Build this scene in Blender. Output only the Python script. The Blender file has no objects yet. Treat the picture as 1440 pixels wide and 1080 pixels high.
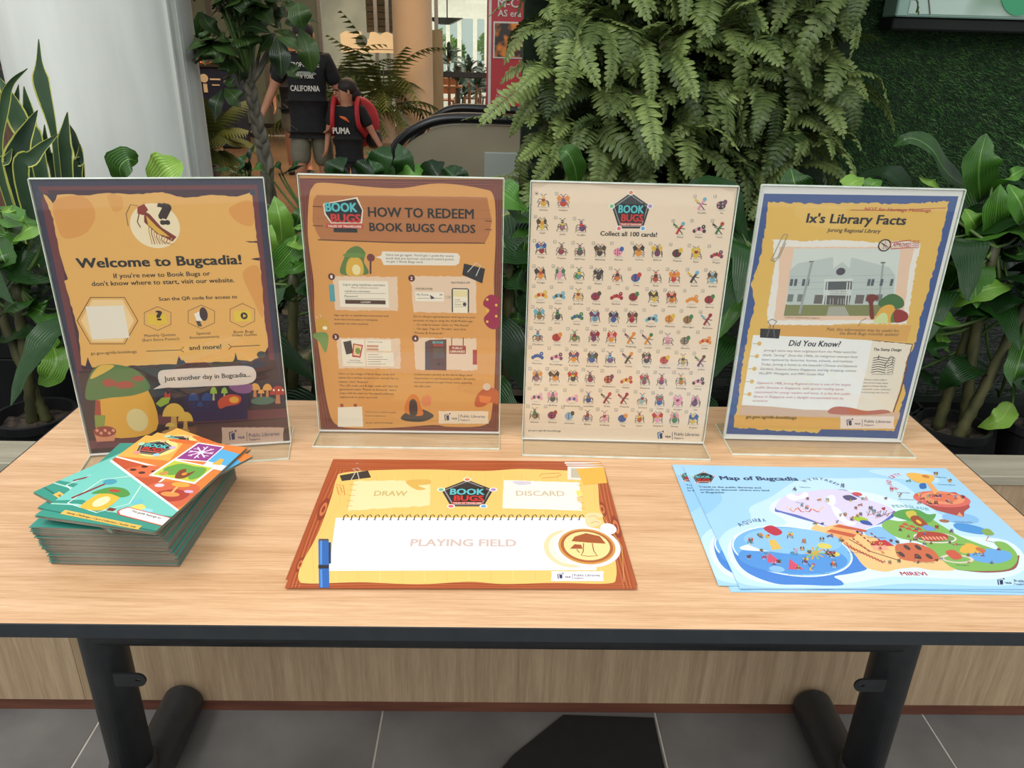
import bpy, bmesh, math, random
import numpy as np
from mathutils import Vector, Matrix, Euler
from mathutils.geometry import tessellate_polygon

# ---------------------------------------------------------------- camera, world, lights, exposure
FPX = 1068.72
PITCH, ROLL, YAW = math.radians(23.521), math.radians(1.472), math.radians(1.386)
CAMZ = 1.3299
ZT = 0.74
scene = bpy.context.scene
COL = scene.collection
_f = Vector((math.sin(YAW)*math.cos(PITCH), math.cos(YAW)*math.cos(PITCH), -math.sin(PITCH)))
_r = Vector((math.cos(YAW), -math.sin(YAW), 0)); _u = _r.cross(_f)
CR = math.cos(ROLL)*_r + math.sin(ROLL)*_u
CU = math.cos(ROLL)*_u - math.sin(ROLL)*_r
CF = _f
CC = Vector((0, 0, CAMZ))
cam_data = bpy.data.cameras.new('camera'); cam = bpy.data.objects.new('camera', cam_data); COL.objects.link(cam)
cam_data.sensor_width = 36.0; cam_data.lens = FPX/1440*36.0; cam_data.clip_start = 0.02; cam_data.clip_end = 200
M3 = Matrix((CR, CU, -CF)).transposed()
cam.matrix_world = Matrix.Translation(CC) @ M3.to_4x4()
scene.camera = cam
scene.view_settings.view_transform = 'Standard'; scene.view_settings.look = 'None'
scene.view_settings.gamma = 1.0; scene.view_settings.use_curve_mapping = False
scene.view_settings.exposure = 0.0

world = bpy.data.worlds.new('world'); scene.world = world; world.use_nodes = True
wn = world.node_tree; wn.nodes.clear()
wo = wn.nodes.new('ShaderNodeOutputWorld'); wb = wn.nodes.new('ShaderNodeBackground')
wb.inputs['Color'].default_value = (0.93, 0.98, 1.0, 1); wb.inputs['Strength'].default_value = 0.78
wn.links.new(wb.outputs[0], wo.inputs[0])

def area_light(name, loc, target, size, power, color):
    l = bpy.data.lights.new(name, 'AREA'); l.shape = 'RECTANGLE'; l.size, l.size_y = size; l.energy = power; l.color = color
    o = bpy.data.objects.new(name, l); COL.objects.link(o); o.location = loc
    o.rotation_euler = (Vector(target)-Vector(loc)).to_track_quat('-Z', 'Y').to_euler(); return o
area_light('skylight', (-2.2, 0.0, 4.5), (0, 1.3, 0.7), (2.6, 1.6), 92, (1.0, 0.985, 0.96))
area_light('front_fill', (0.6, -2.4, 3.8), (0.1, 1.6, 0.9), (4.0, 2.0), 92, (0.97, 1.0, 1.0))  # fill lamp added behind the camera to brighten the posters
area_light('warm_hall_light', (-1.5, 9.5, 3.5), (-1.5, 10.0, 0), (5, 4), 300, (1.0, 0.72, 0.46))
area_light('shop_light', (-1.5, 17.0, 3.2), (-1.5, 17.5, 0), (9, 3), 520, (1.0, 0.95, 0.86))

# ---------------------------------------------------------------- helpers
def lin(c):
    out = []
    for v in c[:3]:
        v /= 255.0
        out.append(v/12.92 if v <= 0.04045 else ((v+0.055)/1.055)**2.4)
    return (out[0], out[1], out[2], 1.0)
def ray(px, py): return CF + CR*((px-720)/FPX) - CU*((py-540)/FPX)
def atz(px, py, z):
    d = ray(px, py); return CC + d*((z-CC.z)/d.z)
def aty(px, py, y):
    d = ray(px, py); return CC + d*((y-CC.y)/d.y)

class MB:
    def __init__(s): s.v = []; s.f = []; s.c = []; s.uv = []; s.m = []
    def add(s, verts, faces, col=None, uvs=None, mi=0):
        b = len(s.v); s.v += [tuple(v) for v in verts]
        for k, f in enumerate(faces):
            s.f.append([b+i for i in f]); s.c.append(col); s.m.append(mi)
            s.uv.append([uvs[i] for i in f] if uvs else None)
        return s
    def box(s, a, b, mi=0, bev=0):
        x0,y0,z0 = a; x1,y1,z1 = b
        if bev:
            e = bev; P = []
            for z, i in ((z0,e),(z0+e,0),(z1-e,0),(z1,e)):
                P += [(x0+i+e*(i==0)*1,y0+i,z),(x1-i-e*(i==0)*1,y0+i,z),(x1-i,y0+i+e*(i==0)*1,z),(x1-i,y1-i-e*(i==0)*1,z),(x1-i-e*(i==0)*1,y1-i,z),(x0+i+e*(i==0)*1,y1-i,z),(x0+i,y1-i-e*(i==0)*1,z),(x0+i,y0+i+e*(i==0)*1,z)]
            F = [tuple(range(7,-1,-1)), tuple(range(24,32))]
            for k in range(3):
                for j in range(8): F.append((k*8+j, k*8+(j+1)%8, (k+1)*8+(j+1)%8, (k+1)*8+j))
            return s.add(P, F, mi=mi)
        P = [(x0,y0,z0),(x1,y0,z0),(x1,y1,z0),(x0,y1,z0),(x0,y0,z1),(x1,y0,z1),(x1,y1,z1),(x0,y1,z1)]
        return s.add(P, [(0,3,2,1),(4,5,6,7),(0,1,5,4),(1,2,6,5),(2,3,7,6),(3,0,4,7)], mi=mi)
    def tube(s, pts, rad, n=10, caps=True, mi=0):
        pts = [Vector(p) for p in pts]; m = len(pts)
        if not hasattr(rad, '__len__'): rad = [rad]*m
        T = [(pts[min(i+1,m-1)]-pts[max(i-1,0)]).normalized() for i in range(m)]
        up = Vector((0,0,1)) if abs(T[0].z) < 0.9 else Vector((0,1,0))
        N = T[0].cross(up).normalized(); V = []
        for i in range(m):
            N = (N - T[i]*N.dot(T[i])).normalized(); B = T[i].cross(N)
            for k in range(n):
                a = 2*math.pi*k/n; V.append(pts[i] + (N*math.cos(a)+B*math.sin(a))*rad[i])
        F = [(i*n+k, i*n+(k+1)%n, (i+1)*n+(k+1)%n, (i+1)*n+k) for i in range(m-1) for k in range(n)]
        if caps: F += [tuple(range(n-1,-1,-1)), tuple((m-1)*n+k for k in range(n))]
        return s.add(V, F, mi=mi)
    def lathe(s, prof, c=(0,0,0), n=28, mi=0):
        V = [(c[0]+r*math.cos(2*math.pi*k/n), c[1]+r*math.sin(2*math.pi*k/n), c[2]+z) for r, z in prof for k in range(n)]
        F = [(i*n+k, i*n+(k+1)%n, (i+1)*n+(k+1)%n, (i+1)*n+k) for i in range(len(prof)-1) for k in range(n)]
        return s.add(V, F, mi=mi)
    def disc(s, c, r, n=24, mi=0):
        return s.add([(c[0]+r*math.cos(2*math.pi*k/n), c[1]+r*math.sin(2*math.pi*k/n), c[2]) for k in range(n)], [tuple(range(n))], mi=mi)
    def prism(s, prof, y0, y1, mi=0):           # outline in the xz plane, pushed along y
        n = len(prof); V = [(x,y0,z) for x,z in prof]+[(x,y1,z) for x,z in prof]
        F = [tuple(range(n)), tuple(range(2*n-1,n-1,-1))]+[(i,i+n,(i+1)%n+n,(i+1)%n) for i in range(n)]
        return s.add(V, F, mi=mi)
    def ball(s, c, r, n=10, mi=0):
        if not hasattr(r,'__len__'): r = (r,r,r)
        V = [(c[0]+r[0]*math.sin(math.pi*i/n)*math.cos(2*math.pi*k/n), c[1]+r[1]*math.sin(math.pi*i/n)*math.sin(2*math.pi*k/n), c[2]+r[2]*math.cos(math.pi*i/n)) for i in range(n+1) for k in range(n)]
        F = [(i*n+k,(i+1)*n+k,(i+1)*n+(k+1)%n,i*n+(k+1)%n) for i in range(n) for k in range(n)]
        return s.add(V, F, mi=mi)
    def mesh(s, name, mats, smooth=False):
        me = bpy.data.meshes.new(name); me.from_pydata(s.v, [], s.f)
        for mt in (mats if isinstance(mats, (list,tuple)) else [mats]): me.materials.append(mt)
        n = len(s.f)
        if any(s.m): me.polygons.foreach_set('material_index', s.m)
        if s.c and s.c[0] is not None:
            a = me.color_attributes.new('print', 'BYTE_COLOR', 'CORNER'); data = []
            for f, c in zip(s.f, s.c): data += list(c)*len(f)
            a.data.foreach_set('color', data)
        if s.uv and s.uv[0] is not None:
            u = me.uv_layers.new(name='UVMap'); data = []
            for q in s.uv:
                for t in q: data += [t[0], t[1]]
            u.data.foreach_set('uv', data)
        if smooth: me.polygons.foreach_set('use_smooth', [True]*n)
        me.update(); return me
def ob(name, me, parent=None):
    if isinstance(me, tuple): me = me[0].mesh(name, me[1], me[2] if len(me) > 2 else False)
    o = bpy.data.objects.new(name, me); COL.objects.link(o)
    if parent: o.parent = parent
    return o
def tag(o, label=None, cat=None, group=None, kind=None):
    if label: o['label'] = label
    if cat: o['category'] = cat
    if group: o['group'] = group
    if kind: o['kind'] = kind
    return o
def empty(name, loc, label, cat, group=None, rz=0):
    o = bpy.data.objects.new(name, None); COL.objects.link(o); o.location = loc; o.rotation_euler = (0,0,rz); o.empty_display_size = 0.05
    return tag(o, label, cat, group)
def structure(name, me, parent=None):
    o = ob(name, me, parent)
    if not parent: o['kind'] = 'structure'
    return o

MATS = {}
def mat(name, rgb, rough=0.5, metal=0.0, rgb2=None, scale=8.0, detail=4, stretch=(1,1,1), bump=0.0, spec=0.5, emit=0.0, trans=0.0, coat=0.0, coords='Object', alpha=1.0, contrast=(0.35,0.65)):
    m = bpy.data.materials.new(name); m.use_nodes = True; nt = m.node_tree; P = nt.nodes['Principled BSDF']
    P.inputs['Roughness'].default_value = rough; P.inputs['Metallic'].default_value = metal
    P.inputs['Specular IOR Level'].default_value = spec; P.inputs['Coat Weight'].default_value = coat
    P.inputs['Base Color'].default_value = lin(rgb); P.inputs['Alpha'].default_value = alpha
    P.inputs['Transmission Weight'].default_value = trans
    if emit: P.inputs['Emission Color'].default_value = lin(rgb); P.inputs['Emission Strength'].default_value = emit
    if rgb2 or bump:
        tc = nt.nodes.new('ShaderNodeTexCoord'); mp = nt.nodes.new('ShaderNodeMapping'); mp.inputs['Scale'].default_value = stretch
        nz = nt.nodes.new('ShaderNodeTexNoise'); nz.inputs['Scale'].default_value = scale; nz.inputs['Detail'].default_value = detail
        nt.links.new(tc.outputs[coords], mp.inputs[0]); nt.links.new(mp.outputs[0], nz.inputs['Vector'])
        if rgb2:
            cr = nt.nodes.new('ShaderNodeValToRGB'); cr.color_ramp.elements[0].position = contrast[0]; cr.color_ramp.elements[1].position = contrast[1]
            cr.color_ramp.elements[0].color = lin(rgb); cr.color_ramp.elements[1].color = lin(rgb2)
            nt.links.new(nz.outputs['Fac'], cr.inputs[0]); nt.links.new(cr.outputs[0], P.inputs['Base Color'])
        if bump:
            bp = nt.nodes.new('ShaderNodeBump'); bp.inputs['Strength'].default_value = bump; bp.inputs['Distance'].default_value = 0.01
            nt.links.new(nz.outputs['Fac'], bp.inputs['Height']); nt.links.new(bp.outputs[0], P.inputs['Normal'])
    MATS[name] = m; return m

def wood_mat(name, dark, light, axis_scale, fine, rough=0.45, streak=0.5):
    m = bpy.data.materials.new(name); m.use_nodes = True; nt = m.node_tree; P = nt.nodes['Principled BSDF']; L = nt.links.new
    P.inputs['Roughness'].default_value = rough
    tc = nt.nodes.new('ShaderNodeTexCoord'); mp = nt.nodes.new('ShaderNodeMapping'); mp.inputs['Scale'].default_value = axis_scale
    n1 = nt.nodes.new('ShaderNodeTexNoise'); n1.inputs['Scale'].default_value = 5; n1.inputs['Detail'].default_value = 3; n1.inputs['Distortion'].default_value = 0.8
    mp2 = nt.nodes.new('ShaderNodeMapping'); mp2.inputs['Scale'].default_value = [a*fine for a in axis_scale]
    n2 = nt.nodes.new('ShaderNodeTexNoise'); n2.inputs['Scale'].default_value = 14; n2.inputs['Detail'].default_value = 5; n2.inputs['Roughness'].default_value = 0.7
    L(tc.outputs['Object'], mp.inputs[0]); L(mp.outputs[0], n1.inputs['Vector']); L(tc.outputs['Object'], mp2.inputs[0]); L(mp2.outputs[0], n2.inputs['Vector'])
    mx = nt.nodes.new('ShaderNodeMath'); mx.operation = 'MULTIPLY_ADD'; mx.inputs[1].default_value = streak; L(n1.outputs['Fac'], mx.inputs[0])
    ms = nt.nodes.new('ShaderNodeMath'); ms.operation = 'MULTIPLY'; ms.inputs[1].default_value = 1-streak; L(n2.outputs['Fac'], ms.inputs[0]); L(ms.outputs[0], mx.inputs[2])
    cr = nt.nodes.new('ShaderNodeValToRGB'); cr.color_ramp.elements[0].position = 0.36; cr.color_ramp.elements[1].position = 0.62
    cr.color_ramp.elements[0].color = lin(dark); cr.color_ramp.elements[1].color = lin(light); L(mx.outputs[0], cr.inputs[0]); L(cr.outputs[0], P.inputs['Base Color'])
    return m

def leaf_mat(name, dark, light, edge=None, rough=0.3, ribs=14, edge_w=0.4, coat=0.3, mid=None, transl=0.12):
    """uv x runs across the blade, uv y along it"""
    m = bpy.data.materials.new(name); m.use_nodes = True; nt = m.node_tree; P = nt.nodes['Principled BSDF']; L = nt.links.new
    P.inputs['Roughness'].default_value = rough; P.inputs['Coat Weight'].default_value = coat; P.inputs['Coat Roughness'].default_value = 0.2; P.inputs['Specular IOR Level'].default_value = 0.3
    oi = nt.nodes.new('ShaderNodeObjectInfo'); tc = nt.nodes.new('ShaderNodeTexCoord')
    nz = nt.nodes.new('ShaderNodeTexNoise'); nz.inputs['Scale'].default_value = 22; nz.inputs['Detail'].default_value = 3; L(tc.outputs['Object'], nz.inputs['Vector'])
    add = nt.nodes.new('ShaderNodeMath'); add.operation = 'MULTIPLY_ADD'; add.inputs[1].default_value = 0.65; L(oi.outputs['Random'], add.inputs[0])
    m2 = nt.nodes.new('ShaderNodeMath'); m2.operation = 'MULTIPLY'; m2.inputs[1].default_value = 0.4; L(nz.outputs['Fac'], m2.inputs[0]); L(m2.outputs[0], add.inputs[2])
    cr = nt.nodes.new('ShaderNodeValToRGB'); cr.color_ramp.elements[0].position = 0.2; cr.color_ramp.elements[1].position = 0.85
    cr.color_ramp.elements[0].color = lin(dark); cr.color_ramp.elements[1].color = lin(light); L(add.outputs[0], cr.inputs[0])
    uv = nt.nodes.new('ShaderNodeUVMap'); sx = nt.nodes.new('ShaderNodeSeparateXYZ'); L(uv.outputs[0], sx.inputs[0])
    sub = nt.nodes.new('ShaderNodeMath'); sub.operation = 'SUBTRACT'; sub.inputs[1].default_value = 0.5; L(sx.outputs['X'], sub.inputs[0])
    ab = nt.nodes.new('ShaderNodeMath'); ab.operation = 'ABSOLUTE'; L(sub.outputs[0], ab.inputs[0])
    col = cr.outputs[0]
    def mixin(cond_out, c, fac=1.0):
        nonlocal col
        mx = nt.nodes.new('ShaderNodeMix'); mx.data_type = 'RGBA'; mx.inputs['B'].default_value = lin(c); L(col, mx.inputs['A'])
        ml = nt.nodes.new('ShaderNodeMath'); ml.operation = 'MULTIPLY'; ml.inputs[1].default_value = fac; L(cond_out, ml.inputs[0]); L(ml.outputs[0], mx.inputs['Factor']); col = mx.outputs['Result']
    if edge:
        g = nt.nodes.new('ShaderNodeMath'); g.operation = 'GREATER_THAN'; g.inputs[1].default_value = edge_w; L(ab.outputs[0], g.inputs[0]); mixin(g.outputs[0], edge)
    if mid:
        g = nt.nodes.new('ShaderNodeMath'); g.operation = 'LESS_THAN'; g.inputs[1].default_value = 0.025; L(ab.outputs[0], g.inputs[0]); mixin(g.outputs[0], mid, 0.6)
    L(col, P.inputs['Base Color'])
    if ribs:
        w = nt.nodes.new('ShaderNodeMath'); w.operation = 'MULTIPLY'; w.inputs[1].default_value = ribs*6.28; L(sx.outputs['X'], w.inputs[0])
        sn = nt.nodes.new('ShaderNodeMath'); sn.operation = 'SINE'; L(w.outputs[0], sn.inputs[0])
        bp = nt.nodes.new('ShaderNodeBump'); bp.inputs['Strength'].default_value = 0.35; bp.inputs['Distance'].default_value = 0.002; L(sn.outputs[0], bp.inputs['Height']); L(bp.outputs[0], P.inputs['Normal'])
    if transl:
        out = nt.nodes['Material Output']; tr = nt.nodes.new('ShaderNodeBsdfTranslucent'); ms = nt.nodes.new('ShaderNodeMixShader'); ms.inputs[0].default_value = transl
        L(col, tr.inputs[0]); L(P.outputs[0], ms.inputs[1]); L(tr.outputs[0], ms.inputs[2]); L(ms.outputs[0], out.inputs[0])
    return m

def print_mat(name, rough=0.45):
    m = bpy.data.materials.new(name); m.use_nodes = True; nt = m.node_tree; P = nt.nodes['Principled BSDF']
    P.inputs['Roughness'].default_value = rough; a = nt.nodes.new('ShaderNodeVertexColor'); a.layer_name = 'print'
    nt.links.new(a.outputs[0], P.inputs['Base Color']); return m

def clear_mat(name, tint, ior=1.45, gloss=0.02, body=0.0, body_col=(230,240,235)):
    m = bpy.data.materials.new(name); m.use_nodes = True; nt = m.node_tree; L = nt.links.new; nt.nodes.clear()
    out = nt.nodes.new('ShaderNodeOutputMaterial'); tr = nt.nodes.new('ShaderNodeBsdfTransparent'); tr.inputs[0].default_value = lin(tint)
    gl = nt.nodes.new('ShaderNodeBsdfGlossy'); gl.inputs['Roughness'].default_value = gloss; fr = nt.nodes.new('ShaderNodeFresnel'); fr.inputs[0].default_value = ior
    ge = nt.nodes.new('ShaderNodeNewGeometry'); fb = nt.nodes.new('ShaderNodeMath'); fb.operation = 'SUBTRACT'; fb.inputs[0].default_value = 1.0; L(ge.outputs['Backfacing'], fb.inputs[1])
    fm = nt.nodes.new('ShaderNodeMath'); fm.operation = 'MULTIPLY'; L(fr.outputs[0], fm.inputs[0]); L(fb.outputs[0], fm.inputs[1])
    mx = nt.nodes.new('ShaderNodeMixShader'); L(fm.outputs[0], mx.inputs[0]); L(tr.outputs[0], mx.inputs[1]); L(gl.outputs[0], mx.inputs[2])
    if body:
        df = nt.nodes.new('ShaderNodeBsdfDiffuse'); df.inputs[0].default_value = lin(body_col); m2 = nt.nodes.new('ShaderNodeMixShader'); m2.inputs[0].default_value = body
        L(mx.outputs[0], m2.inputs[1]); L(df.outputs[0], m2.inputs[2]); L(m2.outputs[0], out.inputs[0])
    else: L(mx.outputs[0], out.inputs[0])
    return m

M_table = wood_mat('beech_laminate', (200,152,108), (234,192,150), (0.35, 9, 9), 3.0, 0.4, 0.4)
M_clad = wood_mat('oak_veneer', (150,124,96), (184,158,126), (10, 10, 0.35), 2.5, 0.5)
M_ledge = wood_mat('grey_oak_ledge', (150,142,122), (178,170,150), (0.5, 9, 9), 2.5, 0.5)
M_black = mat('black_metal', (32,33,35), 0.42, rgb2=(38,39,41), scale=40)
M_band = mat('black_edging', (38,42,46), 0.45, rgb2=(44,47,50), scale=30)
M_tile = mat('slate_tile', (92,90,88), 0.55, rgb2=(122,119,115), scale=3.5, detail=8, bump=0.1)
M_grout = mat('pale_grout', (196,190,178), 0.8, rgb2=(180,172,160), scale=30)
M_skirt = mat('brown_skirting', (92,52,38), 0.5, rgb2=(112,66,48), scale=14, stretch=(0.4,4,4))
M_pitch = mat('black_stone', (22,23,23), 0.35, rgb2=(40,40,40), scale=6, detail=8, stretch=(1,1,0.3), bump=0.05)
M_plasticblack = mat('black_plastic', (26,26,27), 0.45, rgb2=(34,34,34), scale=20)
M_soil = mat('dark_soil', (40,32,26), 0.9, rgb2=(84,72,60), scale=60, detail=6, bump=0.8)
M_pillar = mat('painted_concrete', (206,208,200), 0.6, rgb2=(220,222,214), scale=3, detail=6, stretch=(3,3,0.5), bump=0.12)
M_acr = clear_mat('clear_acrylic', (252,253,252), 1.62, 0.012, 0.008)
M_acrbase = clear_mat('clear_acrylic_base', (250,252,250), 1.5, 0.02, 0.03)
M_acredge = mat('acrylic_edge_glint', (240,246,236), 0.15, rgb2=(206,218,200), scale=30, stretch=(1,1,1))  # pale colour paints the bright light line along clear edges
M_print = print_mat('print_ink')
M_ink = print_mat('lettering_ink', 0.5)

# ================================================================ SETTING
# tiled floor in front: every slate tile is a piece of its own over a grout bed
bed = structure('floor', (MB().box((-6.2,-5.3,-0.03),(6.2,1.27,-0.0016)), M_grout))
tw = 0.6
tile_me = MB().box((-tw/2+0.002,-tw/2+0.002,-0.02),(tw/2-0.002,tw/2-0.002,0), bev=0.0008).mesh('tile', M_tile)
for i in range(-10, 10):
    for j in range(0, 11):
        t = bpy.data.objects.new('tile', tile_me); COL.objects.link(t); t.parent = bed
        t.location = (-0.235+tw/2+i*tw, 1.262-tw/2-j*tw, random.Random(i*9+j).uniform(-0.0006,0)); t.rotation_euler = (0,0,((i+j)%4)*math.pi/2)
# a thin dark sheet lying on the tiles under the table
p = [atz(*q, 0.0) for q in ((722,1064),(792,1008),(919,1012),(936,1090),(700,1090))]
mb = MB(); n = len(p)
mb.add([(v.x,v.y,0.0005) for v in p]+[(v.x,v.y,0.006) for v in p], [tuple(range(n-1,-1,-1)), tuple(range(n,2*n))]+[(i,(i+1)%n,(i+1)%n+n,i+n) for i in range(n)])
tag(ob('dark_floor_sheet', (mb, mat('sheet_black',(14,13,12),0.8,rgb2=(20,18,17),scale=40))), 'black angular thin sheet lying on the dark floor tiles under the table', 'mat')

# planter: veneered front panel, skirting, ledge board, black trough
pl = structure('wall_front', (MB().box((-2.6,1.262,0.0),(2.6,1.31,0.595)), M_pitch))
for k, (x0, x1) in enumerate(((-2.6,-0.8722),(-0.8717,1.5478),(1.5482,2.6))):
    ob('panel', (MB().box((x0,1.243,0.03),(x1,1.262,0.595), bev=0.0008), M_clad), pl)
structure('baseboard_front', (MB().box((-2.6,1.246,0.0),(2.6,1.2615,0.031)), M_skirt))
structure('trim_ledge', (MB().box((-2.6,1.238,0.596),(2.6,1.325,0.616), bev=0.0015), M_ledge))
structure('trim_trough', (MB().box((-2.6,1.312,0.25),(2.6,1.322,0.594)).box((-2.6,1.312,0.24),(2.6,1.83,0.40)), M_pitch))
# black stone coping and the wall of black tiles on the trough's far side
WX = aty(150,500,1.84).x
tb = structure('wall_trough', (MB().box((-2.6,1.84,0.2),(WX,1.90,0.76)), M_grout))
for i in range(-5, 0):
    for j in range(2):
        ob('tile', (MB().box((WX+i*0.38+0.0015,1.825,0.402+j*0.18+0.0015),(WX+(i+1)*0.38-0.0015,1.842,0.402+(j+1)*0.18-0.0015), bev=0.001), M_pitch), tb)
ob('coping', (MB().box((-2.6,1.82,0.762),(WX+0.01,1.93,0.776)), M_pitch), tb)
structure('wall_pond', (MB().box((WX+0.001,1.83,0.2),(2.6,1.87,0.5)), M_pitch))
# pond water
def water_mat():
    m = bpy.data.materials.new('dark_rippled_water'); m.use_nodes = True; nt = m.node_tree; P = nt.nodes['Principled BSDF']; L = nt.links.new
    P.inputs['Base Color'].default_value = lin((30,34,26)); P.inputs['Roughness'].default_value = 0.04; P.inputs['IOR'].default_value = 1.33
    P.inputs['Specular IOR Level'].default_value = 0.8
    tc = nt.nodes.new('ShaderNodeTexCoord'); mp = nt.nodes.new('ShaderNodeMapping'); mp.inputs['Scale'].default_value = (1,2.2,1)
    n = nt.nodes.new('ShaderNodeTexNoise'); n.inputs['Scale'].default_value = 20; n.inputs['Detail'].default_value = 4
    L(tc.outputs['Object'], mp.inputs[0]); L(mp.outputs[0], n.inputs['Vector'])
    bp = nt.nodes.new('ShaderNodeBump'); bp.inputs['Strength'].default_value = 1.0; bp.inputs['Distance'].default_value = 0.12
    L(n.outputs['Fac'], bp.inputs['Height']); L(bp.outputs[0], P.inputs['Normal']); return m
mb = MB(); NX, NY = 90, 40
V = []
for j in range(NY+1):
    for i in range(NX+1):
        x = -2.6+5.2*i/NX; y = 1.86+(3.3-1.86)*j/NY
        V.append((x, y, 0.49+0.004*math.sin(x*21+3*math.sin(y*9))+0.003*math.sin(y*34+x*8)))
mb.add(V, [(j*(NX+1)+i, j*(NX+1)+i+1, (j+1)*(NX+1)+i+1, (j+1)*(NX+1)+i) for j in range(NY) for i in range(NX)])
tag(ob('pond_water', (mb, water_mat(), True)), 'dark rippled pond water behind the planter trough', 'water', kind='stuff')
structure('floor_pond', (MB().box((-2.6,1.85,0.1),(2.6,3.3,0.2)), M_pitch))
structure('wall_kerb', (MB().box((-2.6,3.3,0.0),(2.6,3.42,0.53), bev=0.004), M_pitch))

# hall floor and walls beyond
M_hallfloor = mat('polished_stone_floor', (128,100,76), 0.22, rgb2=(150,120,94), scale=1.2, detail=5)
structure('floor_hall', (MB().box((-14,3.42,-0.05),(14,14.2,0.0)), M_hallfloor))
structure('floor_shop', (MB().box((-14,14.2,-0.05),(14,24,0.0)), mat('blue_grey_vinyl_floor', (140,146,160), 0.3, rgb2=(158,162,172), scale=1)))
M_ceil = mat('hall_ceiling', (188,180,166), 0.7, rgb2=(200,192,178), scale=2)
structure('ceiling_hall', (MB().box((-14,5.2,3.6),(14,14.2,3.7)), M_ceil))
# ================================================================ HALL BEYOND THE PLANTER
M_white = mat('matt_white', (226,222,212), 0.5, rgb2=(218,212,200), scale=10)
M_steel = mat('brushed_steel', (150,146,138), 0.35, 0.7, rgb2=(168,164,156), scale=12, stretch=(1,1,12))
M_dark = mat('dark_bronze_frame', (44,40,34), 0.5, rgb2=(56,50,44), scale=20)
M_glass = clear_mat('shop_glass', (244,248,244), 1.4, 0.02, 0.01)
M_frost = clear_mat('green_tinted_film', (150,162,144), 1.35, 0.15, 0.5, (176,184,164))
def wall(name, x0, x1, y, z0, z1, m, t=0.1): return structure(name, (MB().box((x0,y,z0),(x1,y+t,z1)), m))
# big round pillar at the left, with its vertical metal trim
PX = aty(149, 100, 2.95); RP = 0.313
pr = structure('trim_pillar', (MB().lathe([(RP,0.0),(RP,3.9)], (PX.x, PX.y, 0), 72), M_pillar, True))
a = math.radians(-14); M_strip = mat('pale_metal_strip', (196,198,190), 0.4, rgb2=(184,186,178), scale=6, stretch=(1,1,0.2))
for k, (da, w, pj) in enumerate(((0.0,0.020,0.012),(-9.5,0.010,0.016),(-5.0,0.018,0.004))):
    aa = a+math.radians(da)*1.0; cx, cy = PX.x+RP*math.cos(aa), PX.y+RP*math.sin(aa)
    o = ob('metal_strip', (MB().box((-0.004,-w/2,0.0),(pj,w/2,3.9), bev=0.0015), M_strip), pr); o.location = (cx,cy,0.0); o.rotation_euler = (0,0,aa)
# glazed shop front: frame, mullions and panes
YG = 14.3
sf = structure('window_1', (MB().box((-8,YG-0.03,0.0),(4,YG+0.03,0.08)).box((-8,YG-0.04,3.45),(4,YG+0.04,3.6)), M_dark))
mull = [aty(x, 60, YG).x for x in (-260,-60,120,246,300,372,452,530,546,614,690,800)]
for x in mull: ob('mullion', (MB().box((x-0.03,YG-0.04,0.08),(x+0.03,YG+0.04,3.45)), M_steel), sf)
for k, (x0, x1) in enumerate(zip(mull[:-1], mull[1:])):
    ob('pane', (MB().box((x0+0.03,YG-0.006,0.08),(x1-0.03,YG+0.006,3.45)), M_frost if k in (3,4,5) else M_glass), sf)
zr = aty(560, 103, YG-0.2).z
rl = empty('guard_rail', (0,YG-0.2,0), 'black horizontal guard rail along the glazed shop front', 'rail')
ob('rail', (MB().box((aty(425,103,YG).x,-0.03,zr-0.05),(aty(740,103,YG).x,0.03,zr+0.045), bev=0.01), M_black), rl)
for x in (436, 622, 700): ob('post', (MB().tube([(aty(x,103,YG).x,0,0.0),(aty(x,103,YG).x,0,zr-0.05)], 0.022, 8), M_black), rl)
# threshold strip on the floor
th = aty(330,209,12.9)
structure('trim_threshold', (MB().box((-8,13.0,0.0),(4,13.12,0.012)), M_white))
# warm round column
cb = aty(580.5, 60, 13.5); rc = (aty(608,60,13.5).x-aty(553,60,13.5).x)/2
structure('trim_column', (MB().lathe([(rc,0),(rc,3.6)], (cb.x,cb.y,0), 48), mat('warm_plaster',(226,196,160),0.6,rgb2=(232,204,170),scale=2), True))
# slatted timber panel and wall behind the glass
M_slat = wood_mat('brown_slats', (96,70,50), (124,94,68), (0.4,9,9), 2)
x0, x1 = aty(515,20,YG+0.4).x, aty(556,20,YG+0.4).x; z0, z1 = aty(530,46,YG+0.4).z, 3.4
sp = structure('wall_timber', (MB().box((x0,YG+0.42,z0),(x1+0.3,YG+0.46,z1)), M_dark))
k = 0
while z0+k*0.11+0.1 < z1:
    ob('plank', (MB().box((x0,YG+0.38,z0+k*0.11),(x1+0.3,YG+0.42,z0+k*0.11+0.095)), M_slat), sp); k += 1
# half-height timber cheek beyond the column
p0, p1 = aty(606,42,13.95), aty(622,160,13.95)
structure('wall_screen', (MB().box((p0.x-0.1,13.95,0),(p1.x+0.02,14.03,p0.z), bev=0.01), wood_mat('pale_oak_screen',(150,134,104),(174,158,126),(9,9,0.4),2)))
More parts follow.
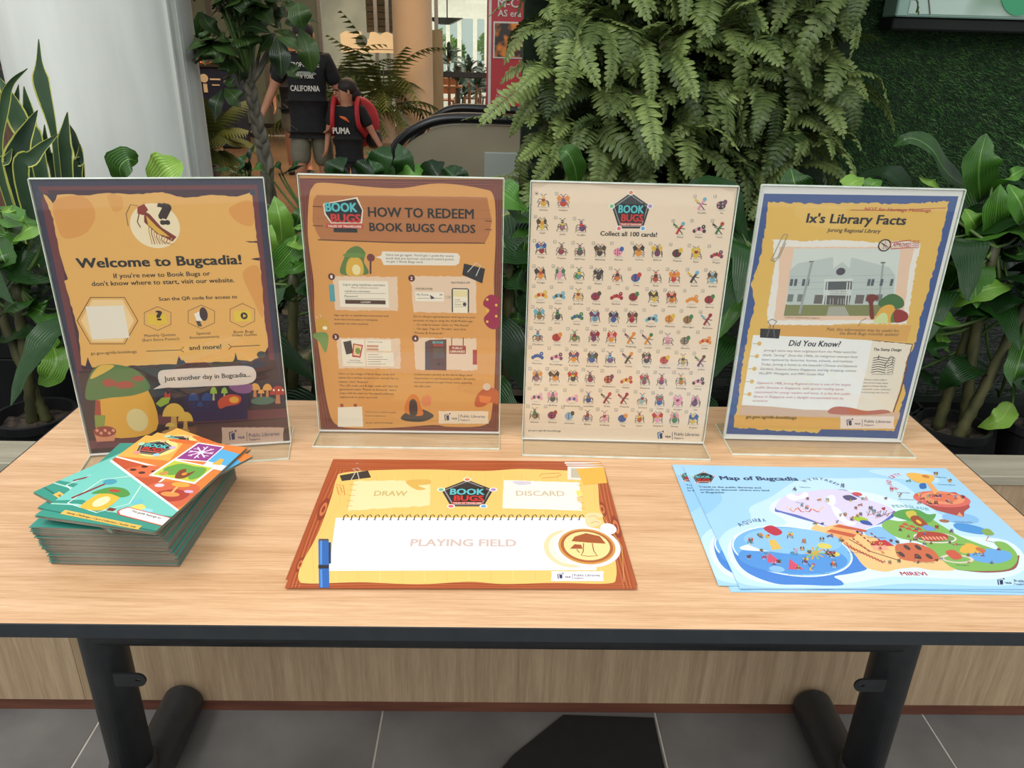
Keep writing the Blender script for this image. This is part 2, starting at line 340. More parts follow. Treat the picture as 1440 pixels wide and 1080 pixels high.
# far wall of the shop, windows to daylight
YF = 20.0
wallm = mat('shop_wall', (120,112,98), 0.7, rgb2=(150,140,122), scale=1.5)
wall('wall_back', -16, aty(606,60,YF).x, YF, 0, 3.9, wallm)
wall('wall_side', -8.4, -8.3, YG, 0, 3.9, wallm, 7.0)
fw = structure('window_2', (MB().box((aty(606,60,YF).x,YF,0),(6,YF+0.1,0.5)).box((aty(606,60,YF).x,YF,aty(640,26,YF).z),(6,YF+0.1,3.9)), M_white))
wx = [aty(x,60,YF).x for x in (608,630,646,668,684,706,740)]
for x in wx: ob('mullion', (MB().box((x-0.05,YF,0.5),(x+0.05,YF+0.1,aty(640,26,YF).z)), M_white), fw)
for a0, a1 in zip(wx[:-1], wx[1:]): ob('pane', (MB().box((a0+0.05,YF+0.04,0.5),(a1-0.05,YF+0.055,aty(640,26,YF).z)), M_glass), fw)
# shop ceiling with pale wavy baffles
cs = structure('ceiling_shop', (MB().box((-9,14.5,3.62),(8,20,3.7)), mat('dark_soffit',(90,94,90),0.8,rgb2=(110,112,106),scale=3)))
M_baf = mat('pale_green_baffle', (206,216,206), 0.6, rgb2=(220,228,218), scale=6)
for k in range(22):
    mb = MB(); y = 14.7+k*0.24; pts = []
    for i in range(40):
        x = -8+i*0.36; pts.append((x, y+0.06*math.sin(x*1.3+k), 3.38+0.05*math.sin(x*2.1+k*1.7)))
    V = []; 
    for q in pts: V += [(q[0],q[1]-0.02,q[2]-0.06),(q[0],q[1]-0.02,q[2]+0.06),(q[0],q[1]+0.02,q[2]+0.06),(q[0],q[1]+0.02,q[2]-0.06)]
    F = [(i*4+a_,(i+1)*4+a_,(i+1)*4+(a_+1)%4,i*4+(a_+1)%4) for i in range(39) for a_ in range(4)]
    mb.add(V,F); ob('baffle', (mb, M_baf), cs)
# pendant duct box seen through the right-hand glazing
q0, q1 = aty(606,24,16), aty(628,34,16)
hx = empty('ceiling_duct', (0,16,0), 'black angular duct hanging under the pale shop ceiling beyond the column', 'duct')
ob('casing', (MB().prism([(q0.x,q0.z),(q1.x+0.3,q0.z),(q1.x+0.05,q1.z),(q1.x-0.15,q1.z),(q1.x-0.3,(q0.z+q1.z)/2)], 0, 0.4), M_black), hx)
ob('rod', (MB().tube([(q1.x,0.2,q0.z),(q1.x,0.2,3.6)], 0.012, 6), M_black), hx)
# lit cream cloud-shaped sign with a grey disc
YS = YG-0.092; L0, L1 = aty(478,44,YS), aty(554,75,YS)
W_ = L1.x-L0.x; H_ = L0.z-L1.z
cl = empty('cloud_sign', (L0.x,YS,L1.z), 'glowing cream cloud-shaped sign with a grey disc on the glazed shop front', 'sign')
prof = [(0,0),(W_,0)]
for i in range(40):
    t = 1-i/39; s_ = t*4; prof.append((W_*t, H_*(0.86+0.16*abs(math.sin(math.pi*s_)) - (0.25 if 1.55 < s_ < 2.2 else 0))))
ob('board', (MB().prism(prof, 0, 0.05), mat('lit_cream_panel', (232,196,146), 0.6, rgb2=(244,214,168), scale=4, emit=0.55)), cl)
mb = MB(); rr = H_*0.3
mb.prism([(W_*0.40+rr*math.cos(2*math.pi*i/28), H_*0.56+rr*math.sin(2*math.pi*i/28)) for i in range(28)], -0.03, -0.002)
ob('disc', (mb, mat('grey_disc', (120,130,122), 0.5, rgb2=(140,148,138), scale=5)), cl)
mb = MB(); mb.prism([(0,H_*0.16),(W_,H_*0.16),(W_,H_*0.19),(0,H_*0.19)], -0.02, -0.002); ob('shelf_line', (mb, M_slat), cl)
# downlights in the hall ceiling
M_lamp = mat('lamp_lens', (255,232,180), 0.5, emit=6.0)
for i, (px, py) in enumerate(((472,3),(487,13),(514,18),(300,8),(330,11),(395,-14))):
    c = atz(px, py, 3.58) if False else None
    d = ray(px, py); zz = 3.56; t = (zz-CC.z)/d.z if d.z > 0.02 else 0
    P = CC+d*t
    if not (5.4 < P.y < 12.7): P = aty(px, py, 10.5+i*0.3); P.z = 3.56
    dl = empty('downlight', (P.x,P.y,3.6), ['round ceiling downlight shining warm over the hall, first from the column','round ceiling downlight shining warm over the walking man','round ceiling downlight shining warm above the cloud sign','round ceiling downlight above the leafy tree','round ceiling downlight beside the big pale pillar','round ceiling downlight above the dark counter'][i], 'ceiling light', 'round downlights in the hall ceiling')
    ob('ring', (MB().lathe([(0.12,0.0),(0.12,-0.02),(0.095,-0.02),(0.095,-0.005)], n=20), M_white), dl)
    ob('lens', (MB().lathe([(0.094,-0.012),(0.0005,-0.012)], n=20), M_lamp), dl)

# red standing sign board behind the ferns
YR = 5.6; r0, r1 = aty(685,0,YR), aty(760,150,YR)
M_red = mat('red_board', (190,58,64), 0.45, rgb2=(198,66,70), scale=3)
sb = empty('notice_board', (r0.x,YR,0), 'tall red notice board with white lettering half hidden behind the ferns', 'sign')
ob('board', (MB().box((0,0,0.15),(r1.x-r0.x,0.04,2.15), bev=0.004), M_red), sb)
ob('border_strip', (MB().box((0.012,-0.003,0.16),(0.03,-0.0005,2.14)), M_white), sb)
ob('foot', (MB().box((0.02,-0.15,0),(0.40,0.2,0.02)).box((0.1,0.0,0.02),(0.14,0.04,0.16)), M_black), sb)
def text_mesh(s, bold=0.0, res=2):
    c = bpy.data.curves.new('t', 'FONT'); c.body = s; c.resolution_u = res; c.size = 1.0
    o = bpy.data.objects.new('t', c); me = bpy.data.meshes.new_from_object(o)
    V = [tuple(v.co[:2]) for v in me.vertices]; F = [tuple(p.vertices) for p in me.polygons]
    bpy.data.objects.remove(o); bpy.data.curves.remove(c); bpy.data.meshes.remove(me)
    return V, F
_tc = {}
def TC(t, bold):
    """letter outlines; bold lettering is struck several times, slightly shifted"""
    k = (t, bold)
    if k not in _tc:
        V, F = text_mesh(t)
        if bold >= 0.015:
            b = bold*0.8; n = len(V); offs = ((-b,-b*0.5),(b,-b*0.5),(-b,b*0.5),(b,b*0.5))+(((0,0),) if b > 0.02 else ())
            F = [tuple(i+j*n for i in f) for j in range(len(offs)) for f in F]; V = [(v[0]+o[0], v[1]+o[1], 1.2e-5*j) for j, o in enumerate(offs) for v in V]
        else: V = [(v[0], v[1], 0.0) for v in V]
        _tc[k] = (V, F)
    return _tc[k]
def wall_text(name, s, x, y, z, h, m, parent, bold=0.02, width=None, mirror=False):
    V, F = TC(s, bold)
    x0 = min(v[0] for v in V); x1 = max(v[0] for v in V); k = h/0.7; kx = width/(x1-x0) if width else k
    mb = MB(); mb.add([(x+(v[0]-x0)*kx*(-1 if mirror else 1), y-v[2]*40, z+v[1]*k) for v in V], F); return ob(name, (mb, m), parent)
k_ = 1/ (FPX/YR)
wall_text('lettering', 'M-C', aty(700,9,YR).x-r0.x, -0.004, aty(700,10,YR).z, 0.055, M_white, sb)
wall_text('lettering', 'AS era', aty(700,22,YR).x-r0.x, -0.004, aty(700,23,YR).z, 0.04, M_white, sb)
pz0, pz1 = aty(694,30,YR), aty(694,82,YR)
ob('picture_frame', (MB().box((pz0.x-r0.x,-0.006,pz1.z),(pz0.x-r0.x+0.22,-0.001,pz0.z), bev=0.002), M_white), sb)
ob('picture', (MB().box((pz0.x-r0.x+0.01,-0.008,pz1.z+0.01),(pz0.x-r0.x+0.21,-0.0062,pz0.z-0.01)), mat('food_photo',(70,60,54),0.4,rgb2=(236,140,60),scale=14,detail=2,contrast=(0.45,0.6))), sb)
for i, s in enumerate(('Sen', 'Free-for-public', 'entrance')):
    wall_text('lettering', s, 0.07, -0.004, aty(700,128+i*8,YR).z, 0.016, M_white, sb, 0.01)

# escalator: two balustrades with black handrails
def balustrade(nm, Y, ppath, label, panelmat):
    P = [aty(x,y,Y) for x,y in ppath]; e = empty(nm, (0,Y,0), label, 'escalator')
    pts = [Vector((p.x, 0, p.z)) for p in P]
    ctr = []
    for i in range(len(pts)-1):
        for t in range(4): ctr.append(pts[i].lerp(pts[i+1], t/4))
    ctr.append(pts[-1]); 
    for _ in range(3): ctr = [ctr[0]]+[(ctr[i-1]+ctr[i]*2+ctr[i+1])/4 for i in range(1,len(ctr)-1)]+[ctr[-1]]
    mb = MB(); V = []; n = 8; m = len(ctr)
    for i in range(m):
        T = (ctr[min(i+1,m-1)]-ctr[max(i-1,0)]).normalized(); N = Vector((-T.z,0,T.x))
        for a_, b_ in ((-0.045,-0.012),(-0.045,0.012),(-0.03,0.024),(0.03,0.024),(0.045,0.012),(0.045,-0.012),(0.03,-0.022),(-0.03,-0.022)):
            V.append(ctr[i]+Vector((0,a_,0))+N*b_)
    mb.add(V, [(i*n+k,i*n+(k+1)%n,(i+1)*n+(k+1)%n,(i+1)*n+k) for i in range(m-1) for k in range(n)]+[tuple(range(n)),tuple((m-1)*n+k for k in range(n))])
    ob('handrail', (mb, mat('black_handrail_rubber',(20,20,22),0.3,rgb2=(28,28,30),scale=20), True), e)
    prof = [(c.x+0.02, c.z-0.03) for c in ctr]+[(ctr[-1].x, 0.0),(ctr[0].x+0.02,0.0)]
    ob('side_panel', (MB().prism(prof, -0.02, 0.02), panelmat), e)
    ob('skirt', (MB().box((ctr[0].x+0.05,-0.035,0.0),(ctr[-1].x,0.035,0.16), bev=0.004), M_steel), e)
    return e
bal = [(546,262),(549,232),(556,206),(570,190),(590,178),(612,169),(636,166),(664,166),(760,170),(860,174)]
balustrade('escalator_balustrade', 3.85, bal, 'near escalator balustrade with curved black handrail and bronze side panel', mat('bronze_panel',(172,160,136),0.35,0.15,rgb2=(150,138,114),scale=1.2))
bal2 = [(572,230),(578,205),(588,188),(602,172),(622,158),(640,152),(664,152),(700,155),(860,160)]
balustrade('escalator_balustrade', 4.75, bal2, 'far escalator balustrade, its black handrail showing behind the near one', mat('pale_inner_panel',(150,152,140),0.3,0.3,rgb2=(164,164,150),scale=1.2))
q = aty(682,178,3.83); q2 = aty(709,250,3.83)
ob('pale_side_cover', (MB().box((q.x,3.79,0.0),(q2.x+0.5,3.825,aty(682,213,3.83).z), bev=0.003), mat('pale_grey_panel',(156,164,154),0.45,rgb2=(166,172,162),scale=2)))
tag(bpy.data.objects['pale_side_cover'], 'pale grey service cover at the foot of the escalator side', 'panel')

# navy counter, tables and clutter of the shop beyond the tree
M_navy = mat('navy_board', (26,32,52), 0.5, rgb2=(34,40,62), scale=4)
YC = 11.2
n0, n1 = aty(262,94,YC), aty(332,152,YC)
nc = empty('counter', (n0.x,YC,0), 'navy blue shop counter with a small pale emblem beside the big pillar', 'counter')
ob('front', (MB().box((0,0,0.02),(n1.x-n0.x,0.5,n0.z), bev=0.01), M_navy), nc)
ob('countertop', (MB().box((-0.03,-0.03,n0.z+0.001),(n1.x-n0.x+0.03,0.53,n0.z+0.04), bev=0.008), M_dark), nc)
mb = MB()
c0 = aty(287,110,YC); mb.prism([(c0.x-n0.x+0.055*math.cos(i*math.pi/8), c0.z+0.055*math.sin(i*math.pi/8)) for i in range(16)], -0.012, -0.001)
mb.box((c0.x-n0.x-0.02,-0.012,c0.z-0.18),(c0.x-n0.x+0.03,-0.001,c0.z-0.07)); mb.box((c0.x-n0.x+0.08,-0.012,c0.z-0.02),(c0.x-n0.x+0.22,-0.001,c0.z)); mb.box((c0.x-n0.x+0.1,-0.012,c0.z-0.09),(c0.x-n0.x+0.2,-0.001,c0.z-0.075))
ob('emblem', (mb, mat('pale_gold',(214,196,160),0.5,rgb2=(226,206,170),scale=4)), nc)
mb = MB(); c1 = aty(290,92,YC-0.1); mb.tube([(c1.x-n0.x-0.18,0.1,n0.z+0.10),(c1.x-n0.x-0.13,0.1,n0.z+0.05),(c1.x-n0.x+0.05,0.1,n0.z+0.05),(c1.x-n0.x+0.10,0.1,n0.z+0.11)], 0.02, 8)
o = ob('handle_bar', (mb, mat('copper',(210,120,70),0.35,0.6,rgb2=(220,130,80),scale=5)), nc)
# tables with chairs seen small through the glass
M_orange = mat('orange_timber', (176,104,58), 0.5, rgb2=(192,118,70), scale=6)
def small_table(x, y, w, label, m, h=0.74):
    t = empty('cafe_table', (x,y,0), label, 'table', 'small tables in the shop')
    ob('tabletop', (MB().box((-w/2,-0.3,h-0.03),(w/2,0.3,h), bev=0.005), m), t)
    for sx in (-1,1):
        for sy in (-1,1): ob('leg', (MB().tube([(sx*(w/2-0.05),sy*0.25,0),(sx*(w/2-0.09),sy*0.22,h-0.03)], 0.018, 6), M_dark), t)
for px, py, y, w, lb, m in ((350,150,15.2,0.9,'brown table through the glass left of the walking man',M_slat),(400,145,15.8,0.8,'brown table half hidden behind the walking man',M_slat),
    (650,140,18.0,1.6,'long pale table in front of the bright shop windows',M_white),(628,140,15.4,0.6,'orange timber table beside the pale oak screen',M_orange),(672,138,19,1.0,'white table beneath the farthest window',M_white)):
    small_table(aty(px,py,y).x, y, w, lb, m)
def chair(px, y, m, label):
    t = empty('shop_chair', (aty(px,140,y).x,y,0), label, 'chair', 'small chairs in the shop')
    ob('seat', (MB().box((-0.2,-0.2,0.43),(0.2,0.2,0.46), bev=0.01), m), t); ob('backrest', (MB().box((-0.2,0.18,0.55),(0.2,0.21,0.85), bev=0.01), m), t)
    for sx in (-1,1):
        for sy in (-1,1): ob('leg', (MB().tube([(sx*0.2,sy*0.2,0),(sx*0.16,sy*0.16,0.43)], 0.014, 6), m), t)
chair(322,12.3,M_orange,'orange timber chair near the navy counter'); chair(626,16.2,M_orange,'orange chair beside the pale oak screen'); chair(662,17,M_dark,'dark chair in front of the bright shop windows'); chair(690,17.5,M_dark,'dark chair nearest the red notice board')
# brown timber partition seen left of the pillar
pt = structure('wall_left', (MB().box((-14,6.0,0),(aty(120,60,6.0).x,6.1,3.9)), wood_mat('red_brown_panelling',(92,66,50),(126,92,70),(9,9,0.4),2)))
a0, a1 = aty(-40,98,5.98), aty(60,118,5.98)
ob('dark_band', (MB().box((a0.x,5.96,a1.z),(a1.x,5.999,a0.z)), M_black), pt)
a0, a1 = aty(-30,28,5.98), aty(18,92,5.98)
ob('framed_panel', (MB().box((a0.x,5.95,a1.z),(a1.x,5.999,a0.z), bev=0.01), M_dark), pt)
# trees outside the far windows
M_lime = leaf_mat('sunlit_tree_leaves', (120,170,60), (190,220,110), rough=0.6, ribs=0, coat=0, transl=0.4)
for i, (px, py, r) in enumerate(((618,66,0.5),(640,72,0.35),(688,66,0.45))):
    c = aty(px, py, 25+i); t = empty('garden_tree', (c.x,c.y,0), ['bright lime tree outside the shop window beside the column','bright lime tree outside the middle shop window','bright lime tree outside the shop window by the red board'][i], 'tree')
    rn = random.Random(i); mb = MB()
    for k in range(320):
        v = Vector((rn.gauss(0,1),rn.gauss(0,1),rn.gauss(0,1))).normalized()*r*rn.uniform(0.5,1); s_ = 0.09
        n = Vector((rn.gauss(0,1),rn.gauss(0,1),rn.gauss(0,1))).normalized(); b_ = n.orthogonal().normalized(); d_ = n.cross(b_)
        q = v+Vector((0,0,c.z)); mb.add([q-b_*s_,q+d_*s_*0.5,q+b_*s_,q-d_*s_*0.5], [(0,1,2,3)], uvs=[(0,.5),(.5,0),(1,.5),(.5,1)])
    ob('crown', (mb, M_lime), t); ob('trunk', (MB().tube([(0,0,0),(0.05,0,c.z)], [0.12,0.06], 8), M_slat), t)
structure('ground_outside', (MB().box((-20,20.1,-0.06),(20,45,-0.01)), mat('outside_paving',(190,186,176),0.8,rgb2=(204,200,190),scale=2)))
# ================================================================ GREEN WALL, PLANTS
M_leaf = leaf_mat('glossy_leaf', (22,54,16), (84,136,48), rough=0.3, ribs=12, coat=0.35, mid=(120,165,80))
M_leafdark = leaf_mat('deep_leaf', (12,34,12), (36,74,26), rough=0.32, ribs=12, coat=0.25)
M_leafbright = leaf_mat('bright_leaf', (76,132,40), (150,192,80), rough=0.3, ribs=12, coat=0.35, mid=(180,210,120), transl=0.25)
M_snake = leaf_mat('snake_leaf', (30,50,34), (66,92,62), edge=(186,188,92), rough=0.4, ribs=0, edge_w=0.42, coat=0.15, transl=0.0)
M_fern = leaf_mat('fern_leaf', (42,60,28), (138,156,88), rough=0.45, ribs=0, coat=0.15, transl=0.15, mid=(90,104,60))
M_cane = mat('green_cane', (58,60,34), 0.55, rgb2=(92,88,52), scale=30, stretch=(1,1,0.3))
M_bark = mat('grey_bark', (74,70,58), 0.7, rgb2=(110,104,88), scale=30, stretch=(1,1,0.4), bump=0.4)
M_stemgreen = mat('leaf_stalk', (70,96,44), 0.5, rgb2=(88,112,54), scale=20)

def catmull(P, n):
    P = [Vector(p) for p in P]; Q = [P[0]*2-P[1]]+P+[P[-1]*2-P[-2]]; out = []
    segs = len(P)-1
    for i in range(n+1):
        t = i/n*segs; k = min(int(t), segs-1); u = t-k; a,b,c,d = Q[k:k+4]
        out.append(0.5*((2*b)+(c-a)*u+(2*a-5*b+4*c-d)*u*u+(3*b-a-3*c+d)*u**3))
    return out
def leaf_mesh(mb, pts, w, nrm=(0,-0.55,0.85), n=14, fold=0.18, wave=0.06, prof='broad', seed=0, twist=0.0, ph=0.0):
    C = catmull(pts, n); rn = random.Random(seed); V = []; UV = []; L = (C[-1]-C[0]).length
    pa, pb = rn.uniform(0,6), rn.uniform(0,6); K = (-1,-0.55,0,0.55,1); nrm = Vector(nrm)
    for i, c in enumerate(C):
        t = i/n; T = (C[min(i+1,n)]-C[max(i-1,0)]).normalized(); S = T.cross(nrm)
        if S.length < 0.05: S = T.cross(Vector((0.3,-0.6,0.7)))
        S.normalize()
        if twist: S = (Matrix.Rotation(twist*t, 3, T) @ S)
        N = S.cross(T)
        if prof == 'broad': ww = w*0.5*max(math.sin(math.pi*min(1,t**0.75)),0)**0.8
        elif prof == 'sword': ww = w*0.5*min(1, 0.55+t*1.1)*min(1,(1-t)*2.4)**0.75
        elif prof == 'spear': ww = w*0.5*(0.35+0.65*math.exp(-((t-0.62)/0.16)**2) if t < 0.97 else 0.1)*(1 if t < 0.8 else max(0.03,(1-t)/0.2)**0.6)
        elif prof == 'obovate': ww = w*0.5*max(math.sin(math.pi*min(1,t**1.25)),0)**0.8
        else: ww = w*0.5
        ww = max(ww, 0.0012)
        for k in K:
            h = abs(k)*fold*ww + (wave*w*math.sin(t*17+(pa if k < 0 else pb)))*abs(k)**2*min(1,4*t*(1-t)*1.6)
            V.append(c+S*(k*ww*(1+0.06*math.sin(t*23+pa*k)))+N*h); UV.append(((k+1)/2, t))
    F = [(i*5+j, i*5+j+1, (i+1)*5+j+1, (i+1)*5+j) for i in range(n) for j in range(4)]
    mb.add(V, F, uvs=UV); return C
def pot_obj(parent, r, h, m, z=0.0, taper=0.82):
    ob('pot', (MB().lathe([(0.001,z),(r*taper,z),(r,z+h-0.02),(r*1.06,z+h-0.02),(r*1.06,z+h),(r*0.95,z+h),(r*0.92,z+h-0.03)], n=36), m, False), parent)
    mb = MB(); rn = random.Random(int(r*1000)); n=24; V=[(0,0,z+h-0.02)]; 
    for ring in (0.5,1.0):
        V += [(r*0.93*ring*math.cos(2*math.pi*k/n), r*0.93*ring*math.sin(2*math.pi*k/n), z+h-0.028+rn.uniform(-0.006,0.008)) for k in range(n)]
    F = [(0,1+k,1+(k+1)%n) for k in range(n)]+[(1+k,1+n+k,1+n+(k+1)%n,1+(k+1)%n) for k in range(n)]
    mb.add(V,F); ob('soil', (mb, M_soil), parent)

CROPS = {'L':(0,240,2.455),'G1':(360,200,2.7),'G2':(690,200,2.7),'R':(1240,180,3.6),'RL':(1240,460,3.375),'S':(0,0,4.0),'P':(250,0,4.32),'T':(0,0,1.0)}
def cp(c, x, y): a,b,s = CROPS[c]; return a+x/s, b+y/s
def px_leaf(parent, crop, pts, w, Y, m, base=None, depth=0.06, seed=0, **k):
    """leaf through three or more image positions at depth Y (metres); w in crop pixels"""
    s = CROPS[crop][2]; P = []; rn = random.Random(seed*7+int(pts[0][0]))
    n = len(pts)
    for i, q in enumerate(pts):
        x, y = cp(crop, *q); P.append(aty(x, y, Y - depth*(math.sin(math.pi*i/(n-1)*0.8)) ))
    ww = w/s*Y*1.25/FPX
    o_par = parent.location
    P = [p-o_par for p in P]
    mb = MB(); leaf_mesh(mb, P, ww, seed=seed, **k)
    o = ob('leaf', (mb, m, True), parent)
    if base is not None:
        b = Vector(base)-o_par; mid = b.lerp(P[0],0.6)+Vector((0,0,-0.02))
        mb2 = MB(); mb2.tube(catmull([b, mid, P[0], P[0].lerp(P[1],0.3)], 8), [0.004]*5+[0.003,0.0025,0.002,0.0015], 6)
        ob('stalk', (mb2, M_stemgreen, True), o)
    return o

# ---- snake plant
SY = 2.15
sp0 = atz(60, 330, 0.52); sp0 = aty(55, 330, SY); 
snake = empty('snake_plant', (sp0.x, SY, 0.50), 'tall snake plant with yellow-edged leaves in front of the pale round pillar', 'plant')
base_z = 0.62
def sleaf(pts, w, prof='sword', dy=0.0, seed=0, tw=0.0):
    x, y = cp('S', *pts[0]); top = aty(x, y, SY+dy); bx = sp0.x+(top.x-sp0.x)*0.55
    P = [Vector((bx, SY+dy*0.4, base_z))]+[aty(*cp('S',*q), SY+dy) for q in pts]
    P = [p-snake.location for p in P]; mb = MB()
    leaf_mesh(mb, P, w/4*SY*1.05/FPX, nrm=(0.15,-1,0.1), n=22, fold=0.25, wave=0.03, prof=prof, seed=seed, twist=tw); ob('leaf', (mb, M_snake, True), snake)
sleaf([(5,960),(20,620),(60,470),(155,385)], 46, seed=1, tw=0.8)
sleaf([(210,840),(130,720),(60,560),(-10,430)], 105, dy=0.05, seed=2)
sleaf([(190,960),(175,720),(135,485)], 95, dy=0.08, seed=3)
sleaf([(100,1000),(130,800),(212,620)], 110, dy=-0.05, seed=4)
sleaf([(330,985),(300,740),(240,480),(225,380),(218,220)], 86, prof='spear', dy=0.02, seed=5)
sleaf([(125,1010),(190,880),(325,755)], 80, dy=-0.1, seed=6)
sleaf([(375,990),(365,800),(380,630)], 82, dy=0.03, seed=7)
sleaf([(455,1000),(425,800),(385,690)], 45, dy=0.06, seed=8, tw=0.6)
sleaf([(440,1000),(452,900),(450,812)], 52, dy=0.0, seed=9)
sleaf([(315,985),(265,860),(250,700)], 60, dy=0.08, seed=10)
sleaf([(90,700),(95,560),(105,475)], 40, dy=0.1, seed=11)
sleaf([(10,1000),(40,900),(70,835)], 46, dy=-0.06, seed=12)
sleaf([(60,1000),(30,900),(-10,800)], 60, dy=0.1, seed=13)
sleaf([(240,1010),(200,930),(150,850)], 60, dy=0.12, seed=14)
pot_obj(snake, 0.20, 0.16, M_plasticblack)

# ---- broad-leaved cane plants standing in pots in the trough and the pond edge
def cane_plant(px, Y, zbase, label, canes, potr=0.085, poth=0.15, seed=0, group='broad-leaved plants along the planter'):
    g = aty(px, 500, Y); t = empty('cane_plant', (g.x, Y, zbase), label, 'plant', group)
    pot_obj(t, potr, poth, M_plasticblack); tops = []
    rn = random.Random(seed)
    for (dx, dy, h, lean) in canes:
        P = catmull([(dx,dy,poth-0.03),(dx+lean*0.4,dy,h*0.5),(dx+lean,dy,h)], 16)
        rad = [0.0125+(0.0025 if i % 2 else 0) - 0.003*i/16 for i in range(17)]
        ob('cane', (MB().tube(P, rad, 9), M_cane, True), t); tops.append(P[-1]+t.location)
    return t, tops
def fill_leaves(t, top, n, seed, L=(0.18,0.30), W=(0.07,0.11), m=None, zspread=0.3, elev=(-0.3,1.2), az=(0,6.283)):
    rn = random.Random(seed)
    for i in range(n):
        a = rn.uniform(*az); el = rn.uniform(*elev); l = rn.uniform(*L); w = rn.uniform(*W)
        b = Vector(top)-t.location+Vector((0,0,-zspread*rn.random()))
        d = Vector((math.cos(a)*math.cos(el), math.sin(a)*math.cos(el), math.sin(el))); s0 = b+d*0.05
        mid = s0+d*l*0.55+Vector((0,0,0.02)); d2 = (d+Vector((0,0,-rn.uniform(0.5,1.5)))).normalized(); tip = mid+d2*l*0.55
        mb = MB(); leaf_mesh(mb, [s0, mid, tip], w, n=10, nrm=(0,-0.25,1), seed=seed*31+i)
        o = ob('leaf', (mb, rn.choice(m or [M_leaf,M_leafdark,M_leafdark]), True), t)
        mb2 = MB(); mb2.tube([b, b.lerp(s0,0.6), s0, s0.lerp(mid,0.3)], [0.004,0.0035,0.003,0.0015], 5); ob('stalk', (mb2, M_stemgreen, True), o)

# right-hand plant
R, tops = cane_plant(1366, 1.62, 0.402, 'large broad-leaved plant right of the blue-bordered poster', [(-0.02,0.02,0.56,0.02),(0.03,-0.01,0.50,-0.06),(0.0,-0.03,0.46,0.07)], 0.082, 0.14, 3)
bt = tops[0]
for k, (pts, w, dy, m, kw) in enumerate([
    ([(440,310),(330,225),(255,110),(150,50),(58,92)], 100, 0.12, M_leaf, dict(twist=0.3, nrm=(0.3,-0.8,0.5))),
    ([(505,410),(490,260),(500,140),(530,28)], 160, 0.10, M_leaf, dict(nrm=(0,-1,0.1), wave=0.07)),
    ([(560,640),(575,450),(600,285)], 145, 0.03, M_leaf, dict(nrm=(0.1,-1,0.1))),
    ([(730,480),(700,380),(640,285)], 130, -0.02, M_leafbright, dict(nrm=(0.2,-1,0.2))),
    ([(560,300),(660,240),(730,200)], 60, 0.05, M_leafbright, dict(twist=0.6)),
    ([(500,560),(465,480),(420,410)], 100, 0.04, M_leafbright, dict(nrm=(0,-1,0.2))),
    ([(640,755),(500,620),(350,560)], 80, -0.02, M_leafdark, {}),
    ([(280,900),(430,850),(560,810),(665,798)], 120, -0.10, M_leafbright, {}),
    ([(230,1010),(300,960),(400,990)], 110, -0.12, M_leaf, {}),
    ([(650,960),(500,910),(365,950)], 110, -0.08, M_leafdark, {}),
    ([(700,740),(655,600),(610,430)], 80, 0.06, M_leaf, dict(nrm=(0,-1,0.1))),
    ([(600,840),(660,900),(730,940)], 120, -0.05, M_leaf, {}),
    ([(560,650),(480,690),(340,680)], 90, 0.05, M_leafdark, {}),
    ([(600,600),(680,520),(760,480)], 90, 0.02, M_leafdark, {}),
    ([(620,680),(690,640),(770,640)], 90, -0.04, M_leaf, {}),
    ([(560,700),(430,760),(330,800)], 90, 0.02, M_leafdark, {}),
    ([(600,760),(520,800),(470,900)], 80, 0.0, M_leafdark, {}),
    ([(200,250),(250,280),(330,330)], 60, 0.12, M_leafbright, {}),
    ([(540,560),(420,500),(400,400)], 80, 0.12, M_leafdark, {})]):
    px_leaf(R, 'R', pts, w, 1.72+dy, m, base=bt if k % 2 else tops[k % 3], seed=k, **kw)
for k, (pts, w, dy, m) in enumerate([([(530,200),(420,185),(340,230),(272,300)], 115, -0.02, M_leafdark), ([(690,40),(640,200),(600,325)], 105, -0.05, M_leaf),
    ([(620,360),(560,440),(455,475)], 90, -0.02, M_leafbright), ([(280,10),(295,80),(330,138)], 55, 0.02, M_leafbright), ([(230,40),(260,100),(250,150)], 90, 0.0, M_leafdark),
    ([(180,200),(230,250),(280,290)], 60, 0.02, M_leafdark), ([(690,150),(660,250),(690,330)], 90, 0.0, M_leafdark), ([(560,330),(520,250),(540,180)],60,0.03,M_leafdark)]):
    px_leaf(R, 'RL', pts, w, 1.66+dy, m, base=tops[2] if k > 1 else tops[1], seed=40+k)
R2, tops2 = cane_plant(1500, 1.62, 0.402, 'dense leafy plant behind the right-hand pot, partly outside the frame', [(-0.02,0.0,0.62,-0.02),(0.04,0,0.5,0.05)], 0.09, 0.15, 4)
fill_leaves(R2, tops2[0], 16, 5, elev=(0.0,1.2)); fill_leaves(R2, tops2[1], 10, 6, elev=(0.1,1.2), zspread=0.12)
R3, tops3 = cane_plant(1266, 1.73, 0.402, 'leafy plant directly behind the blue-bordered poster', [(0,0,0.60,0.02),(0.03,0.01,0.45,0.03)], 0.075, 0.14, 5)
fill_leaves(R3, tops3[0], 14, 7, elev=(0.0,0.7), zspread=0.2); fill_leaves(R3, tops3[1], 7, 8, elev=(0.1,0.9), zspread=0.1)
px_leaf(R3, 'T', [(1120,290),(1118,262),(1112,236)], 40, 1.74, M_leaf, base=tops3[0], seed=3, nrm=(0,-1,0.2))
px_leaf(R3, 'T', [(1185,300),(1195,262),(1215,250)], 26, 1.76, M_leafbright, base=tops3[0], seed=4)
px_leaf(R3, 'T', [(1215,300),(1225,262),(1240,254)], 20, 1.78, M_leafbright, base=tops3[0], seed=5)

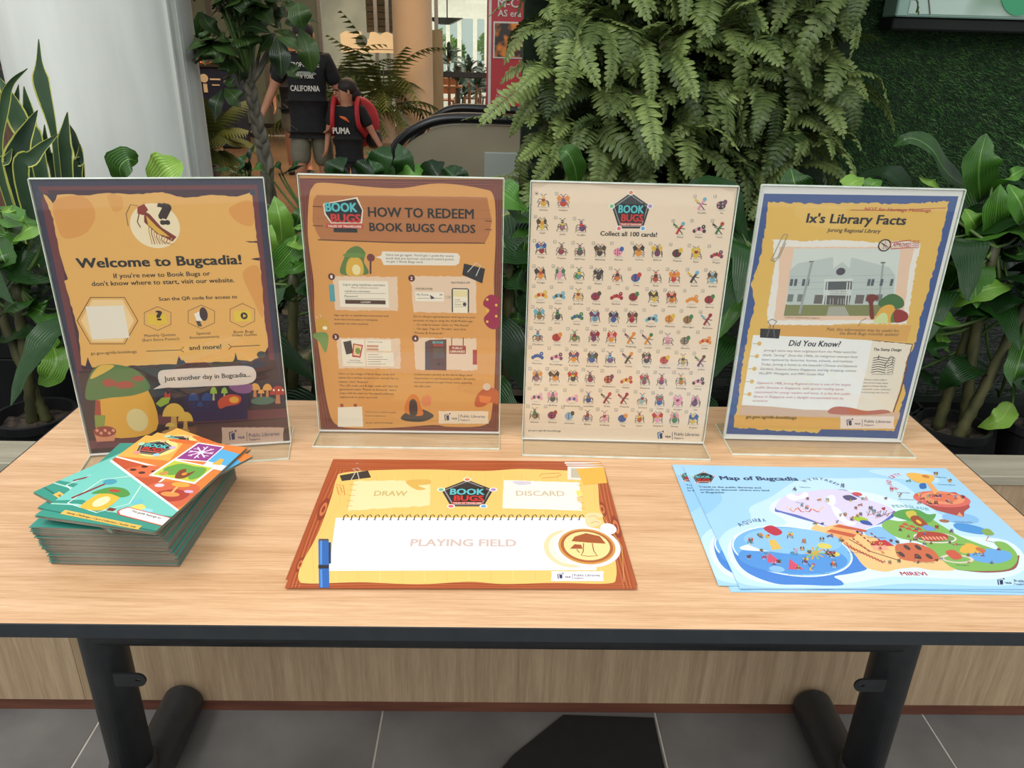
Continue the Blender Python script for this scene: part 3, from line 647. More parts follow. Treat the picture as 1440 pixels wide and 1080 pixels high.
# left-hand plant
L_, topl = cane_plant(28, 1.62, 0.402, 'broad-leaved plant with a hanging lime leaf at the left edge', [(-0.01,0.0,0.44,0.04),(0.02,0.01,0.40,-0.05)], 0.085, 0.13, 6)
for k, (pts, w, dy, m, kw) in enumerate([
    ([(160,190),(100,200),(40,252)], 95, -0.02, M_leafbright, {}), ([(-20,130),(60,170),(140,180)], 70, 0.05, M_leaf, {}),
    ([(170,400),(90,340),(-10,300)], 120, 0.02, M_leafdark, {}), ([(110,480),(50,455),(-10,515)], 80, -0.05, M_leaf, {}),
    ([(200,540),(150,490),(95,468)], 80, -0.02, M_leaf, {}), ([(-10,442),(90,440),(175,438)], 42, 0.03, M_leafdark, {}),
    ([(172,580),(195,650),(170,710),(132,738)], 74, -0.04, M_leafbright, dict(nrm=(0.3,-1,0.2), prof='sword')), ([(-10,590),(70,560),(180,560)], 60, 0.0, M_leafdark, {}),
    ([(-10,180),(20,210),(90,230)], 110, 0.05, M_leaf, {}), ([(150,260),(80,300),(10,280)], 110, 0.06, M_leaf, {}), ([(0,140),(30,135),(55,150)], 30, 0.0, M_leafbright, {}),
    ([(190,570),(120,600),(60,570)], 70, 0.03, M_leafdark, {}), ([(160,330),(120,370),(150,430)], 80, 0.04, M_leafdark, {}), ([(-20,380),(60,400),(120,450)], 70, 0.08, M_leafdark, {}),
    ([(-15,230),(10,300),(40,345)], 70, -0.03, M_leaf, {}), ([(140,150),(170,100),(200,60)], 60, 0.05, M_leaf, {}), ([(200,480),(215,560),(200,620)],70,0.0,M_leafdark,{})]):
    px_leaf(L_, 'L', pts, w, 1.66+dy, m, base=topl[k % 2], seed=60+k, **kw)
L2, tl2 = cane_plant(-110, 1.62, 0.402, 'leafy plant at the far left behind the snake plant pot', [(0,0,0.5,0.02)], 0.09, 0.14, 8)
fill_leaves(L2, tl2[0], 12, 9, elev=(0.0,1.2), zspread=0.15)
# plant behind the first poster, leaf tips showing over its top
P1, tp1 = cane_plant(205, 1.58, 0.402, 'leafy plant behind the dark poster, two leaf tips above its top edge', [(0,0,0.50,0.03),(0.05,0,0.44,0.02)], 0.09, 0.15, 9)
px_leaf(P1, 'T', [(178,262),(168,238),(180,224),(194,228)], 34, 1.6, M_leaf, base=tp1[0], seed=1, nrm=(0,-1,0.3))
px_leaf(P1, 'T', [(212,262),(232,240),(256,228)], 42, 1.62, M_leafbright, base=tp1[0], seed=2, nrm=(0,-1,0.3))
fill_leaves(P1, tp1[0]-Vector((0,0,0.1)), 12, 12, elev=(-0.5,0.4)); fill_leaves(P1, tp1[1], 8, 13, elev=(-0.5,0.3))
# plant in the gap between the first two posters
G1, tg1 = cane_plant(402, 1.68, 0.402, 'bright leafy cane plant in the gap between the dark poster and the wooden-framed poster', [(0,0,0.46,0.035),(0.05,0.03,0.34,0.02),(-0.01,0.03,0.30,0.0)], 0.075, 0.10, 10)
for k, (pts, w, dy, m, kw) in enumerate([
    ([(100,400),(92,300),(70,205)], 78, 0.04, M_leafbright, dict(nrm=(0.2,-1,0.1), wave=0.08)), ([(205,420),(155,382),(118,385)], 62, -0.03, M_leafbright, {}),
    ([(140,340),(162,290),(178,235)], 48, 0.05, M_leaf, dict(nrm=(0,-1,0.1))), ([(60,500),(120,430),(190,340)], 80, 0.0, M_leaf, dict(nrm=(0.2,-1,0.4))),
    ([(200,440),(150,480),(104,488)], 55, -0.04, M_leaf, {}), ([(80,640),(120,560),(190,520)], 60, 0.02, M_leafdark, {}), ([(60,470),(50,380),(45,290)], 50, 0.02, M_leafbright, dict(nrm=(0.4,-1,0.1))),
    ([(150,520),(110,560),(80,640)], 60, 0.03, M_leafdark, {}), ([(120,500),(170,540),(215,600)], 66, 0.02, M_leafdark, {}), ([(150,330),(165,320),(180,340)], 36, -0.05, M_leafbright, {}),
    ([(90,430),(70,480),(60,560)], 60, 0.05, M_leafdark, {}), ([(180,300),(205,240),(225,200)],50,0.08,M_leafdark,{})]):
    px_leaf(G1, 'G1', pts, w, 1.72+dy, m, base=tg1[0], seed=80+k, **kw)
fill_leaves(G1, tg1[0], 8, 14, elev=(0.0,0.6), zspread=0.1)
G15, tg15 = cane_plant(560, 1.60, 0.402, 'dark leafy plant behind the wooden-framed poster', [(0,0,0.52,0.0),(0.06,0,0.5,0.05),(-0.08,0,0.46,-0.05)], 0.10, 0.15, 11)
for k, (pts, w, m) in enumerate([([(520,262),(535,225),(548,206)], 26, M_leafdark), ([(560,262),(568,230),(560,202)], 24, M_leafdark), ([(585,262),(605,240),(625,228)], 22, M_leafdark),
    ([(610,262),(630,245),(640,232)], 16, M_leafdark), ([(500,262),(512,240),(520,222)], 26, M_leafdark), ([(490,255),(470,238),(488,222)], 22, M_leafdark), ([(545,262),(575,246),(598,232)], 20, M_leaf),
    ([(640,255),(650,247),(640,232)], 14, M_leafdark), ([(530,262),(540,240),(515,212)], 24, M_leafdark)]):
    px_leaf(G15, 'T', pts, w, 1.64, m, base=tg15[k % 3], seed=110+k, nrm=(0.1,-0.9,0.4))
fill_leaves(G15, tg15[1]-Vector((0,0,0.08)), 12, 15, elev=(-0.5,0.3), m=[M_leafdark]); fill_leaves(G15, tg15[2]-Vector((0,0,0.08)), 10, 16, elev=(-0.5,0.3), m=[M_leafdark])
G2, tg2 = cane_plant(712, 1.70, 0.402, 'leafy plant in the gap between the wooden-framed poster and the card poster', [(0,0,0.50,0.0),(-0.04,0.03,0.4,-0.03)], 0.085, 0.10, 12)
for k, (pts, w, dy, m, kw) in enumerate([
    ([(-10,150),(70,210),(145,262)], 105, 0.02, M_leaf, {}), ([(30,360),(90,420),(150,425)], 125, 0.0, M_leafdark, {}), ([(30,530),(90,520),(150,570)], 95, -0.02, M_leafdark, {}),
    ([(30,690),(90,670),(150,690)], 55, -0.03, M_leaf, {}), ([(150,300),(110,270),(60,200)], 80, 0.06, M_leaf, {}), ([(160,330),(130,380),(120,500)], 80, 0.04, M_leaf, {}),
    ([(30,320),(60,440),(60,520)], 80, 0.05, M_leafdark, {}), ([(140,570),(110,640),(60,640)], 60, 0.02, M_leafdark, {}), ([(130,760),(80,740),(40,760)], 60, 0.0, M_leafdark, {}), ([(40,860),(90,840),(140,870)],50,0.03,M_leafdark,{})]):
    px_leaf(G2, 'G2', pts, w, 1.75+dy, m, base=tg2[0], seed=130+k, **kw)
fill_leaves(G2, tg2[0], 7, 17, elev=(0.0,0.6), zspread=0.1)
G3, tg3 = cane_plant(880, 1.64, 0.402, 'leafy plant behind the card poster, one leaf rising over its top', [(0,0,0.5,0.0),(-0.06,0.0,0.48,-0.06)], 0.09, 0.14, 13)
px_leaf(G3, 'T', [(812,262),(808,235),(798,215),(784,212)], 26, 1.66, M_leaf, base=tg3[1], seed=3, nrm=(0.2,-1,0.2))
fill_leaves(G3, tg3[0]-Vector((0,0,0.1)), 12, 18, elev=(-0.5,0.3))
G4, tg4 = cane_plant(1052, 1.70, 0.402, 'leafy plant in the gap between the card poster and the blue-bordered poster', [(0,0,0.55,-0.01),(0.03,0.02,0.45,0.03)], 0.08, 0.12, 14)
fill_leaves(G4, tg4[0], 16, 19, elev=(-0.2,0.9)); fill_leaves(G4, tg4[1], 8, 20, elev=(0,0.6), zspread=0.15)

# ---- braided money tree
PYD = 3.0
b0 = aty(*cp('P',548,1080), PYD)
tree = empty('money_tree', (b0.x,PYD,0.20), 'money tree with a braided trunk and drooping leaves between pillar and walking man', 'tree')
ctr = catmull([Vector((b0.x,PYD,0.5))]+[aty(*cp('P',x,y),PYD) for x,y in ((535,1000),(500,820),(462,640),(432,480))], 40)
for k in range(3):
    P = []; 
    for i, c in enumerate(ctr):
        a = i*0.42+k*2.094; r = 0.014-0.004*i/40; P.append(c-tree.location+Vector((math.cos(a)*r*1.2, math.sin(2*a)*r*0.6, 0)))
    ob('trunk', (MB().tube(P, [0.0155-0.004*i/40 for i in range(41)], 10), M_bark, True), tree)
ctop = ctr[-1]
for x, y, dy in ((380,300,0.05),(435,260,-0.02),(505,280,0),(330,330,0.08),(560,320,-0.05),(470,200,0.1),(590,200,0.0),(250,180,0.05)):
    q = aty(*cp('P',x,y), PYD+dy)-tree.location; a_ = ctop-tree.location+Vector((0,0,-0.02))
    ob('branch', (MB().tube(catmull([a_, a_.lerp(q,0.5)+Vector((0,0,-0.01)), q], 8), [0.011-0.0008*i for i in range(9)], 7), M_bark, True), tree)
M_money = leaf_mat('money_tree_leaf', (26,42,20), (60,86,38), rough=0.4, ribs=10, coat=0.25, mid=(96,124,66), transl=0.2)
def mleaf(pts, w, dy=0.0, seed=0, m=None): px_leaf(tree, 'P', pts, w, PYD+dy, m or M_money, depth=0.05, seed=seed, prof='obovate', wave=0.02, n=10)
for k, (pts, w, dy) in enumerate([([(270,540),(232,640),(228,745)], 78, -0.15), ([(285,535),(345,590),(385,655)], 92, -0.15), ([(600,220),(622,340),(630,478)], 96, -0.2),
    ([(655,365),(700,430),(722,486)], 66, -0.2), ([(590,215),(690,265),(765,318)], 66, -0.22), ([(740,165),(790,300),(815,445)], 96, -0.1), ([(735,10),(738,80),(760,175)], 100, -0.15),
    ([(672,108),(692,140),(712,162)], 60, -0.1), ([(440,60),(520,80),(592,152)], 110, -0.05), ([(310,215),(430,160),(565,200)], 100, -0.1), ([(395,215),(430,260),(440,302)], 120, -0.1),
    ([(575,200),(520,270),(485,342)], 100, -0.05), ([(310,235),(190,250),(75,300)], 80, 0.0), ([(300,260),(200,320),(95,395)], 70, 0.02), ([(290,350),(305,420),(312,478)], 84, -0.05),
    ([(140,75),(190,150),(265,222)], 80, -0.05), ([(560,140),(480,160),(420,220)], 90, 0.0), ([(280,490),(320,500),(345,540)], 60, -0.1), ([(580,190),(640,200),(700,235)], 40, -0.1),
    ([(585,185),(660,200),(760,260)], 44, -0.1), ([(610,100),(640,98),(690,100)], 20, -0.1), ([(700,120),(780,115),(862,145)], 24, -0.05), ([(640,5),(670,30),(700,10)], 60, -0.05), ([(350,250),(360,190),(390,140)], 80, 0.05),
    ([(330,330),(370,420),(375,520)],80,0.03)]): mleaf(pts, w, dy, 200+k)
rn = random.Random(77)
for k in range(24):
    cx, cy = rn.uniform(160,590), rn.uniform(-260,110)
    if k < 3: cx, cy = rn.uniform(190,300), rn.uniform(120,300)
    a0 = rn.uniform(0,6.28); dy = rn.uniform(-0.15,0.3)
    root = aty(*cp('P',cx,cy), PYD+dy)-tree.location; a_ = ctop-tree.location
    ob('branch', (MB().tube(catmull([a_, a_.lerp(root,0.6)+Vector((0,0,0.03)), root], 8), [0.008-0.0007*i for i in range(9)], 6), M_stemgreen, True), tree)
    for j in range(6):
        a = a0+j*1.05; l = rn.uniform(120,190)
        mleaf([(cx,cy),(cx+math.cos(a)*l*0.55,cy+math.sin(a)*l*0.30+10),(cx+math.cos(a)*l*0.95,cy+math.sin(a)*l*0.45+55)], rn.uniform(75,110), dy+0.0, 300+k*7+j)
# low leafy plants at the tree's foot
T2, tt2 = cane_plant(372, 2.85, 0.20, 'low leafy plant at the foot of the braided tree trunk', [(0,0,0.46,0.0),(-0.12,0.0,0.46,-0.12),(0.16,0,0.46,0.14)], 0.16, 0.2, 15)
for k, (pts, w, m) in enumerate([([(410,1040),(380,1000),(420,930)], 60, M_leafdark), ([(440,1060),(430,960),(470,870)], 34, M_leafdark), ([(390,1060),(300,1030),(215,1035)], 34, M_leafdark), ([(430,1070),(480,1010),(540,1060)], 60, M_leaf),
    ([(640,1070),(700,1010),(745,975)], 36, M_leafdark), ([(620,1070),(690,1030),(770,1005)], 30, M_leafdark), ([(560,1070),(600,1000),(640,1060)], 50, M_leafdark), ([(330,1070),(370,1040),(420,1060)],40,M_leafdark)]):
    px_leaf(T2, 'P', pts, w, 2.85, m, base=tt2[0] if k < 4 else tt2[2], seed=400+k)
# ---- fern wall
YW = 2.62
gw = structure('wall_green', (MB().box((aty(735,100,YW).x,YW,0.2),(3.2,YW+0.12,2.6)), mat('turf_backing', (18,34,16), 0.9, rgb2=(30,50,24), scale=60)))
def frond_mesh(seed, L, a0, a1, w):
    rn = random.Random(seed); mb = MB(); n = 18; P = Vector((0,0,0)); step = L/n; pts = [P.copy()]; Ts = []
    sway = rn.uniform(-0.7,0.7)
    for i in range(n):
        t = i/n; ang = a0+(a1-a0)*t**0.8; T = Vector((math.cos(ang)*math.cos(sway*t), math.cos(ang)*math.sin(sway*t), math.sin(ang))); Ts.append(T); P = P+T*step; pts.append(P.copy())
    Ts.append(Ts[-1])
    mb.tube(pts, [0.0020*(1-0.7*i/n) for i in range(n+1)], 4)
    mb.uv = [[(0.5,0.5)]*len(f) for f in mb.f]
    for i in range(2, n+1):
        t = i/n; T = Ts[i]; S = T.cross(Vector((0,0,1)))
        if S.length < 0.25: S = Vector((0,1,0))*(1 if S.y >= 0 else -1)+S
        S.normalize(); N = S.cross(T); c = pts[i]
        l = w*(min(1,0.5+t*2.2)*(1-t**3.4)**0.8+0.10); b = step*0.58
        for sg in (-1,1):
            d = (S*sg+T*0.30+N*(0.10+rn.uniform(-0.35,0.10))).normalized(); lj = l*rn.uniform(0.85,1.08)
            dr = N*(-0.14*lj); tip = c+d*lj+dr
            mb.add([c-T*b*0.6, c+d*lj*0.45-T*b*0.95, c+d*lj*0.85-T*b*0.45+dr*0.7, tip, c+d*lj*0.85+T*b*0.6+dr*0.7, c+d*lj*0.45+T*b*0.95, c+T*b*0.6, c+d*lj*0.5+N*0.002],
                [(0,1,7),(1,2,7),(2,3,7),(3,4,7),(4,5,7),(5,6,7),(6,0,7)], uvs=[(0.5,0),(0.1,0.4),(0.2,0.8),(0.5,1),(0.8,0.8),(0.9,0.4),(0.5,0),(0.5,0.5)])
    return mb.mesh('frond', M_fern)
rn = random.Random(5)
FR = [frond_mesh(i, rn.uniform(0.19,0.31), rn.uniform(0.3,1.1), rn.uniform(-1.6,-0.5) if i % 3 else rn.uniform(-1.8,-1.4), rn.uniform(0.035,0.046)) for i in range(16)]
def fern(x, z, y, nf, seed, label):
    r = random.Random(seed); t = empty('wall_fern', (x,y,z), label, 'fern', 'ferns growing from the green wall')
    for k in range(nf):
        o = bpy.data.objects.new('frond', r.choice(FR)); COL.objects.link(o); o.parent = t
        az = -math.pi/2+(k/(nf-1)-0.5)*2.7+r.uniform(-0.25,0.25); o.rotation_euler = (r.uniform(-0.7,0.7), r.uniform(-0.5,0.6), az); s_ = r.uniform(0.75,1.15); o.scale = (s_,)*3
    ob('crown', (MB().ball((0,0.0,0),(0.03,0.03,0.03),8), M_cane, True), t)
xa, xb = aty(775,120,YW-0.1).x, aty(1160,120,YW-0.1).x
cols, rows = 9, 8
NTH = ['first','second','third','fourth','fifth','sixth','seventh','eighth','ninth','tenth','eleventh','twelfth','thirteenth','fourteenth','fifteenth','sixteenth','seventeenth','eighteenth','nineteenth','twentieth','twenty-first']
for j in range(rows):
    for i in range(cols):
        x = xa+(xb-xa)*(i+(0.5 if j % 2 else 0)+rn.uniform(-0.2,0.2))/(cols-0.5); z = 0.78+j*0.15+rn.uniform(-0.04,0.04)
        if i == 0: x = xa+rn.uniform(-0.02,0.03)
        fern(x, z, YW-0.02-rn.uniform(0,0.16), 9, j*20+i, 'fern on the green wall, %s from the left in the %s row from the bottom' % (NTH[i], NTH[j]))
# ---- artificial grass on the wall at the right
g0, g1 = aty(1195,120,YW).x, 2.35; rg = np.random.default_rng(3); n = 80000
bx = rg.uniform(g0,g1,n); bz = rg.uniform(0.75,2.2,n); az = rg.uniform(0,2*np.pi,n); tilt = rg.uniform(0.1,0.75,n); ln = rg.uniform(0.012,0.024,n)
dx = np.cos(az)*tilt; dz = np.sin(az)*tilt*0.8-0.15; dy = -np.ones(n); nrm_ = np.sqrt(dx*dx+dy*dy+dz*dz)
T3 = np.stack([dx,dy,dz],1)/nrm_[:,None]*ln[:,None]; side = np.stack([-np.sin(az),np.zeros(n),np.cos(az)],1)*0.0011
B3 = np.stack([bx,np.full(n,YW),bz],1); Vv = np.stack([B3-side,B3+side,B3+T3],1).reshape(-1,3)
me = bpy.data.meshes.new('artificial_grass'); me.vertices.add(3*n); me.vertices.foreach_set('co', Vv.ravel()); me.loops.add(3*n); me.loops.foreach_set('vertex_index', np.arange(3*n))
me.polygons.add(n); me.polygons.foreach_set('loop_start', np.arange(0,3*n,3)); me.update(calc_edges=True); me.validate()
me.materials.append(mat('turf_blade', (46,90,44), 0.55, rgb2=(96,142,76), scale=35, detail=2))
tag(ob('artificial_grass', me), 'dark green artificial grass covering the wall at the right', 'grass', kind='stuff')
# ---- framed screen at the top right
YT = 2.5
s0, s1 = aty(1259,23,YT), aty(1440,31,YT)
sc_ = empty('wall_screen', (s0.x,YT,s0.z), 'pale framed display panel on the grass wall at the top right', 'screen')
ob('casing', (MB().box((0,0.0,0.0),(0.9,0.09,0.52), bev=0.004), mat('pale_teal_casing',(150,182,168),0.4,rgb2=(160,190,176),scale=3)), sc_)
pic = mat('soft_landscape_picture', (150,168,158), 0.3, rgb2=(96,120,96), scale=3.5, detail=1, contrast=(0.5,0.56), emit=0.3)
ob('picture', (MB().box((0.035,-0.004,0.008),(0.88,-0.0005,0.5)), pic), sc_)
mb = MB(); C_ = catmull([(0.10,0,0.008),(0.085,0,0.05),(0.06,0,0.11)],8); mb.tube([Vector((p.x,-0.006,p.z)) for p in C_], 0.002, 6); ob('dark_curve', (mb, mat('brown_line',(96,86,84),0.5)), sc_)
mb = MB(); mb.prism([(0.36+0.07*math.cos(i*math.pi/16),0.10+0.09*math.sin(i*math.pi/16)) for i in range(32)], -0.009, -0.006); ob('green_disc', (mb, mat('leaf_green_print',(46,140,96),0.4,rgb2=(60,150,104),scale=3)), sc_)
ob('shadow_strip', (MB().box((0.0,0.01,-0.035),(0.9,0.1,-0.002), bev=0.004), mat('shadow_green_black',(5,8,6),0.8,rgb2=(8,12,9),scale=8)), sc_)  # dark strip that paints the shadow band below the casing

# ---- distant potted plants in white pots
M_potw = mat('cream_pot', (222,190,156), 0.5, rgb2=(228,198,166), scale=4)
M_palm = leaf_mat('palm_leaf', (46,60,28), (92,104,48), rough=0.5, ribs=0, coat=0)
def frond_far(mb, base, d, L, droop, w, nl=18):
    P = Vector(base); d = Vector(d).normalized(); n = nl; pts = [P.copy()]
    for i in range(n): d = (d+Vector((0,0,-droop/n))).normalized(); P = P+d*(L/n); pts.append(P.copy())
    mb.tube(pts, [0.008*(1-0.8*i/n) for i in range(n+1)], 4); k0 = len(mb.f)
    mb.uv = mb.uv[:-(n*4+2)]+[[(0.5,0.5)]*len(f) for f in mb.f[k0-(n*4+2):]]
    for i in range(5, n+1):
        t = i/n; T = (pts[i]-pts[i-1]).normalized(); S = T.cross(Vector((0,0,1))); S = S.normalized() if S.length > 0.1 else Vector((1,0,0)); l = w*math.sin(math.pi*min(1,t*0.85+0.1))**0.6
        for sg in (-1,1):
            tip = pts[i]+(S*sg*0.8+T*0.5+Vector((0,0,-0.45))).normalized()*l
            mb.add([pts[i]-T*0.026, pts[i]+T*0.026, tip], [(0,1,2)], uvs=[(0.4,0),(0.6,0),(0.5,1)])
def palm(px, pyb, Y, H, pr_, ph, label, seed, m=M_potw, nf=22, spread=1.0):
    g = aty(px, pyb, Y); t = empty('potted_palm', (g.x, Y, 0.0), label, 'plant', 'potted palms in the hall'); r = random.Random(seed)
    ob('pot', (MB().lathe([(0.001,0),(pr_*0.95,0),(pr_,ph),(pr_*0.9,ph),(pr_*0.9,ph-0.06),(0.001,ph-0.06)], n=32), m), t)
    for k in range(nf):
        mb = MB(); a = 2*math.pi*k/nf+r.uniform(-0.3,0.3); el = r.uniform(0.9,1.45) if k % 3 else r.uniform(0.5,0.9)
        frond_far(mb, (r.uniform(-0.06,0.06),r.uniform(-0.06,0.06),ph-0.05), (math.cos(a)*math.cos(el),math.sin(a)*math.cos(el),math.sin(el)), H*r.uniform(0.75,1.1), r.uniform(1.5,2.9)*spread, 0.30)
        ob('frond', (mb, M_palm), t)
    for k in range(6):
        x_, y_ = r.uniform(-0.07,0.07), r.uniform(-0.05,0.05); ob('stem', (MB().tube([(x_,y_,ph-0.07),(x_*1.2,y_,ph+H*0.45)], [0.014,0.008], 6), M_stemgreen), t)
palm(540, 197, 12.5, 1.5, 0.19, 0.45, 'bushy palm in a cream pot in front of the warm round column', 1)
palm(497, 190, 12.3, 1.25, 0.15, 0.4, 'smaller palm just behind the boy, left of the cream-potted palm', 2, nf=14)
palm(457, 192, 12.5, 1.45, 0.15, 0.4, 'dark bushy palm between the walking man and the boy', 3, nf=16)
palm(296, 235, 8.1, 0.75, 0.145, 0.37, 'dark potted plant in a cream pot beside the big pale pillar', 4, nf=18)
def dracaena(px, Y, H, label, seed, top=None):
    if top: H = aty(px, top, Y).z-0.28
    g = aty(px, 150, Y); t = empty('dracaena', (g.x,Y,0), label, 'plant', 'dark dracaenas in front of the bright windows'); r = random.Random(seed)
    ob('pot', (MB().lathe([(0.001,0),(0.14,0),(0.17,0.34),(0.15,0.34),(0.15,0.30),(0.001,0.30)], n=24), M_plasticblack), t)
    for (dx, h) in ((-0.05,H),(0.07,H*0.72)):
        ob('stem', (MB().tube([(dx,0,0.3),(dx*1.3,0,h)], [0.03,0.024], 8), M_orange), t)
        for k in range(20):
            a = r.uniform(0,6.28); el = r.uniform(-0.1,1.5); l = r.uniform(0.28,0.42); b = Vector((dx*1.3,0,h-0.12*r.random())); d = Vector((math.cos(a)*math.cos(el),math.sin(a)*math.cos(el),math.sin(el)))
            mb = MB(); leaf_mesh(mb, [b, b+d*l*0.55, b+d*l+Vector((0,0,-0.12))], 0.07, n=6, seed=k); ob('leaf', (mb, M_leafdark, True), t)
dracaena(636, 15.2, 1.45, 'tall dark dracaena nearest the pale oak screen', 1, 58); dracaena(664, 15.6, 1.2, 'shorter dark dracaena in the middle of the bright windows', 2, 72); dracaena(679, 16.2, 1.0, 'dark dracaena nearest the red notice board', 3, 82); dracaena(648, 16.6, 0.85, 'low dark dracaena behind the two taller ones', 4, 92)
# foliage mass hanging at the upper left behind the tree
dracaena(268, 7.0, 1.9, 'dark leafy plant seen between the big pillar and the money tree', 5)

# ================================================================ PEOPLE
M_skin = mat('skin', (178,122,92), 0.55, rgb2=(190,134,104), scale=6)
M_hair = mat('dark_hair', (26,20,18), 0.6, rgb2=(40,32,28), scale=60, stretch=(1,1,0.3), bump=0.4)
M_tee = mat('black_cotton', (20,20,22), 0.85, rgb2=(28,28,30), scale=30, bump=0.15)
M_short = mat('grey_green_cotton', (104,102,84), 0.85, rgb2=(120,116,98), scale=14, bump=0.2)
M_jean = mat('grey_trousers', (66,66,70), 0.85, rgb2=(96,96,98), scale=9, bump=0.2)
M_redbag = mat('red_nylon', (176,30,40), 0.6, rgb2=(190,40,48), scale=12)
def skinned(name, verts, edges, radii, m, parent, sub=2, root=0):
    me = bpy.data.meshes.new(name); me.from_pydata([Vector(v) for v in verts], edges, []); me.materials.append(m)
    o = bpy.data.objects.new(name, me); COL.objects.link(o); o.parent = parent
    sk = o.modifiers.new('skin', 'SKIN'); sk.use_smooth_shade = True
    if not me.skin_vertices: me.skin_vertices.new()
    for i, r in enumerate(radii):
        sv = me.skin_vertices[0].data[i]; sv.radius = (r, r) if not hasattr(r,'__len__') else r; sv.use_root = (i == root)
    s = o.modifiers.new('sub', 'SUBSURF'); s.levels = sub; s.render_levels = sub; return o
def chain(*names): return [(names[i], names[i+1]) for i in range(len(names)-1)]
def figure(J, R_, E, name, m, parent, root):
    keys = list(J); idx = {k:i for i,k in enumerate(keys)}
    return skinned(name, [J[k] for k in keys], [(idx[a],idx[b]) for a,b in E], [R_[k] for k in keys], m, parent, root=idx[root])
def hand(J, R_, E, w, n, d, side, s, curl=0.6):
    """palm and five unequal bent fingers from wrist joint w"""
    W = Vector(J[w]); d = Vector(d).normalized(); S = Vector(side).normalized(); K = d.cross(S).normalized()
    J[n+'palm'] = tuple(W+d*0.045*s); R_[n+'palm'] = (0.026*s,0.017*s); E.append((w,n+'palm'))
    for i, (off, L) in enumerate(((-0.026,0.062),(-0.009,0.072),(0.009,0.068),(0.026,0.052))):
        a = W+d*0.085*s+S*off*s; b = a+(d+K*curl*0.5)*L*0.5*s; c = b+(d*0.7+K*curl)*L*0.5*s
        for nm, q, r in (('a',a,0.0095),('b',b,0.0085),('c',c,0.0075)): J[n+nm+str(i)] = tuple(q); R_[n+nm+str(i)] = r*s
        E += [(n+'palm',n+'a'+str(i)),(n+'a'+str(i),n+'b'+str(i)),(n+'b'+str(i),n+'c'+str(i))]
    a = W+d*0.035*s-S*0.03*s; b = a+(d*0.6-S*0.6+K*0.3)*0.035*s; c = b+(d*0.9+K*0.3)*0.03*s
    for nm, q in (('ta',a),('tb',b),('tc',c)): J[n+nm] = tuple(q); R_[n+nm] = 0.0095*s
    E += [(n+'palm',n+'ta'),(n+'ta',n+'tb'),(n+'tb',n+'tc')]
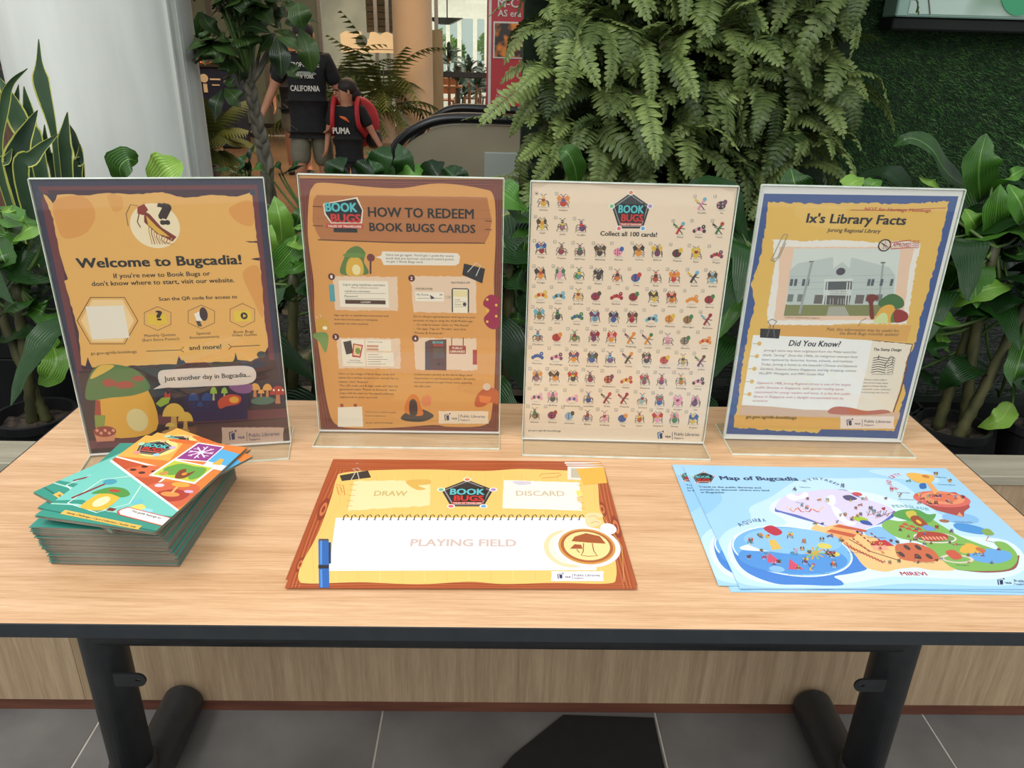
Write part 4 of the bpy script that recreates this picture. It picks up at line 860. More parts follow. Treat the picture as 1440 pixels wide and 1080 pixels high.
def person(px, Y, H, label, pose, kid=False, rz=0.0):
    g = aty(px, 120, Y); t = empty('person', (g.x,Y,0), label, 'person', rz=rz); s = H/1.72; J = {}; R_ = {}
    def j(n, x, y, z, r): J[n] = (x*s,y*s,z*s); R_[n] = (r[0]*s,r[1]*s) if hasattr(r,'__len__') else r*s
    hs = 1.28 if kid else 1.0
    j('pelvis',0,0,0.92,(0.15,0.11)); j('waist',0,0,1.06,(0.135,0.10)); j('chest',0,0,1.24,(0.16,0.11)); j('collar',0,0,1.38,(0.11,0.08)); j('neck',0,0,1.455,0.056)
    j('jaw',0,-0.02,1.51,0.062*hs); j('skull',0,-0.005,1.51+0.075*hs,(0.078*hs,0.092*hs)); j('crown',0,0.0,1.51+0.14*hs,(0.060*hs,0.07*hs))
    for sg, S in ((-1,'l'),(1,'r')):
        j('shoulder'+S, sg*0.165,0,1.39,0.062); e = pose['elbow'+S]; w = pose['wrist'+S]
        j('elbow'+S,*e,0.041); j('fore'+S,*[(e[i]*0.6+w[i]*0.4) for i in range(3)],0.036); j('wrist'+S,*w,0.026)
        k_, a_, f_ = pose['leg'+S]
        j('hip'+S,sg*0.085,0,0.86,0.095); j('knee'+S,*k_,0.056); j('calf'+S,*[k_[i]*0.65+a_[i]*0.35+(0.02 if i==1 else 0) for i in range(3)],0.056); j('ankle'+S,*a_,0.036); j('toe'+S,*f_,0.032)
    E = chain('pelvis','waist','chest','collar','neck','jaw','skull','crown')
    for S in 'lr': E += chain('collar','shoulder'+S,'elbow'+S,'fore'+S,'wrist'+S)+chain('pelvis','hip'+S,'knee'+S,'calf'+S,'ankle'+S,'toe'+S)
    for S, sg in (('l',-1),('r',1)):
        d = Vector(J['wrist'+S])-Vector(J['fore'+S]); hand(J, R_, E, 'wrist'+S, S, d, (0.2*sg,-1,0.1), s)
    figure(J, R_, E, 'body', M_skin, t, 'pelvis')
    # shirt with short sleeves
    V = lambda n: Vector(J[n]); TJ, TR = {}, {}
    for n, r in (('pelvis',(0.175,0.13)),('waist',(0.165,0.125)),('chest',(0.18,0.13)),('collar',(0.125,0.095))): TJ[n] = J[n]; TR[n] = (r[0]*s,r[1]*s)
    TJ['hem'] = (J['pelvis'][0],J['pelvis'][1],J['pelvis'][2]-0.10*s); TR['hem'] = (0.20*s,0.155*s)
    TJ['nk'] = (0,0,1.43*s); TR['nk'] = 0.07*s
    TE = chain('hem','pelvis','waist','chest','collar','nk')
    for S in 'lr':
        TJ['s'+S] = J['shoulder'+S]; TR['s'+S] = 0.08*s; TJ['u'+S] = tuple(V('shoulder'+S).lerp(V('elbow'+S),0.75)); TR['u'+S] = 0.07*s; TE += chain('collar','s'+S,'u'+S)
    figure(TJ, TR, TE, 'shirt', M_tee, t, 'pelvis')
    PJ, PR, PE = {'p':(0,0,0.90*s)}, {'p':(0.12*s,0.11*s)}, []
    for S in 'lr':
        PJ['h'+S] = tuple(V('hip'+S)+Vector((0,0,-0.06*s))); PR['h'+S] = 0.100*s; kn = V('knee'+S)
        if kid: PJ['k'+S] = tuple(kn); PR['k'+S] = 0.075*s; PJ['a'+S] = tuple(V('ankle'+S)+Vector((0,0,0.03))); PR['a'+S] = 0.06*s; PE += chain('p','h'+S,'k'+S,'a'+S)
        else: PJ['k'+S] = tuple(V('hip'+S).lerp(kn,0.95)); PR['k'+S] = 0.095*s; PE += chain('p','h'+S,'k'+S)
        sh = MB(); a = V('ankle'+S); f = V('toe'+S); sh.ball(tuple((a+f)/2+Vector((0,0,-0.02*s))), (0.05*s,0.13*s,0.045*s), 12); ob('shoe', (sh, M_black, True), t)
    figure(PJ, PR, PE, 'trousers' if kid else 'shorts', M_jean if kid else M_short, t, 'p')
    # head features turn with the head
    hd = Vector(J['skull']); R3 = Matrix.Rotation(pose.get('turn',0), 3, 'Z'); k_ = s*hs
    def hp(x,y,z): return tuple(hd+R3@Vector((x*k_,y*k_,z*k_)))
    mb = MB(); mb.ball(hp(0,0.018,0.035),(0.088*k_,0.10*k_,0.082*k_),16); mb.ball(hp(0,0.06,-0.02),(0.078*k_,0.06*k_,0.07*k_),12); ob('hair', (mb, M_hair, True), t)
    mb = MB(); mb.ball(hp(0,-0.105,-0.018),(0.013*k_,0.016*k_,0.02*k_),8); ob('nose', (mb, M_skin, True), t)
    for sx in (-1,1):
        ob('eye', (MB().ball(hp(sx*0.03,-0.088,0.008),(0.012*k_,0.008*k_,0.007*k_),8), M_hair, True), t)
        ob('ear', (MB().ball(hp(sx*0.083,0.0,-0.01),(0.012*k_,0.02*k_,0.03*k_),8), M_skin, True), t)
    ob('mouth', (MB().ball(hp(0,-0.090,-0.05),(0.022*k_,0.008*k_,0.005*k_),8), mat('lips',(150,84,76),0.5), True), t)
    return t, J, s
man, MJ, ms = person(432, 6.3, 1.54, 'person in a black printed T-shirt and grey shorts walking with a phone in hand', dict(
    elbowl=(-0.30,0.02,1.14), wristl=(-0.40,-0.10,0.92), elbowr=(0.27,0.05,1.12), wristr=(0.20,-0.10,0.92),
    legl=((-0.10,-0.10,0.50),(-0.10,0.02,0.08),(-0.11,-0.16,0.03)), legr=((0.10,0.02,0.48),(0.11,0.16,0.09),(0.12,0.02,0.03)), turn=0.15), rz=0.1)
for i, (s_, z, h, w) in enumerate((('AEROPOSTALE',1.34,0.035,0.26),('NEW YORK',1.25,0.03,0.16),('CALIFORNIA',1.15,0.045,0.24))):
    wall_text('shirt_lettering', s_, -w/2*ms, -0.154*ms, z*ms, h*ms, M_white, man, 0.03, w*ms)
ob('shirt_print', (MB().ball((0,-0.130*ms,1.285*ms),(0.09,0.018,0.018),10), mat('grey_print',(120,126,116),0.7,rgb2=(150,154,142),scale=40)), man)
w_ = Vector(MJ['wristl']); ph_ = ob('mobile_phone', (MB().box((-0.036,-0.006,-0.075),(0.036,0.006,0.075), bev=0.003), M_black))
ph_.location = man.location+Matrix.Rotation(0.1,3,'Z')@(w_+Vector((-0.04,-0.05,-0.07))); ph_.rotation_euler = (0.5,0.3,0.6)
tag(ph_, 'black mobile phone held low in the walking man\'s hand', 'phone')
boy, BJ, bs = person(486, 6.2, 1.11, 'child in a black T-shirt with a red backpack looking up at the adult', dict(
    elbowl=(-0.24,0.02,1.14), wristl=(-0.24,-0.16,0.98), elbowr=(0.29,0.0,1.14), wristr=(0.42,-0.04,0.93),
    legl=((-0.09,-0.08,0.50),(-0.09,0.0,0.08),(-0.10,-0.16,0.03)), legr=((0.09,0.04,0.48),(0.10,0.16,0.09),(0.10,0.02,0.03)), turn=-1.1), kid=True, rz=0.0)
wall_text('shirt_lettering', 'PUMA', -0.10, -0.098, 0.735, 0.045, M_white, boy, 0.05, 0.13)
mb = MB(); mb.tube(catmull([Vector((-0.04,-0.1,0.86)),Vector((0.0,-0.105,0.845)),Vector((0.03,-0.1,0.82))],6),[0.004,0.008,0.011,0.012,0.010,0.006,0.003],6); ob('shirt_emblem', (mb, mat('orange_print',(232,110,50),0.6)), boy)
for sx in (-1,1):
    ob('backpack_strap', (MB().tube(catmull([Vector((sx*0.085,0.09,0.93)),Vector((sx*0.09,0.0,0.99)),Vector((sx*0.09,-0.095,0.92)),Vector((sx*0.10,-0.10,0.80)),Vector((sx*0.12,0.02,0.72))],12), 0.018, 8), M_redbag, True), boy)
bp_ = MB(); bp_.ball((0.07,0.17,0.80),(0.15,0.09,0.19),14); ob('backpack', (bp_, M_redbag, True), boy)
bp_ = MB(); bp_.ball((0.17,0.15,0.68),(0.07,0.07,0.08),10); ob('backpack_pocket', (bp_, M_black, True), boy)
# a third person, only lower legs in view behind the man
third, _, _ = person(412, 9.0, 1.5, 'person mostly hidden behind the walking man, only bare legs and dark shorts showing', dict(
    elbowl=(-0.24,0.04,1.12), wristl=(-0.24,-0.06,0.88), elbowr=(0.24,0.0,1.12), wristr=(0.24,-0.1,0.88),
    legl=((-0.10,0.0,0.50),(-0.10,0.1,0.08),(-0.11,-0.05,0.03)), legr=((0.10,-0.1,0.5),(0.12,-0.08,0.08),(0.12,-0.24,0.03)), turn=0.4), rz=0.3)
# ================================================================ TABLE
TX0, TX1, TY0, TY1 = -0.735, 0.760, 0.671, 1.266
table = empty('folding_table', ((TX0+TX1)/2, (TY0+TY1)/2, 0), 'beech-topped folding table with black edging and black tubular T legs', 'table')
tl = Vector(table.location)
def tb_(o): return o
hx_, hy_ = (TX1-TX0)/2, (TY1-TY0)/2
ob('tabletop', (MB().box((-hx_+0.001,-hy_+0.001,ZT-0.0175),(hx_-0.001,hy_-0.001,ZT), bev=0.0006), M_table), table)
mb = MB(); e = 0.0012; zt = ZT-0.0006; zb = ZT-0.0187
mb.box((-hx_-e,-hy_-e,zb),(hx_+e,-hy_+0.001,zt)); mb.box((-hx_-e,hy_-0.001,zb),(hx_+e,hy_+e,zt)); mb.box((-hx_-e,-hy_+0.001,zb),(-hx_+0.001,hy_-0.001,zt)); mb.box((hx_-0.001,-hy_+0.001,zb),(hx_+e,hy_-0.001,zt)); ob('edging', (mb, M_band), table)
yb = 1.015-tl.y
ob('stretcher', (MB().tube([(-0.67,yb,0.432),(0.685,yb,0.432)], 0.030, 18), M_black, True), table)
for sg, x, tab in ((-1,-0.662-tl.x,1),(1,0.708-tl.x,-1)):
    lg = ob('leg', (MB().tube([(x,yb+0.01,0.095),(x,yb+0.01,ZT-0.03)], 0.0365, 28), M_black, True), table)
    ob('collar', (MB().lathe([(0.0365,0.07),(0.041,0.085),(0.041,0.108),(0.0365,0.112)], (x,yb+0.01,0), 28), M_black, True), lg)
    ft = ob('foot', (MB().tube([(x-0.01*sg,-0.26,0.048),(x-0.01*sg,0.255,0.048)], 0.042, 22, caps=False).ball((x-0.01*sg,0.255,0.048),(0.042,0.018,0.042),16).ball((x-0.01*sg,-0.26,0.048),(0.042,0.018,0.042),16), M_black, True), table)
    ob('glide', (MB().lathe([(0.0005,0),(0.02,0),(0.02,0.008)], (x-0.01*sg,0.2,0), 14).lathe([(0.0005,0),(0.02,0),(0.02,0.008)], (x-0.01*sg,-0.2,0), 14), M_black), ft)
    # slotted bracket tab
    w, h = 0.040, 0.0135; c = (x+tab*0.068, 0.346); n = 10
    out = [(c[0]-tab*w, c[1]-h)]+[(c[0]+tab*h*math.cos(a), c[1]+h*math.sin(a)) for a in [(-0.5+i/n)*math.pi for i in range(n+1)]]+[(c[0]-tab*w, c[1]+h)]
    hole = [(c[0]-0.004, c[1]-0.0022),(c[0]+0.004, c[1]-0.0022),(c[0]+0.004, c[1]+0.0022),(c[0]-0.004, c[1]+0.0022)]
    bm = bmesh.new(); vs = []
    cu = bpy.data.curves.new('tab','CURVE'); cu.dimensions = '2D'; cu.fill_mode = 'BOTH'; cu.extrude = 0.002
    for pp in (out, hole):
        sp_ = cu.splines.new('POLY'); sp_.points.add(len(pp)-1); sp_.use_cyclic_u = True
        for q_, v_ in zip(sp_.points, pp): q_.co = (v_[0], v_[1], 0, 1)
    tmp = bpy.data.objects.new('tab', cu); me = bpy.data.meshes.new_from_object(tmp); bpy.data.objects.remove(tmp); bm.free()
    me.materials.clear(); me.materials.append(M_black); o = ob('bracket_tab', me, lg); o.rotation_euler = (math.pi/2,0,0); o.location = (0,yb-0.03,0)

# ================================================================ PRINTED SHEETS
class Art:
    """flat print drawn in image-crop coordinates, projected on to the sheet's own plane"""
    def __init__(s, crop, o, ang, vertical, w, h):
        s.crop = crop; s.o = Vector(o); s.vert = vertical; s.e = Vector((math.cos(ang), math.sin(ang), 0)); s.n = Vector((-math.sin(ang), math.cos(ang), 0))
        s.shape = MB(); s.txt = MB(); s.l = 1; s.w, s.h = w, h; s.rn = random.Random(int(w*1e4)+int(o[0]*977))
    def uv(s, x, y):
        a, b, k = s.crop; d = ray(a+x/k, b+y/k)
        if s.vert: t = (s.o-CC).dot(s.n)/d.dot(s.n); p = CC+d*t-s.o; return (p.dot(s.e), p.z)
        t = (s.o.z-CC.z)/d.z; p = CC+d*t-s.o; return (p.dot(s.e), p.dot(s.n))
    def put(s, mb, uvs, faces, c, dz=None):
        if s.vert: h0 = 0.004; W=s.w/2-0.0004; uvs = [(min(max(u,-W),W), min(max(v,0.004),s.h-0.002)) for u,v in uvs]
        else: W, H = s.w/2-0.0003, s.h/2-0.0003; uvs = [(min(max(u,-W),W), min(max(v,-H),H)) for u,v in uvs]
        s.cnt = getattr(s, 'cnt', 0)+1; z = s.l*5e-5+0.0002+(s.cnt % 24)*2e-6
        dz = dz or [0.0]*len(uvs)
        V = [(u,-z-w_,v) if s.vert else (u,v,z+w_) for (u,v),w_ in zip(uvs, dz)]
        if len(faces) == 1 and len(V) > 4: faces = [tuple(t) for t in tessellate_polygon([[Vector((u,v,0)) for u,v in uvs]])]
        mb.add(V, faces, col=lin(c))
    def poly(s, pts, c, jit=0.0, sub=0):
        if sub:
            q = []
            for i in range(len(pts)):
                a, b = pts[i], pts[(i+1)%len(pts)]; L = math.hypot(b[0]-a[0], b[1]-a[1]); n = max(1,int(L/sub))
                for k in range(n):
                    t = k/n; q.append((a[0]+(b[0]-a[0])*t+s.rn.uniform(-jit,jit), a[1]+(b[1]-a[1])*t+s.rn.uniform(-jit,jit)))
            pts = q
        s.put(s.shape, [s.uv(*p) for p in pts], [tuple(range(len(pts)))], c)
    def smooth(s, pts, c, n=5):
        m = len(pts); out = []
        for i in range(m):
            a,b,c_,d = [Vector((*pts[(i+k-1)%m],0)) for k in range(4)]
            for j in range(n):
                u = j/n; v = 0.5*((2*b)+(c_-a)*u+(2*a-5*b+4*c_-d)*u*u+(3*b-a-3*c_+d)*u**3); out.append((v.x,v.y))
        s.poly(out, c)
    def box(s, x0, y0, x1, y1):
        u0 = s.uv(x0,(y0+y1)/2)[0]; u1 = s.uv(x1,(y0+y1)/2)[0]; v0 = s.uv((x0+x1)/2,y1)[1]; v1 = s.uv((x0+x1)/2,y0)[1]; return u0,v0,u1,v1
    def rect(s, x0, y0, x1, y1, c, r=0):
        u0,v0,u1,v1 = s.box(x0,y0,x1,y1)
        if not r: P = [(u0,v0),(u1,v0),(u1,v1),(u0,v1)]
        else:
            R_ = min(abs(u1-u0),abs(v1-v0))*r; P = []
            for cx, cy, a0 in ((u1-R_,v0+R_,-90),(u1-R_,v1-R_,0),(u0+R_,v1-R_,90),(u0+R_,v0+R_,180)):
                P += [(cx+R_*math.cos(math.radians(a0+k*22.5)), cy+R_*math.sin(math.radians(a0+k*22.5))) for k in range(5)]
        s.put(s.shape, P, [tuple(range(len(P)))], c)
    def ell(s, x0, y0, x1, y1, c, n=24, rot=0):
        u0,v0,u1,v1 = s.box(x0,y0,x1,y1); cx,cy,a,b = (u0+u1)/2,(v0+v1)/2,(u1-u0)/2,(v1-v0)/2; cr, sr = math.cos(rot), math.sin(rot)
        s.put(s.shape, [(cx+a*math.cos(t)*cr-b*math.sin(t)*sr, cy+a*math.cos(t)*sr+b*math.sin(t)*cr) for t in [2*math.pi*k/n for k in range(n)]], [tuple(range(n))], c)
    def ring(s, x0, y0, x1, y1, w, c, n=24):
        s.ell(x0,y0,x1,y1,c,n)
    def line(s, pts, w, c):
        P = [Vector((*s.uv(*p),0)) for p in pts]; w = w*abs(s.uv(pts[0][0]+1,pts[0][1])[0]-s.uv(*pts[0])[0])/2
        L_, R_ = [], []
        for i, p in enumerate(P):
            T = (P[min(i+1,len(P)-1)]-P[max(i-1,0)]).normalized(); N = Vector((-T.y,T.x,0)); L_.append((p+N*w)[:2]); R_.append((p-N*w)[:2])
        n = len(P); s.put(s.shape, L_+R_, [(i,i+1,n+i+1,n+i) for i in range(n-1)], c)
    def text(s, t, x0, y0, x1, h, c, bold=0.0, y1=None, slant=0.0, keep=False):
        """baseline from (x0,y0) to (x1,y1); h = cap height in crop pixels"""
        y1 = y0 if y1 is None else y1; a = s.uv(x0,y0); b = s.uv(x1,y1); v = (a[1]+b[1])/2 if y1 == y0 or not keep else None
        V, F = TC(t, bold); xs = [q[0] for q in V]
        if not xs: return
        m0, m1 = min(xs), max(xs); hh = abs(s.uv((x0+x1)/2,(y0+y1)/2)[1]-s.uv((x0+x1)/2,(y0+y1)/2-h)[1])/0.71
        kx = (b[0]-a[0])/(m1-m0); sl = (b[1]-a[1])/(b[0]-a[0]) if keep else 0; vb = a[1] if keep else v
        s.put(s.txt, [(a[0]+(q[0]-m0)*kx+q[1]*hh*slant, vb+q[1]*hh+(q[0]-m0)*kx*sl) for q in V], F, c, [q[2] for q in V])
    def arc_text(s, t, pts, h, c, bold=0.02):
        n = len(t); 
        C = catmull([(*p,0) for p in pts], n)
        for i, ch in enumerate(t):
            if ch != ' ':
                p, q = C[i], C[i+1]; a = s.uv(p.x,p.y); b = s.uv(q.x,q.y); V, F = TC(ch, bold); xs=[w[0] for w in V]; m0,m1=min(xs),max(xs)
                d = Vector((b[0]-a[0],b[1]-a[1])); nn = Vector((-d.y,d.x)).normalized(); hh = abs(s.uv(p.x,p.y)[1]-s.uv(p.x,p.y-h)[1])/0.71
                s.put(s.txt, [tuple(Vector(a)+d*0.8*((w[0]-m0)/max(0.2,m1-m0))+nn*w[1]*hh) for w in V], F, c, [w[2] for w in V])
    def finish(s, parent, nm='artwork'):
        ob(nm, (s.shape, M_print), parent)
        if s.txt.v: ob('lettering', (s.txt, M_print), parent)

INKC = (40,36,34)
def logo(A, x0, y0, x1, y1, pent=True, l=6):
    """the pentagon emblem with BOOK BUGS in it"""
    W, H = x1-x0, y1-y0; X = lambda u: x0+u*W; Y = lambda v: y0+v*H
    if pent:
        pts = [(0.5,0.02),(0.98,0.38),(0.80,0.97),(0.20,0.97),(0.02,0.38)]
        A.l = l; A.poly([(X(a),Y(b)) for a,b in pts], (52,50,52)); A.l = l+1; A.poly([(X(0.5+(a-0.5)*0.9),Y(0.52+(b-0.52)*0.9)) for a,b in pts], (150,148,146)); A.l = l+2; A.poly([(X(0.5+(a-0.5)*0.84),Y(0.52+(b-0.52)*0.84)) for a,b in pts], (40,40,42))
        A.l = l+3
        for (a,b), c in zip(pts, ((226,160,110),(206,180,220),(170,214,236),(240,150,150),(180,224,190))):
            A.ell(X(a)-W*0.075,Y(b)-H*0.075,X(a)+W*0.075,Y(b)+H*0.075,(244,238,226),14); 
        A.l = l+4
        for (a,b), c in zip(pts, ((226,130,80),(176,140,200),(110,170,220),(230,100,110),(120,190,140))): A.ell(X(a)-W*0.05,Y(b)-H*0.05,X(a)+W*0.05,Y(b)+H*0.05,c,12)
    A.l = l+5; A.poly([(X(0.16),Y(0.36)),(X(0.84),Y(0.30)),(X(0.86),Y(0.52)),(X(0.82),Y(0.76)),(X(0.24),Y(0.80)),(X(0.22),Y(0.60))], (28,28,30))
    A.l = l+6; A.text('BOOK', X(0.18),Y(0.56),X(0.82),H*0.21,(92,190,196),0.045); A.text('BUGS', X(0.25),Y(0.78),X(0.80),H*0.19,(206,52,48),0.05)
    A.rect(X(0.22),Y(0.82),X(0.78),Y(0.90),(196,66,56)); A.l = l+7; A.text('TALES OF TRAVELLERS', X(0.24),Y(0.885),X(0.76),H*0.045,(246,236,220),0.03)
def nlb(A, x0, y0, x1, y1, l=6, paper=(236,222,204), c=(40,52,96)):
    W, H = x1-x0, y1-y0; X = lambda u: x0+u*W; Y = lambda v: y0+v*H
    if paper:
        A.l = l; A.poly([(x0,y0),(x1,y0),(x1-W*0.01,Y(0.5)),(x1,y1),(x0,y1),(x0+W*0.01,Y(0.5))], paper, 0.8, 8)
    A.l = l+1
    for k in range(3): A.poly([(X(0.115+0.018*k),Y(0.30+0.04*k)),(X(0.185+0.012*k),Y(0.22+0.04*k)),(X(0.19+0.012*k),Y(0.66+0.03*k)),(X(0.13+0.018*k),Y(0.78-0.02*k))], c if k != 1 else paper or (190,220,240)); A.l += 1
    A.poly([(X(0.20),Y(0.2)),(X(0.235),Y(0.14)),(X(0.24),Y(0.30))], c)
    A.text('NLB', X(0.27),Y(0.66),X(0.37),H*0.14,c,0.03); A.line([(X(0.405),Y(0.25)),(X(0.405),Y(0.82))],1.5,c)
    A.text('Public Libraries', X(0.44),Y(0.52),X(0.93),H*0.22,c,0.01); A.text('Singapore', X(0.44),Y(0.76),X(0.62),H*0.14,c,0.0)
def bug(A, cx, cy, r, seed, l=5):
    """small generic insect picture"""
    rn = random.Random(seed); pal = [(196,60,50),(226,140,50),(70,120,70),(60,90,150),(150,110,70),(120,60,90),(220,180,60),(70,60,60),(230,150,170),(110,170,190),(160,40,50),(90,70,50)]
    c1, c2, c3 = rn.choice(pal), rn.choice(pal), rn.choice(pal); kind = rn.random(); lean = rn.uniform(-0.5,0.5)
    A.l = l; A.ell(cx-r*0.6,cy+r*0.78,cx+r*0.6,cy+r*0.95,(206,192,176),12)
    if kind < 0.16:            # crawling, segmented body
        A.l = l+1
        for k in range(5): A.ell(cx-r*0.85+k*r*0.34,cy+r*(0.1-0.3*math.sin(k*0.8)),cx-r*0.35+k*r*0.34,cy+r*(0.65-0.3*math.sin(k*0.8)),c1 if k%2 else c2,12); A.l += 0.4
        A.l = l+4; A.ell(cx+r*0.4,cy-r*0.5,cx+r*0.95,cy+r*0.1,c2,12); A.l = l+5; A.ell(cx+r*0.62,cy-r*0.3,cx+r*0.74,cy-r*0.16,(250,246,240),8); return
    if kind < 0.30:            # round dome body
        A.l = l+1; A.ell(cx-r*0.75,cy-r*0.4,cx+r*0.55,cy+r*0.75,c1,16); A.l = l+2; A.ell(cx+r*0.15,cy-r*0.6,cx+r*0.75,cy+r*0.1,c3,12); A.line([(cx-r*0.1,cy-r*0.4),(cx-r*0.15,cy+r*0.7)],r*0.08,(60,46,42))
        A.l = l+3
        for k in range(4): A.ell(cx-r*0.55+(k%2)*r*0.55,cy-r*0.15+(k//2)*r*0.42,cx-r*0.33+(k%2)*r*0.55,cy+r*0.07+(k//2)*r*0.42,c2,8)
        return
    if kind > 0.86:            # slender striding body
        A.l = l+1; A.line([(cx-r*0.5,cy+r*0.8),(cx-r*0.1,cy+r*0.1),(cx+r*0.4,cy-r*0.5)],r*0.34,c1); A.line([(cx-r*0.1,cy+r*0.1),(cx-r*0.7,cy-r*0.2)],r*0.1,(60,46,42)); A.line([(cx,cy),(cx+r*0.7,cy+r*0.1)],r*0.1,(60,46,42)); A.line([(cx-r*0.1,cy+r*0.2),(cx+r*0.35,cy+r*0.8)],r*0.12,(60,46,42))
        A.l = l+2; A.ell(cx+r*0.15,cy-r*0.9,cx+r*0.7,cy-r*0.35,c2,12); A.poly([(cx-r*0.1,cy-r*0.1),(cx-r*0.9,cy-r*0.8),(cx-r*0.95,cy-r*0.4)],c3); return
    A.l = l+1
    for sg in (-1,1):
        for k in range(3): y = cy-0.1*r+k*r*0.3; A.line([(cx,y),(cx+sg*r*0.55,y+r*rn.uniform(-0.3,0.1)),(cx+sg*r*rn.uniform(0.6,0.85),y+r*0.35)], r*0.09, (60,46,42))
        if kind > 0.45:
            w = rn.uniform(0.6,0.95); A.poly([(cx,cy-r*0.2),(cx+sg*r*w*0.6,cy-r*0.85),(cx+sg*r*w,cy-r*0.5),(cx+sg*r*w*0.8,cy+r*0.05)], c3)
        A.line([(cx,cy-r*0.6),(cx+sg*r*0.25,cy-r*0.9),(cx+sg*r*0.45,cy-r*0.95)], r*0.07, (60,46,42))
    A.l = l+2; A.ell(cx-r*(0.30+0.2*rn.random())-lean*r*0.2,cy-r*0.2,cx+r*(0.30+0.2*rn.random())-lean*r*0.2,cy+r*0.75,c1,14); A.l = l+3
    A.ell(cx-r*0.26,cy-r*0.40,cx+r*0.26,cy+r*0.1,c2,12)
    if kind < 0.5:
        for k in range(3): A.line([(cx-r*0.3,cy+r*(0.2+k*0.17)),(cx+r*0.25,cy+r*(0.22+k*0.17))], r*0.07, c3)
    A.l = l+4; A.ell(cx-r*0.22,cy-r*0.72,cx+r*0.22,cy-r*0.28,c1 if kind > 0.3 else c2,12)
    A.l = l+5
    for sg in (-1,1): A.ell(cx+sg*r*0.1-r*0.05,cy-r*0.58,cx+sg*r*0.1+r*0.05,cy-r*0.46,(250,246,240),8)
def mushroom(A, x, y, w, h, cap, stem, l=6, dots=False):
    A.l = l; A.poly([(x-w*0.10,y-h*0.6),(x+w*0.10,y-h*0.6),(x+w*0.16,y),(x-w*0.16,y)], stem); A.l = l+1
    A.poly([(x+w*0.5*math.cos(math.pi*k/10), y-h*0.5-h*0.5*math.sin(math.pi*k/10)) for k in range(11)], cap)
    if dots:
        A.l = l+2
        for k in (-0.25,0.05,0.3): A.ell(x+k*w-w*0.06,y-h*0.82,x+k*w+w*0.06,y-h*0.70,(246,230,200),8)

# ---------------------------------------------------------------- acrylic stands
HOLD = [(-0.478,1.073,0.176),(-0.142,1.141,0.004),(0.197,1.119,-0.023),(0.537,1.133,-0.013)]
HN = ['clear acrylic stand holding the dark-bordered welcome poster','clear acrylic stand holding the wooden-framed how-to-redeem poster','clear acrylic stand holding the pale poster of a hundred cards','clear acrylic stand holding the blue-bordered library facts poster']
W_H, H_H = 0.300, 0.421
def holder(i):
    x, y, a = HOLD[i]; t = empty('acrylic_stand', (x,y,ZT), HN[i], 'sign stand', 'clear acrylic poster stands', a); hw = W_H/2
    ob('front_sheet', (MB().box((-hw,-0.0035,0.0042),(hw,-0.0012,H_H)), M_acr), t)
    ob('back_sheet', (MB().box((-hw,0.0012,0.0042),(hw,0.0035,H_H)), M_acr), t)
    ob('base_plate', (MB().box((-hw,-0.055,0.0002),(hw,0.055,0.0036), bev=0.0004), M_acrbase), t)
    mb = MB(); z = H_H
    mb.box((-hw,-0.0034,z),(hw,0.0034,z+0.0012)); mb.box((-hw-0.0008,-0.0034,0.004),(-hw,0.0034,z)); mb.box((hw,-0.0034,0.004),(hw+0.0008,0.0034,z)); ob('edge_glint', (mb, M_acredge), t)  # pale strips carry the painted glint of the sheet edges
    mb = MB(); mb.box((-hw,-0.0556,0.0004),(hw,-0.0549,0.0034)); mb.box((-hw-0.0006,-0.055,0.0004),(-hw+0.0001,0.055,0.0034)); mb.box((hw-0.0001,-0.055,0.0004),(hw+0.0006,0.055,0.0034)); ob('base_glint', (mb, M_acredge), t)
    mb = MB(); mb.box((-hw,-0.0045,0.0037),(hw,0.0045,0.0052)); ob('weld_bead', (mb, M_white), t)  # bead in white, painting the bright line along the panel foot
for i in range(4): holder(i)
PAPER = [mat('dark_poster_paper',(58,40,44),0.5), mat('orange_poster_paper',(222,158,88),0.5), mat('beige_poster_paper',(224,198,172),0.5), mat('white_poster_paper',(226,220,214),0.5)]
def poster(i, label, crop):
    x, y, a = HOLD[i]; w, h = 0.297, 0.420
    o = ob('poster', (MB().box((-w/2,-0.0001,0.003),(w/2,0.0001,h)), PAPER[i])); o.location = (x,y,ZT+0.0012); o.rotation_euler = (0,0,a)
    tag(o, label, 'poster', 'A3 posters in acrylic stands'); return o, Art(crop, (x,y,ZT+0.0012), a, True, w, h)

# ---- poster 1: welcome
o, A = poster(0, 'dark maroon-framed poster reading Welcome to Bugcadia with mushrooms along its foot', (30,240,2.633))
CREAM = (234,176,96)
A.l=1; A.poly([(30,35),(895,32),(985,1008),(250,1060)], (56,52,74)); A.l=2; A.poly([(62,58),(872,52),(940,722),(210,760)], (112,54,58)); A.l=3; A.poly([(100,72),(850,70),(918,705),(226,738)], (70,36,48))
A.l=1; 
A.l=4; A.poly([(212,742),(945,700),(990,1005),(262,1052)], (64,42,44)); A.l=5; A.poly([(500,905),(980,880),(985,915),(505,940)],(112,60,64)); A.poly([(500,790),(975,780),(978,860),(505,900)],(48,36,52)); A.poly([(600,830),(840,820),(838,920),(640,930)],(58,38,70))
A.poly([(245,1000),(640,975),(645,1000),(250,1030)],(112,60,70)); A.poly([(640,940),(990,918),(996,1003),(642,1020)],(92,60,58)); A.poly([(535,960),(650,945),(640,1020),(540,1020)],(120,76,60))
